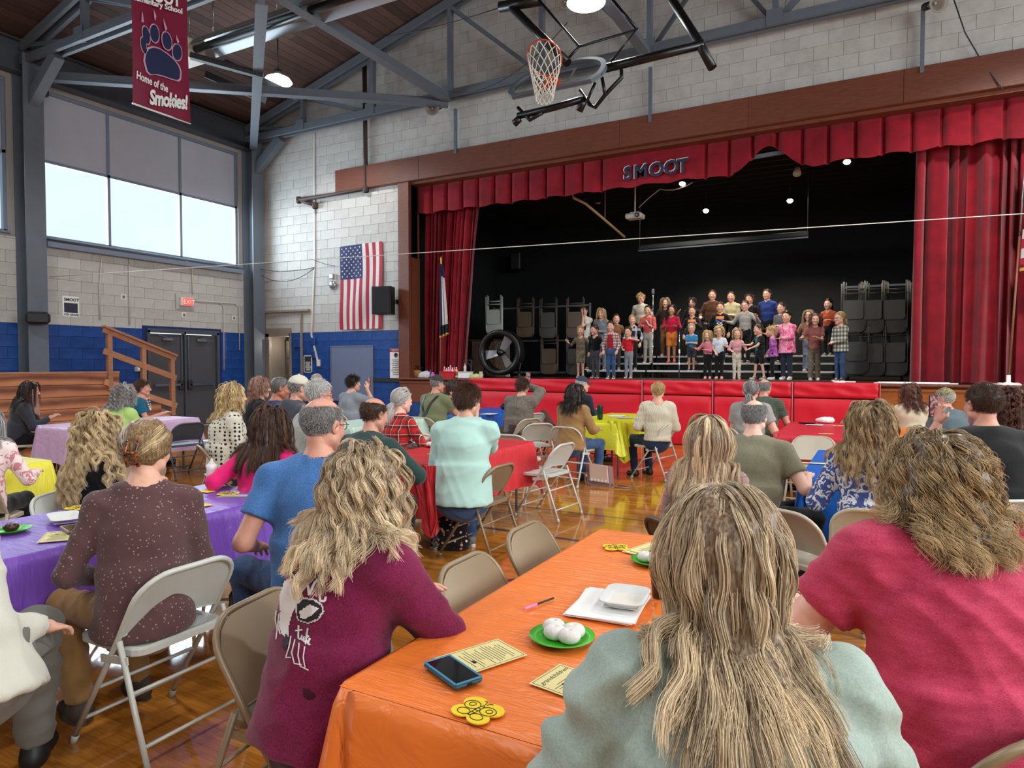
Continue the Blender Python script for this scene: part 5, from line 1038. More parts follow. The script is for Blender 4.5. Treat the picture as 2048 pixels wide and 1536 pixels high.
# ---- carts of folded chairs hung upside down
def folded_proto(c):
    m = CHM[c]; t = empty('folded_chair', (0, 0, -60)); b = MB(); hw = .22; L = [(-hw, .98)] + [(x, .885 - s) for x, s in arch(hw, .885, .125, .3)] + [(hw, .98)]; b.tube([(x, 0, z) for x, z in L], .011, 6); b.build('back_frame', m, t)
    b = MB(); V = []
    for u in np.linspace(-1, 1, 11):
        x = u * .208; e = .09; z0 = .012 + (.118 - math.sqrt(max(.118 ** 2 - max(0, abs(x) - e) ** 2, 0)))
        for j in range(5): V.append((x, -.012 * (1 - u * u) - .004, z0 + (.27 - z0) * j / 4))
    b.grid(V, 11, 5); b.grid(A(V) + A([0, .006, 0]), 11, 5); b.build('backrest', m, t); b = MB(); P = rounded(.185, .19, .055); b.prism(P, -.012, .012, (A([[1, 0, 0], [0, 0, -1], [0, 1, 0]], float), (0, -.03, .45))); b.build('seat', m, t)
    for s in (-1, 1): b = MB(); b.tube([(s * .19, .02, .36), (s * .19, .02, 1.02)], .010, 6); b.build('leg', m, t)
    b = MB(); b.tube([(-.19, .02, .86), (.19, .02, .86)], .008, 6); b.tube([(-.22, 0, .78), (.22, 0, .78)], .008, 6); b.build('stretcher', m, t); return t
_FC = {}
def folded(x, y, z, rz, c, lab, grp):
    lab = lab.replace(' hanging', '').replace('half hidden by the first children', 'behind the first children')
    o = _FC[c] if c in _FC else None
    if o is None: _FC[c] = o = folded_proto(c)
    else: o = copy_tree(o)
    o.location = (x, y, z); o.rotation_euler = (rr.uniform(-.03, .03), 0, rz); tag(o, lab, 'chair', grp)
def cart(px0, px1, Y, cols, lab, zt):
    x0, x1 = ony(px0, 700, Y)[0], ony(px1, 700, Y)[0]; t = empty('chair_cart', ((x0 + x1) / 2, Y + .35, SZ), 0, lab, 'cart'); w = abs(x1 - x0) + .3
    b = MB(); b.box((0, 0, .10), (w, .5, .05)); b.build('base', M['steel_dark'], t)
    for s in (-1, 1):
        b = MB(); b.bar((s * w / 2, .0, .1), (s * w / 2, 0, zt), .04, .04, (0, 1, 0)); b.build('post', M['steel_grey'], t)
        for yy in (-.2, .2): b = MB(); b.lathe([(.001, -.02), (.05, -.02), (.05, .02), (.001, .02)], 12, (s * (w / 2 - .1), yy, .05), roty(PI / 2)); b.build('caster', M['black'], t)
    for z in (zt - .05, zt * .5): b = MB(); b.bar((-w / 2, .0, z), (w / 2, 0, z), .04, .04); b.build('rail', M['steel_grey'], t)
    for px, c, lv, n, lb in cols:
        for k in range(n):
            pz = ony(px, lv, Y)[2]; xx = ony(px, lv, Y)[0]; folded(xx + .025 * k * (-1 if px < 1300 else 1), Y - .06 + .075 * k, pz, .12 if px < 1300 else -.1, c, lb + ', ' + ('front one', 'second from the front', 'third from the front', 'hindmost')[k], 'folded chairs hanging on the stage carts')
cart(985, 1158, 15.6, [(990, 'white', 668, 3, 'white folded chair hanging behind the drum fan'), (1052, 'brown', 674, 4, 'tan brown folded chair hanging right of the drum fan'), (1098, 'grey', 676, 4, 'dark folded chair, upper right column of left cart'), (1100, 'brown', 748, 4, 'rust stained brown folded chair low on the left cart'), (1152, 'brown', 676, 3, 'dark folded chair half hidden by the first children, upper'), (1152, 'grey', 749, 3, 'dark folded chair half hidden by the first children, lower')], 'steel cart of hanging folded chairs on the left of the stage', 1.85)
cart(1700, 1800, 15.2, [(1706, 'grey', 665, 3, 'dark folded chair hanging behind the plaid jacket, upper'), (1742, 'grey', 666, 4, 'dark folded chair in the upper middle of the right cart'), (1788, 'grey', 666, 4, 'dark folded chair in the upper right of the right cart'), (1712, 'grey', 748, 3, 'dark folded chair hanging behind the plaid jacket, lower'), (1744, 'grey', 752, 4, 'dark folded chair in the lower middle of the right cart'), (1788, 'grey', 751, 4, 'dark folded chair in the lower right of the right cart')], 'steel cart of hanging folded chairs beside the right curtain', 1.95)
# ---------------------------------------------------------------- people
def decimate(V, Q, ratio):
    me = bpy.data.meshes.new('tmp'); fill_mesh(me, V, Q); o = bpy.data.objects.new('tmp', me); COL.objects.link(o)
    md = o.modifiers.new('d', 'DECIMATE'); md.ratio = ratio
    ev = o.evaluated_get(bpy.context.evaluated_depsgraph_get()); m2 = ev.to_mesh(); m2.calc_loop_triangles()
    V2 = np.empty(len(m2.vertices) * 3, np.float32); m2.vertices.foreach_get('co', V2)
    T = np.empty(len(m2.loop_triangles) * 3, np.int32); m2.loop_triangles.foreach_get('vertices', T)
    ev.to_mesh_clear(); bpy.data.objects.remove(o); bpy.data.meshes.remove(me)
    return V2.reshape(-1, 3).astype(float), T.reshape(-1, 3)
def tris(Q): return np.concatenate([Q[:, [0, 1, 2]], Q[:, [0, 2, 3]]]) if Q.shape[1] == 4 else Q
def head_prims(kid=False):
    p = [P_ell((0, -.014, .032), (.076, .097, .086), k=.02), P_ell((0, .02, -.028), (.063 if not kid else .067, .074, .082 if not kid else .075), k=.03),
         P_cap((-.052, .0, -.062), (0, .066, -.098), .024, .02, k=.03), P_cap((.052, .0, -.062), (0, .066, -.098), .024, .02, k=.03),
         P_cap((-.03, .078, .016), (.03, .078, .016), .013, k=.014),
         P_ell((-.036, .06, -.032), (.026, .026, .024), k=.02), P_ell((.036, .06, -.032), (.026, .026, .024), k=.02)]
    for s in (-1, 1):
        p.append(P_ell((s * .030, .106, .001), (.017, .017, .012), k=.012, op='-'))
        p += [P_ell((s * .030, .0825, .001), (.0148, .0142, .0142), k=.003), P_ell((s * .030, .098, -.001), (.0115, .014, .0042), k=.0015, op='-')]
    p += [P_cap((0, .088, .006), (0, .110 if not kid else .104, -.033), .007, .011 if not kid else .009, k=.012), P_ell((-.011, .1, -.036), (.008, .009, .007), k=.008), P_ell((.011, .1, -.036), (.008, .009, .007), k=.008),
          P_ell((0, .0895, -.0675), (.021, .008, .0048), k=.006), P_ell((0, .0885, -.0765), (.018, .008, .0055), k=.005), P_cap((-.016, .0985, -.0722), (.016, .0985, -.0722), .0016, k=.003, op='-'),
          P_cap((0, -.02, -.05), (0, -.04, -.17), .050, .052, k=.02)]
    for s in (-1, 1):
        R = rotz(s * -.35) @ roty(s * .1)
        p.append(P_ell((s * .080, -.012, -.006), (.007, .018, .032), R, k=.008))
        p.append(P_ell((s * .090, -.008, -.002), (.008, .010, .017), R, k=.004, op='-'))
    return p
def head_template(kid, ratio):
    V, Q = sdf_mesh(head_prims(kid), .0034, 1); V, T = decimate(V, Q, ratio)
    eyes = []; mi = np.zeros(len(T), int); c = V[T].mean(1)
    lip = (((c[:, 0]) / .020) ** 2 + ((c[:, 2] + .0718) / .0092) ** 2 < 1) & (c[:, 1] > .085); mi[lip] = 1
    br = (np.abs(np.abs(c[:, 0]) - .031) < .016) & (np.abs(c[:, 2] - .0215 + 9 * (np.abs(c[:, 0]) - .028) ** 2) < .0031) & (c[:, 1] > .06); mi[br] = 4
    Vs, Ts, ms = [V], [T], [mi]; n = len(V)
    for s in (-1, 1):
        b = MB(); b.lathe([(0.0001, -.0125)] + [(.0125 * math.sin(a), -.0125 * math.cos(a)) for a in np.linspace(.25, PI - .3, 7)] + [(.0058, .0116), (.003, .0122), (0.0001, .0125)], 12, R=rotx(-PI / 2))
        EV = np.concatenate(b.v); ET = tris(A(b.f, np.int32)); cc = EV[ET].mean(1); EV = EV + A([s * .030, .0832, .0005])
        Vs.append(EV); Ts.append(ET + n); n += len(EV); ms.append(np.where(np.hypot(cc[:, 0], cc[:, 2]) < .0066, 3, 2) * (cc[:, 1] > 0) + 2 * (cc[:, 1] <= 0))
    return np.concatenate(Vs), np.concatenate(Ts), np.concatenate(ms)
def hand_template(curl, spread=.05, vox=.0055):
    p = [P_cap((0, -.03, 0), (0, .02, 0), .024, .026, k=.02), P_ell((0, .05, -.002), (.040, .046, .0145), k=.02)]
    for i, (x, L) in enumerate(((-.031, .070), (-.0105, .080), (.0105, .073), (.031, .057))):
        q = A([x, .085 - .004 * abs(i - 1.3), 0]); an = -.12 - curl * .35; sx = (i - 1.5) * spread
        for f, l, r in ((0, .45, .0092), (1, .31, .0086), (2, .24, .0078)):
            d = A([math.sin(sx) * math.cos(an), math.cos(sx) * math.cos(an), math.sin(an)]); q2 = q + d * L * l
            p.append(P_cap(q, q2, r, r - .0006, k=.004)); q = q2; an -= curl * (.75 + .1 * i)
    p += [P_cap((-.026, .018, -.004), (-.050, .045, -.012), .0135, .011, k=.015), P_cap((-.050, .045, -.012), (-.054 + curl * .012, .073, -.018 - curl * .012), .0105, .0085, k=.004)]
    V, Q = sdf_mesh(p, vox, 1); return V, tris(Q)
HEADS = {('a', 0): head_template(False, .22), ('a', 1): head_template(False, .085), ('k', 1): head_template(True, .10)}
HANDS = {(nm, lod): hand_template(c, .06, vx) for nm, c in (('relax', .35), ('flat', .08), ('grip', 1.0)) for lod, vx in ((0, .005), (1, .0075))}
_SKIN = {}
def skin_mats(tone, brow=(70, 50, 38)):
    key = (tone, brow)
    if key not in _SKIN:
        def sk(t):
            t.p.inputs['Subsurface Weight'].default_value = .12; t.p.inputs['Subsurface Radius'].default_value = (.02, .008, .004)
            v = t.coord(); c = s2l(tone); f = t.noise(v, 14, 4); t.color(t.mix(f, [c[0] * .86, c[1] * .76, c[2] * .74], [min(1, x * 1.12) for x in c])); t.bump(t.noise(v, 240, 2), .08, .002)
        _SKIN[key] = [mat('skin_%d_%d_%d' % tone, tone, .5, fn=sk), mat('lips_%d' % tone[0], (int(tone[0] * .82), int(tone[1] * .55), int(tone[2] * .55)), .4),
                      mat('eye_white', (235, 232, 226), .15), mat('iris', (52, 44, 38), .12), mat('brow_%d_%d_%d' % brow, brow, .8)]
    return _SKIN[key]
def hair_mat(name, dark, light, rough=.42):
    if name in _MATS: return _MATS[name]
    def fn(t):
        a = t.n('ShaderNodeAttribute', attribute_name='tone'); v = t.coord((1, 1, .05)); f = t.noise(v, 170, 2, .6)
        f = t.math('ADD', t.math('MULTIPLY', f, .55), t.math('MULTIPLY', a.outputs['Fac'], .62))
        t.color(t.ramp(f, [(.22, s2l(dark)), (.82, s2l(light))])); t.p.inputs['Specular IOR Level'].default_value = .35
    return mat(name, None, rough, fn=fn)
def ik(a, t, l1, l2, pole):
    a, t = A(a, float), A(t, float); d = t - a; L = np.linalg.norm(d)
    if L > (l1 + l2) * .995: t = a + d / L * (l1 + l2) * .995; d = t - a; L = np.linalg.norm(d)
    if L < .12: t = a + nrm(d + A([0, .001, -.0001])) * .12; d = t - a; L = .12
    u = d / L; x = (l1 * l1 - l2 * l2 + L * L) / (2 * L); h = math.sqrt(max(l1 * l1 - x * x, 0)); p = A(pole, float); p = nrm(p - u * (p @ u))
    return a + u * x + p * h, t
def frame_from(y, z):
    y = nrm(y); x = nrm(np.cross(y, z)); z = np.cross(x, y); return np.stack([x, y, z], 1)
def hair_curves(name, pts, rad, tone, m, parent):
    """pts (strands, points, 3) -> one curves object"""
    n, k, _ = pts.shape; hc = bpy.data.hair_curves.new(name); hc.add_curves([k] * n)
    hc.attributes['position'].data.foreach_set('vector', np.ascontiguousarray(pts, np.float32).ravel())
    ra = hc.attributes.get('radius') or hc.attributes.new('radius', 'FLOAT', 'POINT')
    ra.data.foreach_set('value', np.ascontiguousarray(np.broadcast_to(rad * np.linspace(1, .35, k)[None], (n, k)), np.float32).ravel())
    ta = hc.attributes.new('tone', 'FLOAT', 'POINT'); ta.data.foreach_set('value', np.ascontiguousarray(tone, np.float32).ravel())
    hc.materials.append(m); o = bpy.data.objects.new(name, hc); COL.objects.link(o); o.parent = parent; o['kind'] = 'stuff'; return o
def make_hair(root, st, Hc, Rh, hs, torso, m, lod, rng):
    """hair of a head at Hc with rotation Rh and scale hs: a hair mass (mesh) and strands (curves) falling over head and body"""
    style = st['s']; cr, cc = A([.078, .099, .088]) , A([0, -.014, .032])
    def to(p): return Hc + (np.asarray(p) * hs) @ Rh.T
    thin = style in ('balding', 'bald')
    hl = st.get('hl', 0.0)                                                  # hairline shift
    pn = nrm((0, 1, -.85)); p0 = A([0, .066 + hl, .066])
    cap = [P_ell(cc, cr + (.009 if style == 'long' else .005), k=.0)]
    if style not in ('short', 'balding'): cap.append(P_cap((0, -.03, -.01), (0, -.045, -.07), .064, .05, k=.03))
    cap += [P_pl(p0, pn, k=.012), P_pl((0, 0, -.085 if style not in ('short', 'balding') else -.062), (0, -.35, -1), k=.01)]
    if style == 'balding': cap.append(P_ell((0, .01, .13), (.072, .125, .088), k=.015, op='-'))
    V, Q = sdf_mesh(cap, .007 if lod == 0 else .011, 1); V = to(V)
    # roots
    N = {0: st.get('n', 3200), 1: 900, 2: 260}[lod]; u = rng.normal(size=(N * 5, 3)); u /= np.linalg.norm(u, axis=1)[:, None]
    R = cc + u * cr; ok = ((R - p0) @ pn < -.002) & (R[:, 2] > -.055)
    if style == 'balding': ok &= ~(((R - A([0, .01, .13])) / A([.074, .128, .09]) ) ** 2).sum(1).__lt__(1)
    R = R[ok][:N]; u = u[ok][:N]; N = len(R); L = st.get('len', .03); K = st.get('k', 14 if L > .12 else 6)
    nG = min(N, {0: 220, 1: 110, 2: 50}[lod]) if L > .08 else N
    G = np.arange(nG); P = R[G].copy(); nr = u[G] / cr; nr /= np.linalg.norm(nr, axis=1)[:, None]
    part = st.get('part', 0.0); sx = np.where(P[:, 0] > part, 1.0, -1.0)
    if style in ('pony', 'bun'):
        B = A(st.get('bun', (0, -.12, .0))); d = B - P; seg = [P]
        for i in range(1, K):
            t = i / (K - 1); q = P + d * t; w = (q - cc) / cr; w = w / np.linalg.norm(w, axis=1)[:, None]; s_ = cc + w * (cr + .010 + .006 * rng.random((nG, 1)))
            seg.append(s_ * (1 - t ** 6) + B * t ** 6)
        path = np.stack(seg, 1); path = Hc + (path * hs) @ Rh.T
    elif L <= .08:
        d0 = A(st.get('comb', (0, -.35, -.55))); d0 = d0 - nr * (nr @ d0)[:, None] * .9; d = nr * st.get('lift', .22) + d0 + rng.normal(size=P.shape) * st.get('mess', .14); d /= np.linalg.norm(d, axis=1)[:, None]
        path = np.stack([P + nr * .002 + d * (L * (.6 + .5 * rng.random((nG, 1)))) * i / (K - 1) + nr * .004 * math.sin(i / (K - 1) * PI) for i in range(K)], 1); path = Hc + (path * hs) @ Rh.T
    else:
        fr = np.clip((P[:, 1] + .09) / .13, 0, 1); fr = fr * fr * (3 - 2 * fr); d = np.stack([sx * (st.get('sx', .75) * fr + .12), np.full(nG, st.get('sy', -.5)), -.1 - .6 * (1 - fr)], 1)
        d = d - nr * (d * nr).sum(1)[:, None]; d /= np.linalg.norm(d, axis=1)[:, None]
        Pw = to(P); dw = d @ Rh.T; off = hs * (.003 + .017 * rng.random(nG)) * st.get('vol', 1.0); step = L / (K - 1) * (.8 + .3 * rng.random((nG, 1)))
        hp = [P_ell(cc, cr * 1.0), P_ell((0, .02, -.03), (.066, .07, .085)), P_cap((0, -.03, -.04), (0, -.045, -.15), .056)]
        sub = 2; path = [Pw.copy()]; g = A([0, 0, -1.0])
        def col(p, o):
            def D(x): return np.minimum(sdf_at(((x - Hc) @ Rh) / hs, hp) * hs - o, (sdf_at(x, torso) if torso else 9) - o * .8)
            e = .003; d0_ = D(p); m_ = d0_ < 0
            if m_.any():
                q = p[m_]; oo = o[m_]
                def D2(x): return np.minimum(sdf_at(((x - Hc) @ Rh) / hs, hp) * hs - oo, (sdf_at(x, torso) if torso else 9) - oo * .8)
                gr = np.stack([D2(q + A(v) * e) - D2(q - A(v) * e) for v in ((1, 0, 0), (0, 1, 0), (0, 0, 1))], 1); gr /= np.linalg.norm(gr, axis=1)[:, None] + 1e-9
                p[m_] = q - gr * d0_[m_][:, None]
            return p
        for i in range((K - 1) * sub):
            t = i / ((K - 1) * sub); gw = st.get('g', .55) / sub
            d2 = dw * (1 - gw) + g * gw; d2 /= np.linalg.norm(d2, axis=1)[:, None]; n2 = col(Pw + d2 * step / sub, off * (1 + t * st.get('puff', .6))); dw = n2 - Pw; dw /= np.linalg.norm(dw, axis=1)[:, None] + 1e-9; Pw = n2
            if i % sub == sub - 1: path.append(Pw.copy())
        path = np.stack(path, 1); ga = st.get('gather', 0)
        if ga:
            rx_ = Rh @ A([1.0, 0, 0]); ry_ = Rh @ A([0, 1.0, 0]); w_ = np.clip((Hc[2] - path[..., 2] - .03) / .16, 0, 1) * ga; lat = (path - Hc) @ rx_; fwd = (path - Hc) @ ry_
            path = path - (lat * w_)[..., None] * rx_ - (np.clip(fwd + .06, 0, 1) * w_ * .9)[..., None] * ry_
            for k_ in range(K): path[:, k_] = col(col(path[:, k_].copy(), off * (1 + k_ / K)), off * (1 + k_ / K))
    # waves
    am = st.get('wave', 0.0) * hs
    if am > 0:
        wl = st.get('wl', .07); s_ = np.concatenate([np.zeros((nG, 1)), np.cumsum(np.linalg.norm(np.diff(path, axis=1), axis=2), 1)], 1); ph = rng.uniform(0, 6.28, (nG, 1)) + path[:, :1, 0] * 20
        ax = rng.normal(size=(nG, 1, 3)); T = np.gradient(path, axis=1); T /= np.linalg.norm(T, axis=2)[..., None] + 1e-9; n1 = np.cross(T, ax); n1 /= np.linalg.norm(n1, axis=2)[..., None] + 1e-9; n2 = np.cross(T, n1)
        w = np.clip(s_ / .08, 0, 1) * am; path = path + n1 * (w * np.sin(s_ * 6.283 / wl + ph))[..., None] + n2 * (w * .8 * np.cos(s_ * 6.283 / wl + ph))[..., None]
    extra = []
    if style == 'pony':
        Bw = to(st.get('bun', (0, -.12, 0))); n3 = 40 if lod else 90; tl = st.get('tail', .25); q = []; dd = Rh @ nrm((0, -.8, -.2)) ; p_ = np.tile(Bw, (n3, 1)) + rng.normal(size=(n3, 3)) * .006; d_ = np.tile(dd, (n3, 1)) + rng.normal(size=(n3, 3)) * .28; q = [p_.copy()]
        for i in range(K - 1):
            d_ = d_ * .7 + A([0, 0, -.45]); d_ /= np.linalg.norm(d_, axis=1)[:, None]; p_ = p_ + d_ * tl / (K - 1)
            if torso:
                D_ = sdf_at(p_, torso) - .012; b_ = D_ < 0; p_[b_] -= (Rh @ A([0, 1.0, 0])) * D_[b_][:, None] * -1 * -1 if False else 0; p_[b_, :] += (Rh @ A([0, -1.0, 0])) * (-D_[b_][:, None])
            q.append(p_.copy())
        extra = np.stack(q, 1) + (rng.normal(size=(n3, 1, 3)) * np.linspace(0, st.get('frizz', .02), K)[None, :, None])
    Gp = path if len(extra) == 0 else np.concatenate([path, extra])
    if L > .08:
        r_ = st.get('mass', .0085 if lod == 0 else .010) * hs; ch = []
        nm_ = {0: 120, 1: 60, 2: 36}[lod]; ss = np.argsort(off)[:nm_] if style == 'long' else rng.permutation(len(Gp))[:nm_]
        for i in ss:
            q = Gp[i][::2] if K > 8 else Gp[i]
            for a_, b_ in zip(q[:-2] if style == 'long' and len(q) > 4 else q[:-1], q[1:-1] if style == 'long' and len(q) > 4 else q[1:]): ch.append(P_cap(a_, b_, r_, r_ * .8, k=.014))
        V2, Q2 = sdf_mesh(ch, .009 if lod == 0 else .012, 2); Q = np.concatenate([Q, Q2 + len(V)]); V = np.concatenate([V, V2])
    tn = rng.random(len(V)) * .08 + st.get('mt', -.02 if L > .08 else -.05)
    hair = qmesh('hair', V, Q, m, root); at = hair.data.attributes.new('tone', 'FLOAT', 'POINT'); at.data.foreach_set('value', tn.astype(np.float32))
    if style == 'bald': return hair
    # strands follow their nearest guide
    if L > .08:
        near = np.zeros(N, int)
        for i0 in range(0, N, 500): near[i0:i0 + 500] = ((R[i0:i0 + 500, None] - R[None, G]) ** 2).sum(2).argmin(1)
        o = ((R - R[near]) * hs) @ Rh.T; tt = np.linspace(0, 1, K)[None, :, None]; cl = st.get('clump', .3)
        pts = path[near] + o[:, None] * (1 - cl * tt) + rng.normal(size=(N, 1, 3)) * (.0015 + st.get('frizz', .004) * tt) 
        ctone = rng.random(nG)[near]
        if len(extra):
            rep = max(1, N // (2 * len(extra))); e2 = np.repeat(extra, rep, 0); e2 = e2 + rng.normal(size=(len(e2), 1, 3)) * (.004 + .008 * np.linspace(0, 1, K)[None, :, None]); pts = np.concatenate([pts, e2]); ctone = np.concatenate([ctone, rng.random(len(e2))])
    else: pts = path; ctone = rng.random(nG)
    n = len(pts); tt = np.linspace(0, 1, K)[None]
    tone = np.clip(.75 * ctone[:, None] ** 1.4 + .4 * rng.random((n, 1)) ** 1.5, 0, 1.1) * (1 - st.get('roots', 0) * (1 - tt) ** 2) + st.get('tips', 0) * tt
    rad = st.get('r', {0: .0009, 1: .0016, 2: .0026}[lod])
    hair_curves('hair_strands', pts, rad, tone, m, hair)
    return hair
def add_glasses(root, Hc, Rh, hs, m, up=0.0, tilt=0.0):
    b = MB(); to = lambda p: Hc + (A(p) * hs) @ Rh.T
    for s in (-1, 1):
        an = np.linspace(0, 2 * PI, 15)[:-1]; b.tube([to((s * (.033 + .024 * math.cos(a) + .002), .108 - .06 * abs(math.cos(a) * .15 + .2) + tilt * (.019 * math.sin(a)), -.002 + up + .019 * math.sin(a))) for a in an], .0018 * hs, 6, closed=True)
        b.tube([to((s * .058, .098, .003 + up)), to((s * .075, .08, .005 + up)), to((s * .084, .0, .006 + up * .8)), to((s * .083, -.02, -.012 + up * .6))], .0018 * hs, 6)
    b.tube([to((-.011, .101, .002 + up)), to((0, .104, .005 + up)), to((.011, .101, .002 + up))], .0018 * hs, 6)
    o = b.build('glasses', m, root); return o
def add_cap(root, Hc, Rh, hs, m, m2=None, back=False):
    to = lambda P_: Hc + (np.asarray(P_) * hs) @ Rh.T
    pr = [P_ell((0, -.014, .045), (.086, .106, .092), k=.0), P_pl((0, 0, .036), (0, -.12, -1), k=.006)]
    if not back: pr.append(P_ell((0, -.13, .035), (.03, .05, .026), k=.006, op='-'))
    V, Q = sdf_mesh(pr, .008, 1); o = qmesh('baseball_cap', to(V), Q, m, root)
    s = -1 if back else 1; P_ = []
    for a in np.linspace(-1.15, 1.15, 13):
        for j, r in enumerate((0, .5, 1.0)):
            x = math.sin(a) * (.078 + .004 * r); y = .066 * math.cos(a) + .02 + r * .068 * math.cos(a) ** .7; P_.append((x, s * y - .014 * (1 - s) / 2, .046 - .03 * (x / .08) ** 2 - .014 * r))
    P_ = A(P_); b = MB(); b.grid(to(P_), 13, 3); b.grid(to(P_ + A([0, 0, -.005])), 13, 3); b.build('cap_brim', m2 or m, o)
    b = MB(); b.lathe([(.0001, .012), (.006, .011), (.009, .006), (.009, 0)], 8, c=to((0, -.014, .134)), R=Rh * hs); b.build('cap_button', m, o)
    return o
BUILD = dict(sh=.185, ch=.165, wa=.150, hi=.180, dc=.115, dw=.110, dh=.130)
def person(label, pos, hips=0.0, S=1.0, pose='sit', seat=.45, lean=.06, side=0.0, tw=0.0, hy=0.0, hp=8.0, hr=0.0, build=None, arms=None, tone=(214, 160, 132), hair=None, hairm=None,
           top=None, topkind='tee', sleeve='long', bottom=None, legs='long', shoem=None, lod=1, kid=False, group=None, vox=None, belly=0.0, bust=0.0, fold=.012, seed=None, hem=0.0, extra=None, z0=0.0, feet=None, hsc=None, brow=None, hood=False, collar=None, knees=None, shrug=0.0, neck=0.0):
    rng = np.random.default_rng(seed if seed is not None else abs(hash(label)) % 9999 if False else sum(ord(c) * (i + 7) for i, c in enumerate(label)) % 99991)
    B = dict(BUILD); B.update(build or {}); root = empty('person', (pos[0], pos[1], z0), math.radians(hips), label, 'person', group)
    hs = hsc or (S if not kid else .74 + .33 * S)
    T = rotz(math.radians(tw)); fx = T @ A([1.0, 0, 0]); fy = T @ A([0, 1.0, 0]); X = A([1.0, 0, 0]); up = A([0, 0, 1.0])
    fh = rotz(math.radians(tw * .5)) @ X
    if pose == 'sit': P0 = A([0, .02, seat + .095 * S])
    else: P0 = A([0, 0, .90 * S])
    H = .47 * S; dl = math.sqrt(max(H * H - lean * lean - side * side, .05)); P3 = P0 + fy * lean + fx * side + up * dl
    ax = nrm(P3 - P0); N = P3 + ax * .045 * S + fy * .005 + up * neck; P1 = P0 + (P3 - P0) * .38 - fy * .015 * S; P2 = P0 + (P3 - P0) * .72 - fy * .012 * S
    Rh = rotz(math.radians(tw + hy)) @ rotx(math.radians(-hp)) @ roty(math.radians(hr)); Hc = N + (up * .6 + ax * .4) * .150 * hs + (rotz(math.radians(tw + hy)) @ A([0, 1.0, 0])) * .028 * hs
    Sj = [P3 + fx * s * B['sh'] * S + up * (-.035 * S + shrug) for s in (1, -1)]
    arms = arms or [None, None]; W = []; E = []; hnd = []
    for i, s in enumerate((1, -1)):
        a = arms[i] or dict(t=(.13, .24, seat + .17 if pose == 'sit' else .80))
        t = A(a['t'], float); t = P0 * A([1, 1, 0]) + fx * s * t[0] * S + fy * t[1] * S + up * t[2] * (1 if pose == 'sit' and not kid else S)
        e, t = ik(Sj[i], t, .29 * S, .255 * S, fx * s * a.get('out', .6) - fy * .55 - up * a.get('dn', .9)); W.append(t); E.append(e); hnd.append(a)
    if pose == 'sit':
        kn = knees or [(.13, .43), (-.13, .43)]; ft = feet or [(.13, .40), (-.13, .38)]
        Hj = [P0 + X * s * .09 * S - up * .02 for s in (1, -1)]; Kn = [A([k[0] * S, k[1] * S + .02, seat + .06 * S]) for k in kn]; An = [A([f_[0] * S, f_[1] * S, .085]) for f_ in ft]
    else:
        ft = feet or [(.085, 0.0), (-.085, 0.0)]
        Hj = [P0 + X * s * .08 * S - up * .03 * S for s in (1, -1)]; An = [A([f_[0] * S, f_[1] * S, .075 * S]) for f_ in ft]; Kn = [(h * .5 + n_ * .5) + A([0, .018 * S, 0]) for h, n_ in zip(Hj, An)]
    w = lambda k, d: (B[k] * S, B[d] * S)
    # -- body (skin): one continuous surface with head, arms, hands and legs merged
    bp = [P_cap(P1, P3, .08 * S, .09 * S), P_cap(P0, P1, .10 * S, .08 * S), P_cap(P3, N, .075 * S, .056 * S, k=.05), P_cap(N - ax * .03 * S, Hc - Rh @ A([0, .03, .06]) * hs, .055 * (S + hs) / 2, .050 * hs, k=.03), P_cap(Sj[0], Sj[1], .05 * S, k=.05)]
    fat = (build or {}).get('arm', 1.0)
    for i in (0, 1):
        bp += [P_cap(Sj[i], E[i], .046 * S * fat, .038 * S * fat, k=.03), P_cap(E[i], W[i], .038 * S * fat, .0265 * S, k=.015)]
        bp += [P_cap(Hj[i], Kn[i], .068 * S, .050 * S, k=.03), P_cap(Kn[i], An[i], .050 * S, .036 * S, k=.02), P_cap(An[i], An[i] + A([0, .09 * S, -.045 * S]), .034 * S, .03 * S, k=.02)]
    vx = vox or (.011 if lod == 0 else .016 if not kid else .0125)
    V, Q = sdf_mesh(bp, vx if kid or lod == 0 else .014, 1); Vs, Ts, Ms = [V], [tris(Q)], [np.zeros(len(Q) * 2, int)]; n = len(V)
    hv, ht, hm = HEADS[('k', 1) if kid else ('a', min(lod, 1))]; Vs.append(Hc + (hv * hs) @ Rh.T); Ts.append(ht + n); Ms.append(hm); n += len(hv)
    for i, s in enumerate((1, -1)):
        a = hnd[i]; hv, ht = HANDS[(a.get('h', 'relax'), 0 if lod == 0 else 1)]; fd = nrm(W[i] - E[i])
        if 'fd' in a: fd = nrm(fx * s * a['fd'][0] + fy * a['fd'][1] + up * a['fd'][2])
        pz = a.get('bk', (0.15, 0, 1)); Fh = frame_from(fd, fx * s * pz[0] + fy * pz[1] + up * pz[2]); hv2 = hv * A([s, 1, 1]) * (S * .95 if not kid else S * 1.0)
        Vs.append(W[i] + hv2 @ Fh.T); Ts.append((ht if s > 0 else ht[:, ::-1]) + n); Ms.append(np.zeros(len(ht), int)); n += len(hv)
    body = qmesh('body', np.concatenate(Vs), np.concatenate(Ts).astype(np.int32), skin_mats(tone, brow or (84, 62, 46)), root, np.concatenate(Ms))
    # -- top
    th = .012 * S; sw = {'long': (1.0, .93), 'short': (.62, 0), 'half': (1.0, .25), 'none': (0, 0)}[sleeve]
    hemz = P0 - ax * (.03 + hem) * S + (fy * -.01); lo_w = (B['hi'] * S + th + .12 * hem, B['dh'] * S + th + .3 * hem)
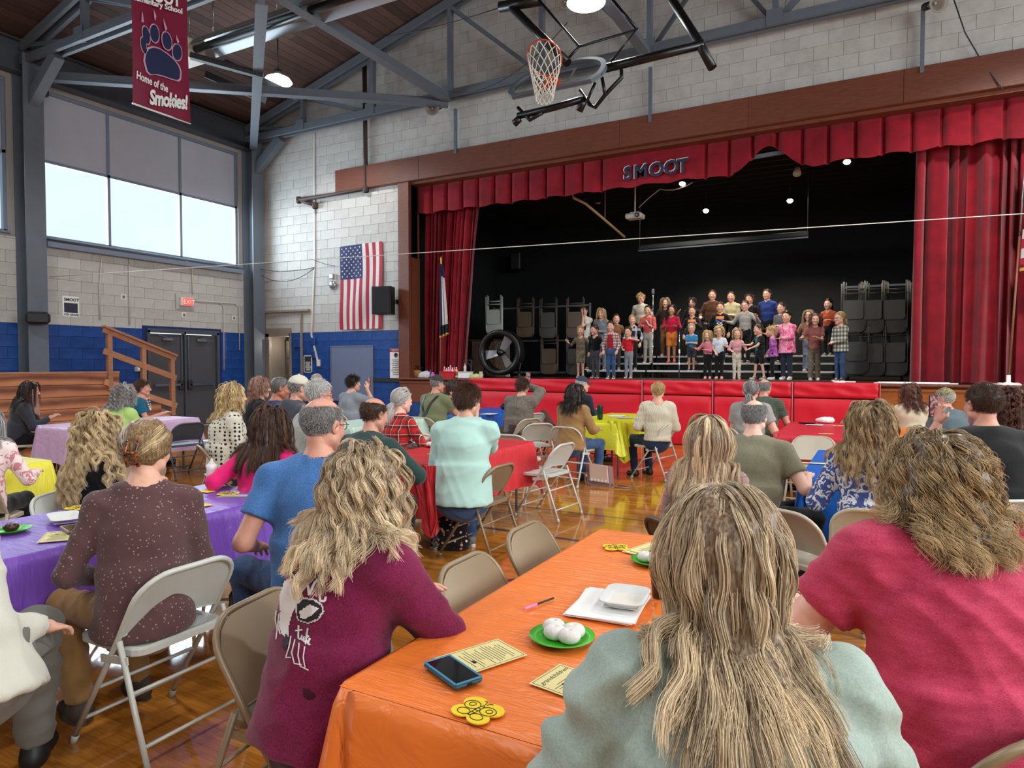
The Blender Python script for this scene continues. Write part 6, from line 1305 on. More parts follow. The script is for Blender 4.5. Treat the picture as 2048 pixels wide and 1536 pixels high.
    tp = [P_tap(hemz, P1, fh, lo_w, (B['wa'] * S + th, B['dw'] * S + th), k=.05 * S, flat=True), P_tap(P1, P2, fx, (B['wa'] * S + th, B['dw'] * S + th), (B['ch'] * S + th, B['dc'] * S + th), k=.06 * S),
          P_tap(P2, P3 - ax * .02, fx, (B['ch'] * S + th, B['dc'] * S + th), ((B['sh'] - .05) * S + th, .085 * S + th), k=.06 * S)]
    for i in (0, 1):
        r = .058 * S * fat + th * .5; tp.append(P_cap(Sj[i], P3 + ax * .012 * S, r, .058 * S, k=.06 * S))
        ef = Sj[i] + (E[i] - Sj[i]) * sw[0]
        if sw[0] > 0: tp.append(P_cap(Sj[i], ef, r, (.047 if sleeve == 'long' else .058) * S * fat + th * .6, k=.035 * S, flat=sleeve == 'short'))
        if sw[1] > 0: tp.append(P_cap(E[i], E[i] + (W[i] - E[i]) * sw[1], .046 * S * fat + th * .6, .033 * S + th * .6, k=.02 * S, flat=True))
    if belly: tp.append(P_ell((P0 + P1) / 2 + fy * (.05 + belly * .3) * S, (B['wa'] * S, (.10 + belly) * S, .13 * S), k=.06))
    if bust:
        for s in (1, -1): tp.append(P_ell(P2 + fx * s * .075 * S + fy * (B['dc'] * .75) * S - ax * .01, (.072 * S, bust * S, .07 * S), k=.05))
    if hood: tp += [P_ell(P3 - fy * .085 * S + ax * .01 * S, (.115 * S, .06 * S, .095 * S), rotz(math.radians(tw)), k=.04 * S), P_cap(P3 + fx * .075 * S + ax * .045 * S, P3 - fx * .075 * S + ax * .045 * S, .035 * S, k=.04 * S)]
    if topkind in ('sweater', 'hoodie', 'collar'): tp.append(P_cap(P3 + ax * .0 * S, N + ax * .012 * S, .082 * S, .066 * S, k=.03 * S, flat=True))
    if pose == 'sit': tp.append(P_pl((0, 0, seat + .006), (0, 0, -1), k=.01))
    cutr = {'tee': .070, 'scoop': .092, 'sweater': .060, 'hoodie': .066, 'collar': .060}[topkind] * S
    tp.append(P_cap(P3 + ax * (.020 if topkind == 'scoop' else .03) * S, N + ax * .14 * S + fy * .02, cutr, cutr * 1.15, k=.006, op='-'))
    torso = [q for q in tp if q['op'] == '+']
    V, Q = sdf_mesh(tp, vx, 2, folds(int(rng.integers(9999)), fold * S, .13 * S) if fold else None)
    shirt = qmesh({'hoodie': 'hooded_sweatshirt', 'sweater': 'sweater'}.get(topkind, 'shirt'), V, Q, top, root)
    # -- trousers
    if bottom is not None:
        pp = [P_tap(P0 - up * .07 * S if pose == 'sit' else P0 - up * .10 * S, P0 + ax * .05 * S, X, (B['hi'] * S, B['dh'] * S), (B['hi'] * S * .97, B['dh'] * S * .95), k=.05 * S)]
        lf = {'long': (1, .93), 'shorts': (.92, 0), 'skirt': (1, 0), 'flare': (1, .96)}[legs]; tk = (build or {}).get('leg', 1.0)
        for i in (0, 1):
            pp.append(P_cap(Hj[i], Hj[i] + (Kn[i] - Hj[i]) * lf[0], .085 * S * tk, (.064 if lf[1] else .078) * S * tk, k=.05 * S, flat=not lf[1]))
            if lf[1]: pp.append(P_cap(Kn[i], Kn[i] + (An[i] - Kn[i]) * lf[1] - A([0, 0, .03 * S]), .064 * S * tk, (.056 if legs != 'flare' else .075) * S * (tk * .5 + .5), k=.03 * S, flat=True))
        V, Q = sdf_mesh(pp, vx * 1.1, 1, folds(int(rng.integers(9999)), fold * S * .8, .1 * S)); qmesh('trousers' if lf[1] else 'shorts', V, Q, bottom, root)
    # -- shoes
    if shoem is not None:
        for i, s in enumerate((1, -1)):
            a = An[i]; sp = [P_cap(A([a[0], a[1] - .025 * S, .035 * S]), A([a[0] + s * .015 * S, a[1] + .135 * S, .026 * S]), .043 * S, .036 * S, k=.02), P_cap(A([a[0], a[1] - .01, .045 * S]), A([a[0], a[1] - .005, .10 * S]), .044 * S, .043 * S, k=.03, flat=True), P_pl((0, 0, .0), (0, 0, -1))]
            V, Q = sdf_mesh(sp, .012 * (S + .3) / 1.3, 1); sh = qmesh('shoe', V, Q, shoem if not isinstance(shoem, (list, tuple)) else shoem[0], root)
            if isinstance(shoem, (list, tuple)):
                b = MB(); an = np.linspace(0, 2 * PI, 19)[:-1]; ring = [(a[0] + .047 * S * math.cos(t) * (1 + .08 * math.sin(t)) + s * .008 * S, a[1] + .055 * S + .125 * S * math.sin(t)) for t in an]; b.prism(ring, 0.0, .024 * S); b.build('sole', shoem[1], sh)
    R_ = dict(root=root, body=body, shirt=shirt, Hc=Hc, Rh=Rh, hs=hs, P0=P0, P1=P1, P2=P2, P3=P3, N=N, fx=fx, fy=fy, up=up, W=W, E=E, Sj=Sj, S=S, An=An, Kn=Kn, ax=ax)
    if hair: R_['hair'] = make_hair(root, hair, Hc, Rh, hs, torso if hair.get('len', 0) > .15 or hair['s'] == 'pony' else None, hairm, lod if not kid else 2, rng)
    return R_
# ---------------------------------------------------------------- clothes
def fab(name, col, var=.12, vs=260, rough=.9, bump=.25, fn=None, sheen=.15): return mat('fab_' + name, col, rough, spec=.2, var=var, vscale=vs, bump=bump if fn is None else 0, bscale=420, bdist=.002, sheen=sheen, fn=fn)
def heather(name, a, b, st=(1, 1, 1)):
    def fn(t): v = t.coord(st); f = t.math('ADD', t.math('MULTIPLY', t.noise(v, 180, 3, .7), .7), t.math('MULTIPLY', t.noise(v, 9, 3), .3)); t.color(t.ramp(f, [(.35, s2l(a)), (.65, s2l(b))])); t.bump(t.noise(t.coord(), 420, 2), .2, .002)
    return fab(name, None, fn=fn)
def spots(name, ground, spot, scale, lo, hi, third=None, rand=1.0):
    def fn(t):
        v = t.n('ShaderNodeTexVoronoi'); v.inputs['Scale'].default_value = scale; v.inputs['Randomness'].default_value = rand; t.l(t.coord(), v.inputs[0]); f = v.outputs['Distance']
        c = t.ramp(f, [(lo, s2l(spot)), (hi, s2l(ground))])
        if third: w = t.n('ShaderNodeSeparateColor'); t.l(v.outputs['Color'], w.inputs[0]); g = t.math('GREATER_THAN', w.outputs[0], .6); c = t.mix(t.math('MULTIPLY', g, t.math('LESS_THAN', f, lo)), c, s2l(third))
        t.color(c); t.bump(t.noise(t.coord(), 300, 2), .2, .002)
    return fab(name, None, fn=fn)
def plaid(name, base, bars, sc=14, line=None):
    def fn(t):
        X_ = t.xyz(t.coord((sc, sc, sc))); s_ = t.math('ADD', X_[0], X_[1]); c = s2l(base)
        def band(q, off, w): return t.math('LESS_THAN', t.math('FRACT', t.math('ADD', q, off)), w)
        out = c
        for col, w, off in bars: out = t.mix(t.math('MULTIPLY', band(s_, off, w), .62), out, s2l(col)); out = t.mix(t.math('MULTIPLY', band(X_[2], off, w), .62), out, s2l(col))
        if line: out = t.mix(band(s_, .7, .05), out, s2l(line)); out = t.mix(band(X_[2], .7, .05), out, s2l(line))
        t.color(out); t.bump(t.noise(t.coord(), 300, 2), .2, .002)
    return fab(name, None, fn=fn)
def stripes(name, a, b, sc, w=.3, axis=2):
    def fn(t): X_ = t.xyz(t.coord((sc, sc, sc))); t.color(t.mix(t.math('LESS_THAN', t.math('FRACT', X_[axis]), w), s2l(a), s2l(b))); t.bump(t.math('FRACT', X_[axis]), .2, .004)
    return fab(name, None, fn=fn)
def blobs(name, cols, sc=6, dist=1.5, pos=None, interp='CONSTANT', st=(1, 1, 1)):
    def fn(t): f = t.noise(t.coord(st), sc, 3, .5, dist); n = len(cols); t.color(t.ramp(f, [((pos[i] if pos else .3 + .4 * i / n), s2l(c)) for i, c in enumerate(cols)], interp)); t.bump(t.noise(t.coord(), 300, 2), .2, .002)
    return fab(name, None, fn=fn)
JEAN = heather('jean_blue', (34, 52, 84), (72, 98, 138)); JEAND = heather('jean_dark', (20, 28, 48), (44, 56, 84)); BLK = fab('black', (20, 20, 22)); KHAKI = fab('khaki', (146, 110, 66)); SHB = mat('shoe_black', (24, 24, 26), .5); SHBR = mat('shoe_brown', (70, 54, 44), .8, bump=.2, bscale=200); SHW = mat('shoe_white', (220, 216, 208), .5); SHG = mat('shoe_grey', (110, 108, 106), .6); PKS = mat('shoe_pink', (222, 158, 160), .6); RDS = mat('shoe_red', (206, 44, 60), .5); SOLE = M['white']
HM = dict(blond=hair_mat('hair_blond', (96, 66, 38), (232, 206, 158)), ash=hair_mat('hair_ash', (64, 46, 32), (206, 178, 134)), sand=hair_mat('hair_sand', (92, 68, 48), (236, 214, 178)), brown=hair_mat('hair_brown', (34, 22, 16), (104, 70, 50)), dark=hair_mat('hair_dark', (16, 11, 9), (60, 42, 32)), grey=hair_mat('hair_grey', (74, 70, 68), (196, 192, 190)), white=hair_mat('hair_white', (140, 136, 132), (238, 236, 232)), auburn=hair_mat('hair_auburn', (50, 26, 20), (132, 82, 62)), light=hair_mat('hair_light', (130, 96, 54), (240, 216, 160)), ginger=hair_mat('hair_ginger', (110, 72, 60), (206, 164, 146)))
FAIR, PALE, TAN_, RUD = (218, 170, 146), (230, 188, 168), (192, 138, 108), (206, 150, 128)
GLS = mat('glasses_dark', (40, 34, 36), .3); GLP = mat('glasses_purple', (96, 78, 104), .3, var=.3, vscale=40); METAL = M['chrome']
def P(px, py, z=1.2): p = onz(px, py, z); return p
def sit(label, px, yc, Z, hips, tw, **kw):
    """seated adult whose crown falls on pixel (px, yc) at depth Z; the body height follows from the crown height"""
    r_ = ray(px, yc); cr = CAMC + r_ * (Z / (r_ @ CAMF)); lean = kw.get('lean', .06); side = kw.get('side', 0.0); seat = .45; S = kw.get('S')
    a = math.radians(hips + tw); fy = A([-math.sin(a), math.cos(a), 0]); fx = A([math.cos(a), math.sin(a), 0]); b_ = math.radians(hips); fh = A([-math.sin(b_), math.cos(b_), 0])
    ah = a + math.radians(kw.get('hy', 0)); fhd = A([-math.sin(ah), math.cos(ah), 0])
    if S is None: S = min(1.13, max(.90, (cr[2] - .45 + .9 * (lean ** 2 + side ** 2)) / .878))
    kw['S'] = S; H = .47 * S; dl = math.sqrt(max(H * H - lean * lean - side * side, .05)); top = fh * .02 + fy * lean + fx * side; ax = nrm(fy * lean + fx * side + A([0, 0, dl])); top = top + ax * .045 * S + fy * .005 + ax * .4 * .15 * S + fhd * .028 * S
    pos = cr - top - fhd * .118 * S * math.sin(math.radians(kw.get('hp', 8))) * .5; z = seat + .095 * S + dl + ax[2] * .045 * S + (.6 + .4 * ax[2]) * .15 * S + .118 * S; kw['neck'] = max(-.07, min(.06, cr[2] - z))
    cc = kw.pop('ch', 'beige')
    if cc: chair(pos[0], pos[1], hips, cc, cc + ' folding chair under the ' + ' '.join(label.split()[:9]))
    return person(label, pos, hips, tw=tw, **kw)
WOM = dict(sh=.165, ch=.150, wa=.140, hi=.185, dc=.112, dw=.110, dh=.135, arm=.95)
BIGW = dict(sh=.185, ch=.185, wa=.205, hi=.225, dc=.140, dw=.150, dh=.165, arm=1.35, leg=1.25)
MAN = dict(sh=.195, ch=.175, wa=.165, hi=.178, dc=.125, dw=.125, dh=.130, arm=1.1)
BIGM = dict(sh=.205, ch=.20, wa=.205, hi=.20, dc=.145, dw=.160, dh=.15, arm=1.2)
tabR = lambda x=.05, y=.36, z=.775, **k: dict(t=(x, y, z), **k)
LAP = dict(t=(.10, .26, .60))
# ---------------------------------------------------------------- audience, nearest first
def FG_pink(): pass
R_sage = sit('woman in a sage green sweatshirt leaning over the orange table, sunglasses in her long hair', 1445, 982, 1.36, 62, -42, ch='tan', lean=.22, lod=0, hp=14, tone=PALE, top=heather('sage', (142, 158, 148), (168, 182, 172)), topkind='sweater', bottom=JEAND, shoem=SHB, build=BIGW, fold=.03, hood=False,
   arms=[dict(t=(.16, .42, .79)), dict(t=(.22, .40, .79))], hair=dict(s='long', len=.40, wave=.005, wl=.14, n=9000, sx=.45, sy=-.8, clump=.22, gather=.42, tips=.2, roots=.45, vol=.8), hairm=HM['sand'], vox=.010, hem=.06)
b = add_glasses(R_sage['root'], R_sage['Hc'] + A([0, 0, .020]), R_sage['Rh'] @ rotx(math.radians(60)), 1.16, GLP); b.name = 'sunglasses'
R_pink = sit('woman with curly blonde brown hair in a heathered pink red T-shirt', 1868, 878, 1.85, 70, -45, ch=None, S=1.07, lean=.10, shrug=.03, lod=0, hp=14, tone=PALE, top=heather('pinkred', (150, 26, 58), (206, 74, 104), (1, 1, 5)), sleeve='short', bottom=JEAND, shoem=SHB, build=BIGW, fold=.028,
   arms=[dict(t=(.15, .36, .70)), dict(t=(.28, .44, .79), out=.7)], hair=dict(s='long', len=.20, wave=.013, wl=.07, n=8000, gather=.2, sx=.45, sy=-.9, clump=.6, vol=1.0, puff=1.2, roots=.6, tips=.35, frizz=.007), hairm=HM['ash'], vox=.010, hem=.05)
R_mar = sit('woman with long wavy highlighted hair in a maroon graphic shirt', 738, 897, 2.15, -52, 38, ch=None, lean=.12, side=-.02, lod=0, hp=8, tone=FAIR, top=heather('maroon', (86, 16, 46), (128, 30, 74)), sleeve='long', bottom=fab('dkmaroon', (62, 14, 34)), shoem=SHB, build=dict(BIGW, wa=.185, hi=.215), fold=.026,
   arms=[dict(t=(-.02, .36, .79), out=1.6, dn=.35), dict(t=(.05, .36, .76))], hair=dict(s='long', len=.31, wave=.012, wl=.10, n=7000, sx=.5, sy=-.7, clump=.6, vol=1.15, puff=1.0, roots=.55, tips=.35, part=-.01), hairm=HM['sand'], vox=.010, hem=.08)
R_brown = sit('woman in a brown lace cardigan with a tortoiseshell claw clip in her blond hair', 296, 846, 2.86, 80, -32, ch=None, lean=.04, lod=0, hp=4, hy=-20, tone=FAIR, top=spots('lace', (88, 62, 62), (170, 140, 138), 60, .12, .22), bottom=KHAKI, shoem=[SHBR, SHBR], build=dict(WOM, wa=.155, hi=.178, dw=.125), fold=.014,
   arms=[LAP, dict(t=(.20, .22, .62), h='relax')], hair=dict(s='bun', len=.12, bun=(0, -.12, -.015), n=4200, hl=.01), hairm=HM['blond'], knees=[(.10, .43), (-.16, .43)], hem=.12)
R_blue = sit('bald man with glasses in a heathered blue T-shirt seen from behind', 648, 797, 3.2, 76, -40, ch='white', lean=.02, lod=0, hp=4, hy=-34, tone=RUD, top=heather('blue', (50, 92, 150), (84, 130, 188)), sleeve='short', bottom=JEAN, shoem=[SHB, M['offwhite']], build=dict(MAN, wa=.18, hi=.19, dw=.145), fold=.014,
   arms=[dict(t=(.16, .20, .62)), dict(t=(.30, .16, .66), out=.4)], hair=dict(s='balding', len=.010, n=3600, r=.0006, lift=.5), hairm=HM['grey'], brow=(120, 110, 104))
add_glasses(R_blue['root'], R_blue['Hc'], R_blue['Rh'], R_blue['hs'], GLS)
R_bl = sit('woman with long blonde curls and a black top turned to her neighbour', 205, 826, 4.2, -60, 35, ch='white', lean=.03, lod=0, hp=6, hy=0, tone=FAIR, top=BLK, bottom=BLK, shoem=SHB, build=dict(WOM), arms=[tabR(), LAP],
   hair=dict(s='long', len=.46, wave=.017, wl=.09, n=6500, sx=.7, clump=.6, vol=1.5, puff=1.3, tips=.15), hairm=HM['blond'])
R_quilt = sit('woman with straight pale blonde hair in a mauve quilted jacket', 1420, 836, 3.6, -40, 36, ch='brown', lean=.05, lod=0, hp=3, tone=FAIR, top=None or plaid('quilt', (150, 122, 120), [], 22, (74, 60, 62)), bottom=JEAN, shoem=SHB, build=WOM, arms=[tabR(), LAP],
   hair=dict(s='long', len=.46, wave=.003, wl=.15, n=7500, sx=.5, sy=-.8, clump=.22, gather=.35, vol=1.0, puff=1.0, tips=.25), hairm=HM['sand'], hem=.08)
R_flor = sit('woman in a blue blouse with big white flowers', 1742, 805, 4.0, 5, 4, lean=.05, hy=0, lod=0, hp=4, tone=FAIR, top=blobs('floral', [(62, 76, 134), (206, 204, 204), (70, 84, 140)], 17, 2.2, (.0, .53, .68)), sleeve='half', bottom=JEAN, shoem=SHB, build=dict(WOM, wa=.16), arms=[LAP, tabR(.2, .3)],
   hair=dict(s='long', len=.36, wave=.009, wl=.10, n=5200, sx=.7, clump=.6, roots=.35, tips=.2, vol=1.2), hairm=HM['ash'])
R_oliv = sit('balding man in an olive T-shirt with an arm on the blue table', 1510, 801, 4.7, -50, 45, ch='brown', lean=.08, lod=0, hp=8, tone=PALE, top=heather('olive', (110, 106, 86), (142, 138, 114)), sleeve='short', bottom=BLK, shoem=SHB, build=BIGM, arms=[dict(t=(.34, .28, .77)), LAP], hair=dict(s='balding', len=.022, n=3400, r=.0008, lift=.3), hairm=HM['grey'], collar=True)
R_polo = sit('man in a black polo shirt filming with his phone at the right', 1966, 768, 4.3, 30, -12, ch='white', lean=.06, lod=0, hp=0, hy=10, tone=RUD, top=heather('blackrib', (18, 18, 20), (34, 34, 36), (8, 8, 1)), topkind='collar', sleeve='short', bottom=fab('cream_short', (206, 198, 184)), legs='shorts', shoem=SHB, build=BIGM, arms=[LAP, dict(t=(.14, .34, 1.14), h='grip', fd=(-.1, .1, 1), bk=(.9, -.4, 0), out=.5)], hair=dict(s='short', len=.018, n=4200, r=.0007, comb=(0, .3, -.2)), hairm=HM['brown'])
R_mint = sit('woman in a mint sweater sitting sideways on her chair and filming', 936, 770, 5.4, 44, -26, ch=None, lean=.06, lod=0, hp=2, hy=-24, tone=FAIR, top=fab('mint', (176, 210, 200), .06, 30, bump=.2), topkind='sweater', bottom=JEAN, shoem=[SHG, SHW], build=dict(BIGW, wa=.185, hi=.21, ch=.17, arm=1.15), arms=[dict(t=(.02, .30, 1.10), h='grip', fd=(.1, .2, 1), bk=(.9, -.4, 0), out=.9, dn=1.2), LAP], hair=dict(s='short', len=.05, n=4200, r=.0009, comb=(0, -.2, -.8), lift=.3), hairm=HM['brown'], fold=.018, hem=.10, knees=[(.14, .42), (-.12, .42)])
R_green = sit('balding man in a dark green sweater with his elbow on the red table', 752, 797, 4.95, -8, 4, ch='brown', lean=.16, lod=1, hp=10, hy=-6, tone=RUD, top=fab('dkgreen', (40, 62, 60)), topkind='sweater', bottom=BLK, shoem=SHB, build=BIGM, arms=[dict(t=(.14, .46, .78), out=1.0, dn=.3), dict(t=(.12, .40, .76))], hair=dict(s='balding', len=.035, n=1500, r=.0014, lift=.15), hairm=HM['brown'])
R_pkv = sit('woman with straight brown hair in a hot pink vest', 545, 815, 4.5, 30, -15, lean=.10, lod=0, hp=14, hy=-14, tone=FAIR, top=fab('hotpink', (226, 34, 110)), bottom=JEAND, shoem=SHB, build=WOM, arms=[tabR(.0, .28, .70), dict(t=(.34, .12, .78), out=.8)], hair=dict(s='long', len=.34, wave=.002, n=5000, sx=.5, clump=.3, vol=1.0), hairm=HM['brown'])
R_patt = sit('woman with a blond bob in a cream blouse printed with black paisley', 468, 767, 6.7, -28, 0, ch='tan', lean=.03, lod=1, hp=2, hy=-6, tone=FAIR, top=spots('paisley', (214, 208, 192), (36, 34, 38), 26, .30, .36, None, .25), bottom=JEAND, shoem=SHB, build=dict(BIGW, wa=.19, arm=1.1), arms=[LAP, LAP], hair=dict(s='long', len=.26, wave=.006, n=2600, r=.0013, sx=.7, vol=1.2), hairm=HM['light'])
R_plaid = sit('woman with a grey ponytail in a red plaid flannel shirt', 806, 778, 6.8, -60, 48, lean=.08, lod=1, hp=6, hy=-8, tone=PALE, top=plaid('redplaid', (190, 40, 44), [((30, 34, 34), .42, 0.0)], 11, (226, 196, 170)), bottom=JEAN, shoem=SHB, build=WOM, arms=[dict(t=(.20, .42, .78)), tabR()], hair=dict(s='pony', len=.10, bun=(0, -.105, -.04), tail=.20, n=2400, r=.0013), hairm=HM['white'], hem=.05)
R_tan = sit('woman with dark hair in a tan barn coat', 1150, 768, 8.6, -18, 8, ch=None, lean=.02, lod=1, hp=2, hy=-8, tone=FAIR, top=fab('tancoat', (150, 116, 74), .12, 30), topkind='collar', bottom=JEAN, shoem=SHB, build=dict(WOM, wa=.165, arm=1.15), arms=[dict(t=(.2, .34, .70)), LAP], hair=dict(s='long', len=.30, wave=.006, n=2600, r=.0013, sx=.6), hairm=HM['dark'], hem=.14, fold=.02)
R_cream = sit('woman with a blonde low bun in a cream ribbed sweater', 1316, 765, 9.05, 52, -36, ch=None, lean=.04, lod=1, hp=2, hy=-2, tone=FAIR, top=stripes('creamrib', (196, 188, 164), (214, 206, 184), 60, .4, 0), topkind='scoop', bottom=JEAND, shoem=SHB, build=dict(WOM, wa=.165, ch=.165, arm=1.25), arms=[dict(t=(.14, .28, .66)), dict(t=(.18, .24, .64))], hair=dict(s='bun', len=.12, bun=(0, -.115, -.045), n=2600, r=.0013), hairm=HM['light'], fold=.02)
R_leop = sit('woman in a speckled brown grey sweater holding up a phone', 1046, 757, 10.0, 70, -72, lean=.06, lod=1, hp=0, hy=0, tone=FAIR, top=spots('camo', (118, 108, 100), (52, 46, 44), 90, .25, .45), bottom=fab('tights', (70, 56, 56)), shoem=SHB, build=dict(BIGW), arms=[dict(t=(-.04, .30, 1.22), h='grip', fd=(.0, .1, 1), bk=(.8, -.5, 0), out=1.0, dn=.8), LAP], hair=dict(s='short', len=.06, mess=.35, lift=.5, n=1500, r=.002, comb=(0, -.2, -.8)), hairm=HM['brown'], fold=.016)
R_susp = sit('man in an olive T-shirt with black suspenders and a dark cap', 876, 752, 10.2, -5, -5, ch=None, lean=.06, lod=1, hp=4, hy=-18, tone=RUD, top=fab('olive2', (112, 116, 84)), sleeve='short', bottom=JEAND, shoem=SHB, build=BIGM, arms=[dict(t=(.08, .36, 1.0)), tabR()], hair=dict(s='balding', len=.015), hairm=HM['grey'])
add_cap(R_susp['root'], R_susp['Hc'], R_susp['Rh'], R_susp['hs'], mat('cap_dark', (48, 46, 42), .8))
R_dk = sit('dark haired person seated in front of the suspenders man', 908, 760, 11.9, -70, 50, lean=.05, lod=1, hy=0, tone=FAIR, top=BLK, bottom=BLK, shoem=SHB, build=WOM, hair=dict(s='long', len=.22), hairm=HM['brown'])
R_ncap = sit('man in a navy cap behind the tan coat woman', 1166, 754, 10.8, -60, 30, lean=.06, lod=1, hp=4, hy=-14, tone=FAIR, top=fab('navyj', (32, 38, 56)), topkind='collar', bottom=BLK, shoem=SHB, build=MAN, arms=[tabR(), LAP], hair=dict(s='balding', len=.015), hairm=HM['white'])
add_cap(R_ncap['root'], R_ncap['Hc'], R_ncap['Rh'], R_ncap['hs'], mat('cap_navy', (44, 48, 70), .8))
R_gry = sit('woman with a silver low ponytail in a grey top beside her husband', 1503, 763, 8.4, -60, 55, lean=.02, hy=0, lod=1, hp=2, tone=FAIR, top=fab('ltgrey', (150, 148, 144)), sleeve='short', bottom=JEAN, shoem=SHB, build=dict(WOM, wa=.17, arm=1.3), arms=[dict(t=(.22, .26, .72)), LAP], hair=dict(s='pony', len=.1, bun=(0, -.115, -.045), tail=.14, n=2400, r=.0013), hairm=HM['grey'])
R_ghm = sit('balding man in a green checked shirt beside the silver ponytail', 1530, 759, 9.5, -60, 45, lean=.04, lod=1, hp=2, hy=0, tone=RUD, top=plaid('greencheck', (74, 88, 72), [((40, 52, 42), .5, 0.0)], 42, (140, 150, 130)), topkind='collar', sleeve='short', bottom=JEAN, shoem=SHB, build=BIGM, arms=[tabR(.2, .36), LAP], hair=dict(s='balding', len=.02), hairm=HM['grey'])
R_aub = sit('woman with dark auburn waves in a cream top near the stage', 1818, 768, 8.8, 20, 0, lean=.06, lod=1, hp=2, hy=30, tone=FAIR, top=fab('creamtop', (206, 192, 166), .1, 14), bottom=JEAN, shoem=SHB, build=WOM, arms=[LAP, tabR()], hair=dict(s='long', len=.28, wave=.010, n=2400, r=.0014), hairm=HM['auburn'])
R_camo = sit('man with a camouflage cap and white beard in a teal grey shirt', 1888, 778, 7.6, 50, 0, lean=.06, lod=1, hp=0, hy=20, tone=RUD, top=fab('tealgrey', (84, 100, 106), .1, 12), topkind='collar', bottom=BLK, shoem=SHB, build=BIGM, arms=[LAP, tabR(.1, .34)], hair=dict(s='balding', len=.02), hairm=HM['white'], fold=.018)
add_cap(R_camo['root'], R_camo['Hc'], R_camo['Rh'], R_camo['hs'], blobs('camo_cap', [(96, 92, 64), (150, 142, 104), (120, 116, 82)], 30, 1.0, (.0, .48, .6)))
R_crl = sit('person with long dark brown curls at the right edge', 2034, 780, 5.2, 10, 0, lean=.05, lod=1, hy=0, tone=TAN_, top=blobs('multi', [(230, 220, 214), (190, 110, 120), (120, 140, 170)], 20, 1.0), bottom=BLK, shoem=SHB, build=WOM, hair=dict(s='long', len=.34, wave=.016, wl=.05, n=2600, r=.0016, vol=2.0, puff=1.5, clump=.7), hairm=HM['auburn'])
R_grt = sit('woman with short dark curls in a grey T-shirt holding up a phone', 707, 752, 11.0, -12, 8, lean=.05, lod=1, hp=-2, hy=-20, tone=FAIR, top=fab('greyt', (136, 140, 148)), sleeve='half', bottom=JEAND, shoem=SHB, build=dict(WOM, wa=.17, arm=1.2), arms=[dict(t=(.06, .34, 1.12), h='grip', fd=(0, .2, 1), bk=(.9, -.3, 0)), LAP], hair=dict(s='short', len=.06, mess=.35, lift=.5, n=1500, r=.002, comb=(0, -.2, -.8)), hairm=HM['dark'])
R_wht = sit('white haired man with glasses in a speckled grey shirt', 640, 761, 5.9, -20, 0, lean=.08, lod=1, hp=6, hy=-6, tone=RUD, top=heather('speck', (120, 120, 116), (186, 184, 178)), bottom=JEAND, shoem=SHB, build=BIGM, arms=[tabR(), LAP], hair=dict(s='short', len=.03, n=2400, r=.0015, comb=(0, .2, -.4)), hairm=HM['white'])
add_glasses(R_wht['root'], R_wht['Hc'], R_wht['Rh'], R_wht['hs'], GLS)
R_cap = sit('man in a cream baseball cap and charcoal hooded jacket', 600, 753, 7.3, -20, 0, ch='tan', lean=.10, lod=1, hp=4, hy=-2, tone=RUD, top=fab('charcoal', (64, 66, 76)), topkind='hoodie', hood=True, bottom=JEAND, shoem=SHB, build=BIGM, arms=[tabR(), LAP], hair=dict(s='balding', len=.015), hairm=HM['grey'])
add_cap(R_cap['root'], R_cap['Hc'], R_cap['Rh'], R_cap['hs'], mat('cap_cream', (206, 200, 184), .8, var=.08, vscale=30))
R_nav = sit('bald tanned man in a navy shirt propping his chin', 563, 755, 8.0, -25, 0, lean=.14, lod=1, hp=8, hy=-10, tone=(186, 122, 96), top=fab('navy', (34, 42, 84)), sleeve='half', bottom=JEAND, shoem=SHB, build=MAN, arms=[dict(t=(.06, .34, 1.02)), tabR()], hair=dict(s='bald', len=.01), hairm=HM['grey'])
R_red = sit('woman with reddish grey hair and glasses in a black top', 522, 755, 8.6, -30, 0, lean=.06, lod=1, hp=2, hy=-10, tone=FAIR, top=BLK, bottom=BLK, shoem=SHB, build=WOM, arms=[dict(t=(.06, .34, 1.0)), LAP], hair=dict(s='long', len=.20, wave=.006, n=2400, r=.0014), hairm=HM['ginger'])
add_glasses(R_red['root'], R_red['Hc'], R_red['Rh'], R_red['hs'], GLS)
R_bhd = sit('grey haired man in black near the felt board', 636, 747, 13.0, -10, 0, lean=.05, lod=1, hy=-10, tone=RUD, top=BLK, bottom=BLK, shoem=SHB, build=MAN, hair=dict(s='balding', len=.02), hairm=HM['white'])
R_teal = sit('smiling woman with short brown hair in a teal top with a necklace', 287, 761, 10.3, -40, -5, lean=.04, lod=1, hp=2, hy=-4, tone=RUD, top=fab('teal', (24, 92, 116)), topkind='scoop', sleeve='short', bottom=BLK, shoem=SHB, build=dict(WOM, arm=1.1), arms=[tabR(), LAP], hair=dict(s='short', len=.07, n=1500, r=.002, comb=(0, -.4, -.7), lift=.25), hairm=HM['brown'])
R_lime = sit('woman with curly grey hair in a lime green T-shirt', 250, 772, 8.2, 60, -55, ch='slate', lean=.10, lod=1, hp=6, hy=-14, tone=FAIR, top=fab('lime', (174, 206, 122)), sleeve='short', bottom=BLK, shoem=SHB, build=dict(BIGW, arm=1.1), arms=[tabR(.08, .44), LAP], hair=dict(s='long', len=.22, wave=.014, wl=.05, n=2600, r=.0016, vol=1.6, puff=1.2, clump=.6), hairm=HM['grey'])
R_brd = sit('man with long dark hair and a long beard in a charcoal hooded jacket', 62, 765, 9.2, -30, -5, lean=.10, lod=1, hp=6, hy=0, tone=RUD, top=fab('charcoal2', (52, 54, 62)), topkind='hoodie', hood=True, bottom=BLK, shoem=SHB, build=MAN, arms=[dict(t=(.08, .40, .80)), dict(t=(.08, .38, .80))], hair=dict(s='long', len=.34, n=2400, r=.0015, sx=.5, sy=-.8), hairm=HM['dark'])
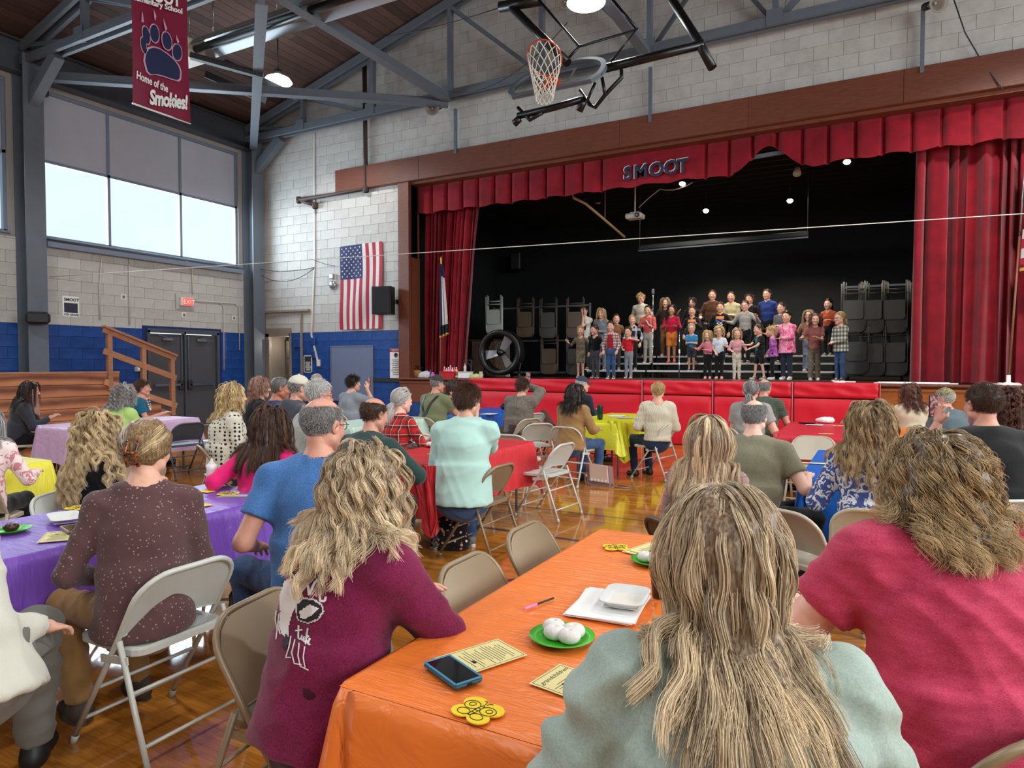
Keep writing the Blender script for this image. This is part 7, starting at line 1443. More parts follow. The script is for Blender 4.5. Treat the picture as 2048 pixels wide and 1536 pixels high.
R_fle = person('person in a cream fleece jacket cut off by the left edge', A([-2.62, 1.03, 0]), 50, S=1.0, tw=-30, lod=0, lean=.06, side=-.20, tone=FAIR, top=fab('fleece', (206, 204, 190), .06, 20, bump=.5), bottom=fab('greypant', (110, 106, 98)), shoem=SHB, build=dict(BIGW, wa=.19, arm=1.2), arms=[LAP, LAP], fold=.03, hem=.12, hair=dict(s='long', len=.3, n=2000), hairm=HM['brown'])
R_flw = sit('person in a pale pink flowered blouse at the left edge by the yellow table', -28, 815, 4.9, 40, 0, lod=1, tone=PALE, top=blobs('pinkfl', [(236, 216, 212), (206, 130, 140), (240, 226, 220)], 22, 1.0, (.0, .55, .66)), bottom=BLK, shoem=SHB, build=WOM, arms=[dict(t=(.25, .34, .72)), LAP], hair=dict(s='long', len=.25), hairm=HM['grey'])
# ---------------------------------------------------------------- the children on stage
KB = dict(sh=.165, ch=.15, wa=.138, hi=.148, dc=.11, dw=.11, dh=.115)
def tee(name, col): return fab('k_' + name, col, .08, 60)
def decal(rec, polys, m, name='printed_graphic', side=1, dz=.0, parent=None):
    """flat print laid on the garment: polygons (u to the wearer's left as seen from outside, v up) projected on the cloth"""
    root = rec['root']; sh = rec['shirt']; me = sh.data; V = np.empty(len(me.vertices) * 3, np.float32); me.vertices.foreach_get('co', V); V = V.reshape(-1, 3); bv = BVHTree.FromPolygons([tuple(v) for v in V], [tuple(p.vertices) for p in me.polygons])
    fy = rec['fy'] * side; fx = rec['fx'] * (-side); ax = rec['ax']; c = rec['P2'] + ax * dz; b = MB()
    for po in polys:
        pts = []
        for (u, v) in po:
            o = c + fx * u + ax * v + fy * .6; h = bv.ray_cast(Vector(o), Vector(-fy), 1.2)
            if h[0] is None: break
            pts.append(A(h[0]) + A(h[1]) * .0015 + fy * .004)
        if len(pts) == len(po): b.add(pts, [list(range(len(pts)))])
    if b.n: o = b.build(name, m, sh); return o
def grid_blob(fn, n=14, s=.01):
    P_ = []
    for i in range(-n, n):
        for j in range(-n, n):
            x, y = i * s, j * s
            if fn(x + s / 2, y + s / 2): P_.append([(x, y), (x + s, y), (x + s, y + s), (x, y + s)])
    return P_
def kid(label, px, ytop, where, top, bottom, hair, hm, yaw=185, px_f=None, hgt=None, **kw):
    """where: pixel row of the feet on the stage floor, or the riser level 1..3"""
    if where > 10: p = onz(px, where, SZ); Y = min(max(p[1], 13.15), 15.25); x = ony(px, where, Y)[0]; z0 = SZ
    else: z0, Y = RL[where - 1]; Y += .17; x = ony(px, 700, Y)[0]
    Hh = ony(px, ytop, Y)[2] - z0; S = (Hh - .20) / 1.504; S = min(max(S, .50), .92)
    kw.setdefault('shoem', [SHG, SOLE]); kw.setdefault('tone', FAIR); kw.setdefault('hp', 2)
    R = person(label, (x, Y, 0), yaw, S=S, pose='stand', kid=True, z0=z0, top=top, bottom=bottom, hair=hair, hairm=hm, build=kw.pop('build', KB), lean=.01, fold=.010, group=None, lod=1, **kw)
    if 'glasses' in label: add_glasses(R['root'], R['Hc'], R['Rh'], R['hs'], GLS)
    return R
dn = lambda x=.25, y=.04, z=.86: dict(t=(x, y, z)); clasp = dict(t=(.03, .22, 1.08)); pray = dict(t=(.05, .22, 1.16), fd=(-.3, .2, 1), bk=(1, 0, 0))
outR = dict(t=(.46, .20, 1.16), h='flat', bk=(0, .2, -1)); upo = dict(t=(.40, .18, 1.22), h='flat', fd=(.5, .2, .7), bk=(0, -1, .3)); cross = dict(t=(-.12, .30, 1.12), h='flat', fd=(-1, .3, .1), bk=(0, .2, -1))
sh = lambda l=.03, **k: dict(dict(s='short', len=l, comb=(.1, .5, -.3), n=300), **k); lg = lambda l=.28, **k: dict(dict(s='long', len=l, n=320), **k)
K1 = kid('boy in a grey brown two tone sweater and camouflage shorts raising both hands', 1161, 652, 755, stripes('twotone', (74, 78, 78), (118, 104, 84), .8, .97), blobs('k_camo', [(98, 92, 70), (150, 140, 112), (84, 80, 66)], 14), sh(), HM['light'], 190, legs='shorts', arms=[upo, upo])
kid('boy in a black jacket over a white shirt with grey trousers', 1191, 650, 756, BLK, tee('gpant', (72, 72, 80)), sh(), HM['brown'], 170, hy=-15, arms=[dn(), dn()], shoem=[SHBR, SOLE])
K3 = kid('boy in an open red and white buffalo check shirt over a dark red tee', 1222, 642, 757, plaid('bufred', (208, 196, 190), [((120, 26, 32), .5, 0.0)], 16), JEAN, sh(), HM['brown'], 185, arms=[dn(.22, .12), dn(.22, .12)], build=dict(KB, wa=.16, hi=.16), shoem=[SHBR, SOLE])
decal(K3, grid_blob(lambda x, y: abs(x) < .055 + .02 * (y < 0) and -.22 < y < .09, 24), tee('dkred', (150, 28, 42)), 'inner_shirt')
K4 = kid('boy in a bright red T-shirt and pale grey jeans holding a hand to his ear', 1257, 654, 756, tee('red', (206, 30, 44)), tee('gjean', (132, 136, 144)), sh(), HM['brown'], 180, sleeve='short', arms=[dict(t=(.14, .22, 1.02)), dict(t=(.16, .12, 1.36), out=1.5, dn=.4)])
kid('small girl in a puffy pink sweater and black leggings', 1415, 661, 757, tee('pinks', (206, 116, 136)), BLK, lg(.26), HM['light'], 185, arms=[outR, dict(t=(-.05, .28, 1.10), h='flat')], shoem=[PKS, PKS])
kid('girl with glasses in a white T-shirt and black trousers', 1438, 652, 757, tee('whitetee', (206, 214, 226)), BLK, lg(.16, wave=.012), HM['light'], 185, sleeve='short', arms=[dn(.1, .2, .9), dict(t=(.20, .24, 1.12), h='flat')], shoem=[PKS, PKS])
kid('girl in a pink hooded sweatshirt with small dark prints and cream trousers', 1473, 657, 757, spots('pinkprint', (206, 150, 156), (60, 44, 50), 30, .12, .18), spots('creamp', (206, 196, 176), (128, 112, 88), 26, .2, .3), lg(.16), HM['blond'], 195, topkind='hoodie', arms=[dict(t=(.2, .22, 1.02)), dict(t=(.30, .2, 1.08), h='flat')], shoem=[PKS, PKS])
K8 = kid('boy in a black open shirt and black shorts pointing to the left, teal shirt beneath', 1519, 648, 757, BLK, BLK, sh(), HM['brown'], 130, sleeve='short', legs='shorts', arms=[dict(t=(.10, .46, 1.12), h='flat', bk=(0, 0, -1)), dict(t=(.06, .40, 1.00), h='flat')], feet=[(.14, .1), (-.14, -.08)], shoem=[SHG, SOLE], hem=.05)
decal(K8, grid_blob(lambda x, y: abs(x) < .04 and -.20 < y < .09, 24), spots('tealp', (30, 112, 110), (190, 220, 200), 60, .15, .2), 'inner_shirt')
kid('small girl in a purple tie dye top turned away from the hall', 1545, 652, 757, blobs('purpdye', [(126, 52, 130), (166, 86, 168), (190, 120, 186)], 6, 2, None, 'LINEAR'), spots('blackdots', (24, 22, 26), (120, 110, 90), 40, .08, .1), dict(s='short', len=.07, n=300, comb=(0, -.3, -.8), lift=.2), HM['light'], 100, arms=[dict(t=(.08, .2, .86)), dict(t=(.08, .2, .86))], shoem=[SHW, SOLE], hem=.10)
kid('girl in a long pink tie dye top and dark leggings pointing left', 1573, 622, 758, blobs('pinkdye', [(206, 46, 108), (226, 110, 150), (236, 168, 190), (214, 70, 124)], 6, 1.5, None, 'LINEAR'), tee('legging', (44, 48, 62)), dict(s='pony', len=.1, bun=(0, -.11, .02), tail=.15, n=260), HM['dark'], 165, arms=[outR, dict(t=(-.02, .30, 1.04), h='flat', bk=(0, 0, -1))], hem=.20, build=dict(KB, wa=.17, hi=.18, dw=.13), shoem=[SHW, SOLE])
kid('girl in a mauve ruffled top and wide leopard trousers with open hands', 1628, 627, 760, tee('mauve', (142, 84, 80)), spots('leopw', (120, 108, 92), (60, 50, 44), 50, .2, .4), lg(.26, wave=.01), HM['auburn'], 190, sleeve='short', legs='flare', arms=[dict(t=(.34, .24, 1.10), h='flat', bk=(0, 0, -1)), dict(t=(.02, .26, 1.12), h='flat')], hem=.06, shoem=[SHW, SOLE])
kid('blonde girl with glasses in a navy and cream buffalo check jacket', 1680, 624, 762, plaid('bufnavy', (206, 202, 180), [((20, 26, 50), .5, 0.0)], 13), JEAN, dict(s='pony', len=.1, bun=(0, -.11, .0), tail=.1, n=260), HM['light'], 140, arms=[dict(t=(.04, .26, 1.0)), dict(t=(.04, .26, 1.0))], build=dict(KB, wa=.165, hi=.165), hem=.12, shoem=[SHBR, SOLE])
kid('boy with glasses in a light blue T-shirt and patterned shorts on the lowest step', 1383, 647, 1, tee('ltblue', (56, 146, 206)), spots('kshort', (58, 60, 74), (110, 110, 116), 30, .2, .3), sh(), HM['light'], 185, sleeve='short', legs='shorts', arms=[clasp, clasp], shoem=[SHB, SOLE])
K14 = kid('boy in a white T-shirt with a big blue graphic, hand on his face', 1169, 608, 1, tee('creamt', (206, 198, 188)), tee('dk', (60, 56, 60)), sh(.045), HM['brown'], 180, sleeve='short', hem=.08, arms=[dn(), dict(t=(.02, .16, 1.42))], build=dict(KB, wa=.15))
decal(K14, grid_blob(lambda x, y: x * x / .0072 + (y + .03) ** 2 / .012 < 1 and (math.sin(x * 90) + math.cos(y * 70 + x * 30)) > -1.1, 16), tee('bluegr', (52, 104, 176)))
decal(K14, grid_blob(lambda x, y: (x - .05) ** 2 / .001 + (y + .10) ** 2 / .004 < 1, 16), tee('navygr', (30, 40, 80)))
kid('girl with long blonde hair and a hair bow in a grey blue pinafore', 1203, 617, 1, tee('greyblue', (112, 118, 130)), tee('greyblue', (112, 118, 130)), lg(.30), HM['light'], 185, hem=.2, arms=[clasp, clasp])
kid('boy in a tan brown jacket behind the check shirt', 1232, 628, 1, tee('tanj', (122, 84, 54)), tee('dk', (60, 56, 60)), sh(), HM['brown'], 195, hy=12, topkind='collar', arms=[dn(), dn()])
kid('boy in a navy and white varsity jacket behind the red T-shirt', 1265, 630, 1, plaid('varsity', (38, 40, 60), [((200, 200, 204), .3, 0.3)], 5), BLK, sh(), HM['light'], 190, topkind='collar', arms=[dn(), dn()])
K18 = kid('boy in a coral T-shirt with a grey print and pale grey joggers', 1296, 611, 2, tee('coral', (206, 92, 88)), tee('jogger', (160, 156, 150)), sh(.02), HM['dark'], 185, sleeve='half', arms=[dict(t=(.16, .2, 1.12)), pray], shoem=[SHG, SOLE])
decal(K18, grid_blob(lambda x, y: abs(x) < .06 and -.04 < y < .05 and math.sin(x * 130) * math.cos(y * 120) > -.3, 12), tee('greypr', (92, 92, 120)))
kid('girl in a crimson sweater, orange shorts and red clogs', 1343, 610, 2, tee('crimson', (176, 20, 58)), tee('orshort', (206, 116, 48)), lg(.36), HM['dark'], 185, legs='shorts', tone=TAN_, arms=[dict(t=(.14, .26, 1.10), h='flat', bk=(0, 0, -1)), dict(t=(.14, .26, 1.10), h='flat', bk=(0, 0, -1))], shoem=[RDS, RDS])
def colour_print(R):
    decal(R, grid_blob(lambda x, y: abs(x) < .09 and .02 < y < .085 - .3 * x * x * 10 * .1, 16), tee('flame', (226, 130, 40))); decal(R, grid_blob(lambda x, y: abs(x) < .085 and -.05 < y < .02 and math.sin(x * 40 + y * 60) > -.6, 16), tee('cobalt', (66, 96, 190)))
    decal(R, grid_blob(lambda x, y: abs(x) < .07 and -.12 < y < -.05 and math.sin(x * 90) * math.cos(y * 80) > -.1, 16), tee('bone', (206, 196, 186)))
K20 = kid('boy in a black T-shirt with a bright print behind the light blue shirt', 1384, 612, 2, BLK, BLK, sh(.035), HM['brown'], 185, hem=.06, arms=[dn(), dict(t=(.14, .24, 1.22))]); colour_print(K20)
K21 = kid('boy in a dark camouflage jacket over a bright orange and blue print', 1440, 604, 2, BLK, BLK, sh(.045), HM['brown'], 185, arms=[dict(t=(.36, .2, 1.12), h='flat', bk=(0, 0, -1)), dn()]); colour_print(K21)
kid('boy with glasses in a light grey hooded sweatshirt spreading his arms', 1490, 601, 2, tee('lgrey', (150, 146, 142)), BLK, sh(.022), HM['brown'], 175, topkind='hoodie', hood=True, arms=[outR, dict(t=(.36, .26, 1.26), h='flat', bk=(0, 0, -1))])
kid('boy in a dark grey polo shirt next to the blue sweatshirt', 1563, 605, 2, tee('gpolo', (92, 90, 92)), BLK, sh(), HM['brown'], 160, topkind='collar', sleeve='half', arms=[clasp, clasp])
kid('girl with long light brown hair and glasses in pale torn jeans', 1617, 620, 1, tee('mixtop', (150, 112, 88)), heather('palejean', (110, 124, 146), (150, 164, 184)), lg(.34), HM['ash'], 175, legs='flare', arms=[dict(t=(.30, .22, 1.16), h='flat', bk=(0, 0, -1)), dn()], shoem=[SHW, SOLE])
kid('blond boy with glasses in an oatmeal hooded sweatshirt in the back row', 1282, 587, 3, tee('oat', (190, 182, 164)), BLK, sh(.06), HM['light'], 180, hp=12, topkind='hoodie', arms=[dn(), dn()])
kid('girl with long hair in dark clothes and leopard leggings in the back row', 1331, 596, 3, spots('leopt', (58, 48, 42), (24, 20, 20), 40, .2, .4), spots('leopl', (150, 112, 72), (40, 30, 26), 46, .2, .36), lg(.34), HM['ash'], 185, arms=[dict(t=(.40, .16, 1.24), h='flat', fd=(.4, .1, .8)), dict(t=(.38, .16, 1.26), h='flat', fd=(.5, .1, .8))], shoem=[PKS, SOLE])
kid('child with a black hood up and white sleeve print in the back row', 1384, 596, 3, BLK, BLK, dict(s='long', len=.16, n=260), HM['dark'], 180, topkind='hoodie', hood=True, arms=[dn(), dict(t=(.26, .22, 1.10))])
kid('boy in a brown hooded sweatshirt in the back row', 1424, 580, 3, tee('brownh', (88, 56, 36)), BLK, sh(.02), HM['brown'], 185, topkind='hoodie', hood=True, arms=[dict(t=(.28, .2, 1.02)), dn()], build=dict(KB, wa=.16))
kid('boy in a pale yellow hooded sweatshirt in the back row', 1462, 583, 3, tee('paleyel', (190, 178, 144)), BLK, sh(.02), HM['brown'], 180, topkind='hoodie', hood=True, arms=[clasp, clasp])
kid('child with dark fringe mostly hidden behind the grey hooded sweatshirt', 1499, 588, 3, BLK, BLK, sh(.07), HM['brown'], 170, arms=[dn(), dn()])
kid('tall boy in a royal blue sweatshirt in the back row', 1534, 578, 3, tee('royal', (36, 56, 120)), BLK, sh(.028), HM['brown'], 165, topkind='sweater', arms=[dn(), dn()], build=dict(KB, wa=.155))
kid('girl in a rust orange hooded sweatshirt at the right end of the back row', 1656, 598, 3, tee('rust', (168, 76, 52)), BLK, dict(s='pony', len=.1, bun=(0, -.11, .02), tail=.2, n=260), HM['dark'], 165, topkind='hoodie', hood=True, arms=[dn(), dict(t=(.10, .24, 1.10))])
# ---------------------------------------------------------------- prints, clips, things held and things on the tables
b = R_mar; polys = []
def zz(cx, cy): return (cx, cy)
# graphic on the maroon back: pale horse head with mane, an oval eye, lettering
Vs = b['shirt'].data
def proj(rec, pts, m, name, off=.003, parent=None):
    """points given in the photograph, dropped onto the back of the garment along the line of sight and kept there as cloth print"""
    root = rec['root']; me = rec['shirt'].data; V = np.empty(len(me.vertices) * 3, np.float32); me.vertices.foreach_get('co', V); V = V.reshape(-1, 3); bv = BVHTree.FromPolygons([tuple(v) for v in V], [tuple(p.vertices) for p in me.polygons])
    Mi = A(root.matrix_world.inverted()) if False else None; a = root.rotation_euler.z; Rz = rotz(-a); L = A(root.location); o = Rz @ (CAMC - L); mb = MB()
    for po in pts:
        q = []
        for (x, y) in po:
            d = nrm(Rz @ ray(x, y)); h = bv.ray_cast(Vector(o), Vector(d), 6)
            if h[0] is None: break
            q.append(A(h[0]) + A(h[1]) * off)
        if len(q) == len(po): mb.add(q, [list(range(len(q)))])
    if mb.n: return mb.build(name, m, rec['shirt'])
def g(cx, cy): return (530 + cx / 4.325, 1130 + cy / 4.325)
def strip(pts, w):
    out = []; P_ = [A(g(*p)) for p in pts]
    for p, q in zip(P_[:-1], P_[1:]):
        n = max(1, int(np.linalg.norm(q - p) / 3)); d = nrm(q - p); nn = A([-d[1], d[0]]) * w / 2
        for i in range(n): u = p + (q - p) * i / n; v = p + (q - p) * (i + 1.15) / n; out.append([tuple(u - nn), tuple(v - nn), tuple(v + nn), tuple(u + nn)])
    return out
def fillpoly(pts, s=2.2):
    P_ = A([g(*p) for p in pts]); lo, hi = P_.min(0), P_.max(0); out = []
    for x in np.arange(lo[0], hi[0], s):
        for y in np.arange(lo[1], hi[1], s):
            cx, cy = x + s / 2, y + s / 2; ins = False; j = len(P_) - 1
            for i in range(len(P_)):
                if (P_[i][1] > cy) != (P_[j][1] > cy) and cx < (P_[j][0] - P_[i][0]) * (cy - P_[i][1]) / (P_[j][1] - P_[i][1]) + P_[i][0]: ins = not ins
                j = i
            if ins: out.append([(x, y), (x + s, y), (x + s, y + s), (x, y + s)])
    return out
wp, bp = mat('print_white', (214, 210, 208), .8), mat('print_black', (30, 24, 30), .8)
proj(R_mar, fillpoly(((150, 150), (230, 120), (320, 150), (330, 230), (290, 330), (240, 420), (215, 520), (215, 620), (190, 640), (150, 600), (125, 520), (140, 400), (125, 260))), wp, 'printed_horse')
proj(R_mar, fillpoly(((190, 600), (215, 640), (205, 720), (170, 730), (165, 660))), bp, 'printed_muzzle', .005)
proj(R_mar, fillpoly(((270, 330), (330, 280), (430, 290), (500, 340), (515, 400), (470, 470), (380, 510), (290, 480), (275, 420))), wp, 'printed_badge')
proj(R_mar, fillpoly(((290, 340), (340, 295), (425, 305), (490, 350), (500, 395), (460, 460), (380, 495), (300, 470), (288, 420))), bp, 'printed_badge_ground', .005)
proj(R_mar, fillpoly(((310, 400), (400, 340), (470, 370), (440, 410), (370, 465), (325, 455))), wp, 'printed_mustang', .007)
proj(R_mar, strip(((380, 180), (390, 260), (440, 150), (470, 130), (480, 310), (520, 310), (530, 275)), 5), wp, 'printed_letters', .004); proj(R_mar, strip(((365, 100), (378, 190)), 5), wp, 'printed_letters', .004)
proj(R_mar, strip(((300, 520), (295, 640), (312, 650)), 3.4) + strip(((270, 570), (330, 560)), 3.0) + strip(((330, 610), (318, 640), (330, 660), (345, 625), (340, 670), (352, 668)), 3.0) + strip(((380, 545), (352, 690)), 3.2) + strip(((385, 610), (360, 640), (375, 690)), 3.0) + strip(((378, 665), (395, 640), (385, 635), (378, 690), (392, 695)), 2.8), wp, 'printed_lettering', .004)
for k, pts in enumerate((((110, 380), (100, 470), (115, 560), (105, 640)), ((130, 420), (120, 520), (140, 600)), ((230, 620), (215, 720), (190, 800), (230, 800)), ((265, 650), (240, 760), (260, 850), (320, 860)), ((300, 680), (290, 780), (310, 870), (380, 905)), ((345, 710), (335, 800), (350, 880)), ((180, 60), (150, 140)), ((240, 70), (270, 150)), ((300, 130), (370, 160), (300, 190)))): proj(R_mar, strip(pts, 2.4), wp, 'printed_mane', .004)
# tortoiseshell claw clip
def hp(rec, p): return rec['Hc'] + (A(p) * rec['hs']) @ rec['Rh'].T
tort = mat('tortoise', None, .25, fn=lambda t: t.color(t.ramp(t.noise(t.coord(), 55, 2, .5, 1), [(.42, s2l((40, 18, 14))), (.58, s2l((146, 82, 44)))])))
c = empty('claw_clip', (0, 0, 0)); c.parent = R_brown['root']
for s in (-1, 1):
    mb = MB(); pts = [hp(R_brown, (s * .022 + .012, -.155 + .022 * (u * u), .05 - .11 * (u + 1) / 2)) for u in np.linspace(-1, 1, 8)]; mb.tube(pts, .0075, 6)
    for u in (-.8, -.3, .2, .7): p = hp(R_brown, (s * .022 + .012, -.155 + .022 * u * u, .05 - .11 * (u + 1) / 2)); q = hp(R_brown, (-s * .004 + .012, -.120, .05 - .11 * (u + 1) / 2)); mb.tube([p, q], .004, 5)
    mb.build('clip_jaw', tort, c)
mb = MB(); mb.tube([hp(R_brown, (.0, -.158, .0)), hp(R_brown, (.03, -.158, -.005))], .006, 6); mb.build('clip_hinge', tort, c)
mb = MB(); mb.tube([R_brown['N'] + R_brown['fx'] * .068 * math.cos(a) + R_brown['fy'] * .068 * math.sin(a) - A([0, 0, .012 - .012 * math.sin(a)]) for a in np.linspace(0, 2 * PI, 20)[:-1]], .02, 8, closed=True); mb.build('collar', spots('floralcollar', (96, 28, 42), (226, 200, 180), 60, .22, .3), R_brown['root'])
# hair slide and suspenders
mb = MB(); mb.tube([hp(R_plaid, (.03, -.06, .115)), hp(R_plaid, (.075, .0, .095))], .006, 6); mb.build('hair_slide', M['black'], R_plaid['root'])
def strap(rec, pts, w, m, name):
    me = rec['shirt'].data; V = np.empty(len(me.vertices) * 3, np.float32); me.vertices.foreach_get('co', V); V = V.reshape(-1, 3); bv = BVHTree.FromPolygons([tuple(v) for v in V], [tuple(p.vertices) for p in me.polygons]); L = []; 
    for (u, v) in pts:
        row = []
        for s in (-.5, .5):
            o = rec['P0'] + rec['fx'] * (u + s * w) + rec['ax'] * v - rec['fy'] * .8; h = bv.ray_cast(Vector(o), Vector(rec['fy']), 1.5); row.append((A(h[0]) + A(h[1]) * .006) if h[0] is not None else rec['P0'] + rec['fx'] * (u + s * w) + rec['ax'] * v - rec['fy'] * .1)
        L += row
    mb = MB(); mb.grid(L, len(pts), 2, smooth=True); mb.grid(A(L) - rec['fy'] * .003, len(pts), 2); mb.build(name, m, rec['shirt'])
S_ = R_susp['S']; 
for s in (-1, 1): strap(R_susp, [(s * (-.10 + .24 * t) * S_ * .9 , (-.04 + .54 * t) * S_) for t in np.linspace(0, 1, 12)], .04, M['black'], 'suspender')
# phones held up
def held_phone(rec, i, label, tilt=0.0, screen=None, toward=None, scale=1.0):
    root = rec['root']; a = root.rotation_euler.z; Rz = rotz(a); w = A(root.location) + Rz @ (rec['W'][i] + A([0, 0, .085]) + rec['fy'] * .02); d = nrm(w - (A(root.location) + Rz @ rec['Hc'])); d[2] = 0; d = nrm(d); yaw = math.atan2(-d[0], d[1])
    t = empty('phone', tuple(w + d * .03), yaw, label, 'phone'); mb = MB(); mb.box((0, 0, .03), (.074, .009, .155), None, 0, .004); mb.build('case', M['black'], t); mb = MB(); mb.box((0, -.0055, .03), (.066, .002, .142)); mb.build('screen', screen or mat('screen_lit', None, .2, fn=lambda t_: (t_.color((.02, .02, .02)), t_.l(t_.ramp(t_.noise(t_.coord((1, 1, 1)), 40, 2), [(.35, (.01, .01, .012)), (.5, (.30, .05, .07)), (.6, (.45, .38, .36)), (.7, (.02, .02, .02))]), t_.p.inputs['Emission Color']), setattr(t_.p.inputs['Emission Strength'], 'default_value', .9))), t); return t
held_phone(R_mint, 0, 'phone with a lit screen held up by the woman in mint'); held_phone(R_leop, 0, 'phone held up by the woman in the speckled sweater'); held_phone(R_grt, 0, 'dark phone held up by the woman in the grey T-shirt'); held_phone(R_polo, 1, 'phone held up by the man in the black polo shirt')
# sunglasses pushed up in the hair of the sage woman
# ---- orange table
def at_table(px, py, z=TZ + .0035): p = onz(px, py, z); return p
def program(px, py, rot, label, w=.14, h=.216):
    p = at_table(px, py); t = empty('program_sheet', (p[0], p[1], TZ + .0045), rot, label, 'program', 'programs on the tables'); mb = MB(); mb.box((0, 0, 0), (w, h, .0008)); mb.build('sheet', mat('cream_paper', (226, 214, 150), .7), t); mb = MB()
    for s in (-1, 1): mb.box((s * w * .45, 0, .0007), (.0012, h * .94, .0004)); mb.box((0, s * h * .47, .0007), (w * .9, .0012, .0004))
    mb.build('border', M['dark'], t); mb = MB(); r = random.Random(px)
    for k in range(15): mb.box((r.uniform(-.006, .006), h * (.22 - .043 * k), .0007), (w * r.uniform(.35, .78), .0017, .0004))
    mb.build('text_lines', mat('ink', (90, 84, 70), .8), t); mb = MB(); mb.lathe([(.0001, .0009), (.006, .0009)], 10, (-.02, h * .16, 0)); mb.lathe([(.0001, .0009), (.005, .0009)], 10, (-.012, h * .165, 0)); mb.build('leaf_mark', M['black'], t)
    text_obj('lettering', 'grandchildren', .021, frame4((-w * .40, h * .34, .0006), (1, .0, 0), (0, 1, 0)), M['black'], t, ext=.0002, shear=.35); return t
program(962, 1314, 2.72, 'cream program sheet beside the teal phone'); program(1160, 1372, 1.40, 'cream program sheet by the sleeve of the sage sweatshirt'); program(1300, 1100, 2.85, 'cream program sheet at the far end of the orange table')
def phone_on(px, py, rot, label, col, scr=(16, 14, 18), z=TZ + .004, s=1.0, thick=.014, scm=None):
    p = at_table(px, py); t = empty('phone', (p[0], p[1], z), rot, label, 'phone'); m = mat('case_%d_%d' % (col[0], col[2]), col, .5); mb = MB(); mb.box((0, 0, thick / 2), (.084 * s, .165 * s, thick), None, 0, .006); mb.build('case', m, t); mb = MB(); mb.box((0, 0, thick + .0006), (.070 * s, .148 * s, .001)); mb.build('screen', mat('screen_black', (14, 12, 16), .06, spec=.6), t)
    mb = MB(); mb.box((0, -.0825 * s, thick * .5), (.014, .003, .006)); mb.build('port', M['black'], t); mb = MB()
    for sx in (-1, 1): mb.box((sx * .038 * s, 0, thick + .0005), (.007 * s, .158 * s, .003), None, 0, .001)
    for sy in (-1, 1): mb.box((0, sy * .078 * s, thick + .0005), (.078 * s, .007 * s, .003), None, 0, .001)
    mb.build('raised_rim', mat('rim_%d' % col[0], tuple(min(255, int(c * 1.5)) for c in col), .4), t)
phone_on(905, 1350, 1.13, 'smartphone in a teal case lying on the orange tablecloth', (40, 92, 116), s=1.0)
def butterfly(px, py, rot, label, s=1.0):
    p = at_table(px, py); t = empty('foam_butterfly', (p[0], p[1], TZ + .0045), rot, label, 'foam butterfly', 'foam butterflies on the tables'); pts = []
    for a in np.linspace(0, 2 * PI, 41)[:-1]: r = .036 + .022 * abs(math.sin(2 * a)) ** .8 + .004 * math.sin(a); pts.append((r * math.cos(a) * 1.1 * s, r * math.sin(a) * .95 * s))
    mb = MB(); mb.prism(pts, 0, .003); mb.build('foam', mat('foam_yellow', (238, 206, 34), .7), t); mb = MB(); ln = lambda q, r_=.0011: mb.tube([(x * s, y * s, .0034) for x, y in q], r_, 4)
    for sx in (-1, 1):
        ln([(sx * (.004 + .020 + .020 * math.cos(a)), .012 + .017 * math.sin(a)) for a in np.linspace(0, 2 * PI, 17)]); ln([(sx * (.004 + .016 + .016 * math.cos(a)), -.020 + .012 * math.sin(a)) for a in np.linspace(0, 2 * PI, 15)]); ln([(sx * (.026 + .008 * math.cos(a)), .014 + .008 * math.sin(a)) for a in np.linspace(0, 2 * PI, 10)]); ln([(sx * .002, .03), (sx * .007, .042), (sx * .013, .040)])
    ln([(.005 * math.cos(a), .026 * math.sin(a)) for a in np.linspace(0, 2 * PI, 15)]); [ln([(-.005, y), (.005, y)]) for y in (-.01, 0, .01)]; mb.build('ink_lines', M['black'], t)
butterfly(953, 1424, -.25, 'yellow foam butterfly nearest, on the orange tablecloth', 1.05); butterfly(1232, 1096, .5, 'yellow foam butterfly at the far end of the orange table', 1.0)
def plate(px, py, label, donuts, s=1.0, col=(70, 176, 44), gname='doughnuts'):
    p = at_table(px, py); t = empty('paper_plate', (p[0], p[1], TZ + .0035), 0, label, 'plate', 'green plates of doughnuts'); mb = MB(); s = s * 1.08; mb.lathe([(.0001, .001), (.062 * s, .001), (.070 * s, .006), (.088 * s, .014), (.089 * s, .016), (.068 * s, .009), (.06 * s, .004), (.0001, .004)], 32); mb.build('dish', mat('plate_%d' % col[1], col, .35), t)
    for dx, dy, kind, lab in donuts:
        o = donut(kind); o.location = (p[0] + dx, p[1] + dy, TZ + .0035 + .0035); tag(o, lab, 'doughnut', 'doughnuts on the green plates')
def donut(kind):
    m = mat('donut_white', (222, 218, 214), .95, bump=.6, bscale=90, bdist=.004) if kind == 'w' else mat('donut_choc', (62, 30, 24), .3, bump=.5, bscale=60)
    pr = []; 
    V, Q = sdf_mesh([P_ell((.016 * math.cos(a), .016 * math.sin(a), .015), (.0165, .0165, .015), k=.012) for a in np.linspace(0, 2 * PI, 10)[:-1]] + [P_cap((0, 0, .05), (0, 0, .027), .004, k=.006, op='-')], .0035, 1); V[:, 2] -= V[:, 2].min(); return qmesh('doughnut', V, Q, m)
plate(1124, 1279, 'green paper plate with four powdered doughnuts, nearest', [(-.040, .030, 'w', 'powdered doughnut at the back left of the nearest green plate'), (-.018, -.010, 'w', 'powdered doughnut at the front left of the nearest green plate'), (.026, .026, 'w', 'powdered doughnut at the back right of the nearest green plate'), (.030, -.016, 'w', 'powdered doughnut at the front right of the nearest green plate')])
plate(1310, 1125, 'green paper plate with a chocolate doughnut among white ones', [(-.035, -.012, 'w', 'left powdered doughnut on the far green plate'), (-.008, .030, 'c', 'chocolate doughnut on the far green plate'), (.012, -.026, 'w', 'front powdered doughnut on the far green plate'), (.042, .014, 'w', 'right powdered doughnut on the far green plate')])
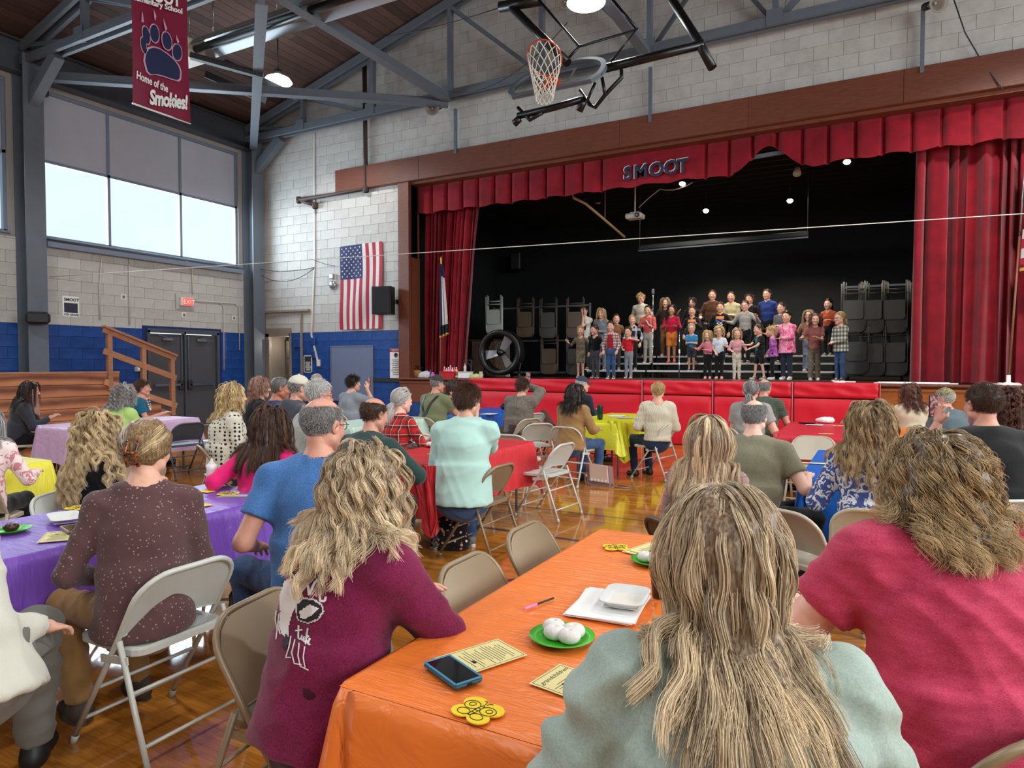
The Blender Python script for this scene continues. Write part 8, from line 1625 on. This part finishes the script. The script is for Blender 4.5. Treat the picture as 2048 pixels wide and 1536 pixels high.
p, q = at_table(1048, 1221), at_table(1107, 1199); t = empty('pen', tuple(p + A([0, 0, .005])), math.atan2(-(q - p)[0], (q - p)[1]), 'ballpoint pen with a pink cap on the orange tablecloth', 'pen'); L = np.linalg.norm(q - p); mb = MB(); mb.tube([(0, L * .38, 0), (0, L, 0)], .0035, 8); mb.build('barrel', M['dark'], t); mb = MB(); mb.tube([(0, 0, 0), (0, L * .05, 0), (0, L * .42, 0)], [.002, .005, .005], 8); mb.build('cap', mat('pen_pink', (232, 130, 186), .4), t)
p = at_table(1215, 1212); t = empty('paper_stack', (p[0], p[1], TZ + .004), .12, 'stack of white paper under the foam tray on the orange table', 'paper'); 
for k in range(5): mb = MB(); mb.box((.003 * k, -.002 * k, .0012 + .0022 * k), (.216, .279, .002), rotz(.05 * (k % 3 - 1))); mb.build('sheet', M['white'], t)
def tray(px, py, rot, label, z, w=.145, d=.20):
    p = onz(px, py, z); t = empty('foam_tray', (p[0], p[1], z), rot, label, 'tray'); P0_ = rounded(w / 2 * .8, d / 2 * .8, .03); rows = [(.8, 0), (1.0, .022), (1.06, .024), (1.06, .020)]; n = len(P0_); V = []
    for f, zz_ in ((.78, .001), (.80, 0.0), (1.22, .026), (1.28, .027), (1.22, .030), (.82, .004), (.1, .004)): V += [(x * f, y * f, zz_) for x, y in P0_]
    mb = MB(); mb.add(V, [(k * n + i, k * n + (i + 1) % n, (k + 1) * n + (i + 1) % n, (k + 1) * n + i) for k in range(6) for i in range(n)] + [tuple(6 * n + i for i in range(n))], 0, True); mb.build('tray', mat('foam_white', (214, 216, 214), .8, bump=.15, bscale=200), t); mb = MB(); mb.box((0, 0, .006), (w * .78, d * .74, .003), None, 0, .001); mb.build('liner', M['offwhite'], t)
tray(1250, 1205, .12, 'white foam tray on the stack of paper', TZ + .016)
p = at_table(1322, 1192); t = empty('dark_cup', (p[0], p[1], TZ + .003), 0, 'dark brown tumbler half hidden by the long sandy hair', 'cup'); mb = MB(); mb.lathe([(.001, 0), (.030, 0), (.040, .11), (.042, .112), (.038, .11), (.028, .006), (.001, .006)], 24); mb.build('cup', mat('cup_brown', (70, 58, 50), .3), t)
# ---- purple table
p = at_table(424, 972); t = empty('baby_bottle', (p[0], p[1], TZ + .003), 0, 'baby bottle of milk on the purple tablecloth', 'bottle'); mb = MB(); mb.lathe([(.001, 0), (.030, 0), (.034, .01), (.032, .05), (.034, .09), (.030, .115)], 20); mb.build('milk_bottle', mat('milk', (236, 234, 226), .25), t); mb = MB(); mb.lathe([(.033, .112), (.034, .14), (.026, .145)], 20); mb.build('collar', M['white'], t); mb = MB(); mb.lathe([(.026, .143), (.020, .155), (.010, .165), (.007, .18), (.001, .184)], 16); mb.build('teat', M['offwhite'], t)
tray(130, 1042, 1.2, 'long white foam tray on the purple tablecloth', TZ + .006, .14, .24); program(120, 1072, .9, 'cream program sheet at the near edge of the purple table'); phone_on(148, 1062, 1.3, 'phone in a brown wallet case on the purple tablecloth', (110, 74, 40), z=TZ + .006)
butterfly(160, 1016, .3, 'yellow foam butterfly by the long blonde curls', 1.3); butterfly(455, 988, .4, 'yellow foam butterfly by the blue shirt on the purple table', 1.1)
for px, py, lab in ((412, 983, 'small yellow card right of the baby bottle'), (405, 1010, 'small yellow card peeking out beside the cardigan')): p = at_table(px, py); mb = MB(); mb.box((0, 0, .001), (.10, .06, .0015)); o = mb.build('yellow_card', mat('foam_yellow', (238, 206, 34), .7)); o.location = (p[0], p[1], TZ + .004); tag(o, lab, 'card')
plate(22, 1063, 'green plate with a chocolate doughnut on the purple table', [(0, 0, 'c', 'chocolate doughnut on the purple table')], .9)
# ---- red middle table, yellow table, red and blue right tables
plate(868, 893, 'small plate of doughnuts on the red table between plaid and mint', [(-.04, -.02, 'w', 'left powdered doughnut beside the plaid sleeve'), (.0, -.03, 'w', 'right powdered doughnut beside the plaid sleeve'), (.01, .03, 'c', 'chocolate doughnut beside the plaid sleeve')], 1.0, (200, 50, 50)); program(880, 909, 1.2, 'cream program sheet on the red table in front of the mint sweater')
p = onz(1200, 839, TZ); t = empty('green_tumbler', (p[0], p[1], TZ + .003), 0, 'tall dark green tumbler on the yellow table', 'tumbler'); mb = MB(); mb.lathe([(.001, 0), (.036, 0), (.040, .02), (.042, .19), (.040, .2)], 22); mb.build('cup', mat('tumbler_green', (20, 66, 46), .2, metal=.4), t); mb = MB(); mb.lathe([(.041, .198), (.036, .212), (.001, .212)], 20); mb.build('lid', M['dark'], t)
for i, (px, py, w, h, lab) in enumerate(((1232, 832, .22, .28, 'white sheets on the yellow table beside the tumbler'), (1250, 836, .2, .2, 'grey sheets on the yellow table before the cream sweater'), (1628, 850, .2, .1, 'tray of food scraps on the red table by the couple'), (1650, 868, .14, .04, 'cream strip at the near end of the red table'), (1680, 852, .16, .05, 'cream card beside the floral blouse hair'), (1645, 928, .34, .05, 'yellow strip of paper on the blue table'), (978, 828, .2, .26, 'white sheet on the blue table behind the mint sweater'))):
    p = onz(px, py, TZ + .004); mb = MB(); mb.box((0, 0, 0), (w, h, .0012), rotx(.0)); mb.box((.03, .02, .002), (w * .8, h * .8, .0012), rotz(.2)); o = mb.build('loose_paper', M['white'] if i in (0, 2, 6) else mat('lpgrey', (170, 176, 186), .7) if i == 1 else mat('cream_paper', (226, 214, 150), .7)); o.location = (p[0], p[1], TZ + .006); tag(o, lab, 'paper')
cloth = cloth_heap
V, Q = sdf_mesh([P_ell((0, 0, .03), (.10, .07, .04), k=.02), P_ell((.06, .03, .03), (.06, .05, .035), k=.02), P_ell((-.07, .02, .025), (.05, .05, .03), k=.02), P_pl((0, 0, .001), (0, 0, -1))], .012, 1, folds(5, .03, .05)); V[:, 2] = np.maximum(V[:, 2], .001); o = qmesh('crumpled_napkins', V, Q, M['white']); p = onz(1650, 846, TZ); o.location = (p[0], p[1], TZ + .008); tag(o, 'crumpled white napkins on the red table by the couple', 'napkin')
phone_on(1614, 847, 1.4, 'black phone at the corner of the red table by the checked shirt', (22, 22, 24), z=TZ + .004, s=1.2)
t = empty('black_pouch', (-5.62, 10.35, TZ + .004), .2, 'black pouch lying on the blue table near the speckled sweater', 'pouch'); mb = MB(); mb.box((0, 0, .05), (.34, .16, .10), None, 0, .03); mb.build('body', M['black'], t); mb = MB(); mb.box((0, -.082, .06), (.28, .006, .012)); mb.build('zip', M['steel_dark'], t)
# ---- bags on the floor
p = onz(1200, 970, 0); t = empty('handbag', (p[0], p[1], 0), -.15, 'blush pink flap handbag with strap on the floor under the yellow table', 'handbag'); leather = mat('blush', (206, 178, 160), .5, bump=.1, bscale=120); mb = MB(); mb.prism([(-.17, 0), (.17, 0), (.15, .24), (-.13, .26)], -.06, .06, (A([[1, 0, 0], [0, 0, 1], [0, 1, 0]], float), (0, 0, 0))); mb.build('body', mat('mauve_leather', (136, 106, 106), .5), t); mb = MB(); mb.prism([(-.10, .06), (.16, .05), (.14, .262), (-.11, .275)], -.085, -.062, (A([[1, 0, 0], [0, 0, 1], [0, 1, 0]], float), (0, 0, 0))); mb.build('flap', leather, t)
mb = MB()
for k in range(5): mb.box((-.07 + .05 * k, -.088, .075), (.03, .004, .03), roty(.7))
mb.build('studs', M['offwhite'], t); mb = MB(); mb.tube([(.16, 0, .03), (.25, -.05, .012), (.36, -.02, .01), (.42, .05, .01), (.34, .09, .01), (.22, .06, .01)], .008, 6); mb.tube([(-.15, 0, .22), (-.2, -.04, .12), (-.16, -.09, .02), (-.06, -.11, .012)], .008, 6); mb.build('strap', mat('mauve_leather', (136, 106, 106), .5), t)
p = onz(893, 1100, 0); t = empty('tote_bag', (p[0], p[1] + .05, 0), .3, 'black tote bag with pink flowers under the red tablecloth', 'bag'); V, Q = sdf_mesh([P_tap((0, 0, .0), (0, 0, .30), (1, 0, 0), (.17, .09), (.15, .06), k=.02, flat=True), P_pl((0, 0, .004), (0, 0, -1))], .014, 1, folds(4, .04, .09)); V[:, 2] = np.maximum(V[:, 2], .002); qmesh('sack', V, Q, spots('floraltote', (22, 18, 20), (206, 140, 124), 26, .26, .32, (226, 206, 190)), t); mb = MB(); mb.tube([(-.09, 0, .29), (-.06, 0, .40), (.04, 0, .41), (.08, 0, .29)], .01, 6); mb.build('handle', M['black'], t)
p = onz(470, 1225, 0); t = empty('dark_bag', (-3.0, 2.55, 0), 0, 'dark bag on the floor below the blue shirted man', 'bag'); V, Q = sdf_mesh([P_tap((0, 0, .0), (0, 0, .30), (1, 0, 0), (.18, .10), (.15, .06), k=.02, flat=True)], .02, 1, folds(14, .03, .1)); V[:, 2] = np.maximum(V[:, 2], .002); qmesh('sack', V, Q, M['black'], t); mb = MB(); mb.tube([(-.09, 0, .29), (-.06, 0, .38), (.04, 0, .38), (.08, 0, .29)], .01, 6); mb.build('handle', M['dark'], t)
# necklace, beard
mb = MB()
for k in range(13): a = PI * k / 12; mb.lathe([(.001, -.012), (.012, 0), (.001, .012)], 6, R_teal['P3'] + R_teal['fx'] * (.075 * math.cos(a)) + R_teal['fy'] * (.10 + .03 * math.sin(a)) - A([0, 0, .17 * math.sin(a) - .02]))
mb.build('necklace', M['white'], R_teal['root'])
def beard(rec, L, m, w=.05):
    pr = []; hs, Rh, Hc = rec['hs'], rec['Rh'], rec['Hc']
    for x in np.linspace(-w, w, 7): a = hp(rec, (x, .075 - abs(x) * .9, -.075 - .0 * abs(x))); pr += [P_cap(a, a + A([0, 0, -L * (1 - 6 * abs(x) ** 1.3)]) + rec['fy'] * .03, .020, .012, k=.02)]
    V, Q = sdf_mesh(pr, .010, 1); o = qmesh('beard', V, Q, m, rec['root']); at = o.data.attributes.new('tone', 'FLOAT', 'POINT'); at.data.foreach_set('value', np.full(len(V), .35, np.float32))
beard(R_brd, .26, HM['ginger']); beard(R_camo, .05, HM['white'], .06)
mb = MB(); mb.lathe([(.001, -.008), (.009, 0), (.001, .008)], 8, hp(R_flor, (.082, -.03, -.02))); mb.build('hair_pin', mat('brass', (190, 150, 70), .3, metal=.9), R_flor['root'])
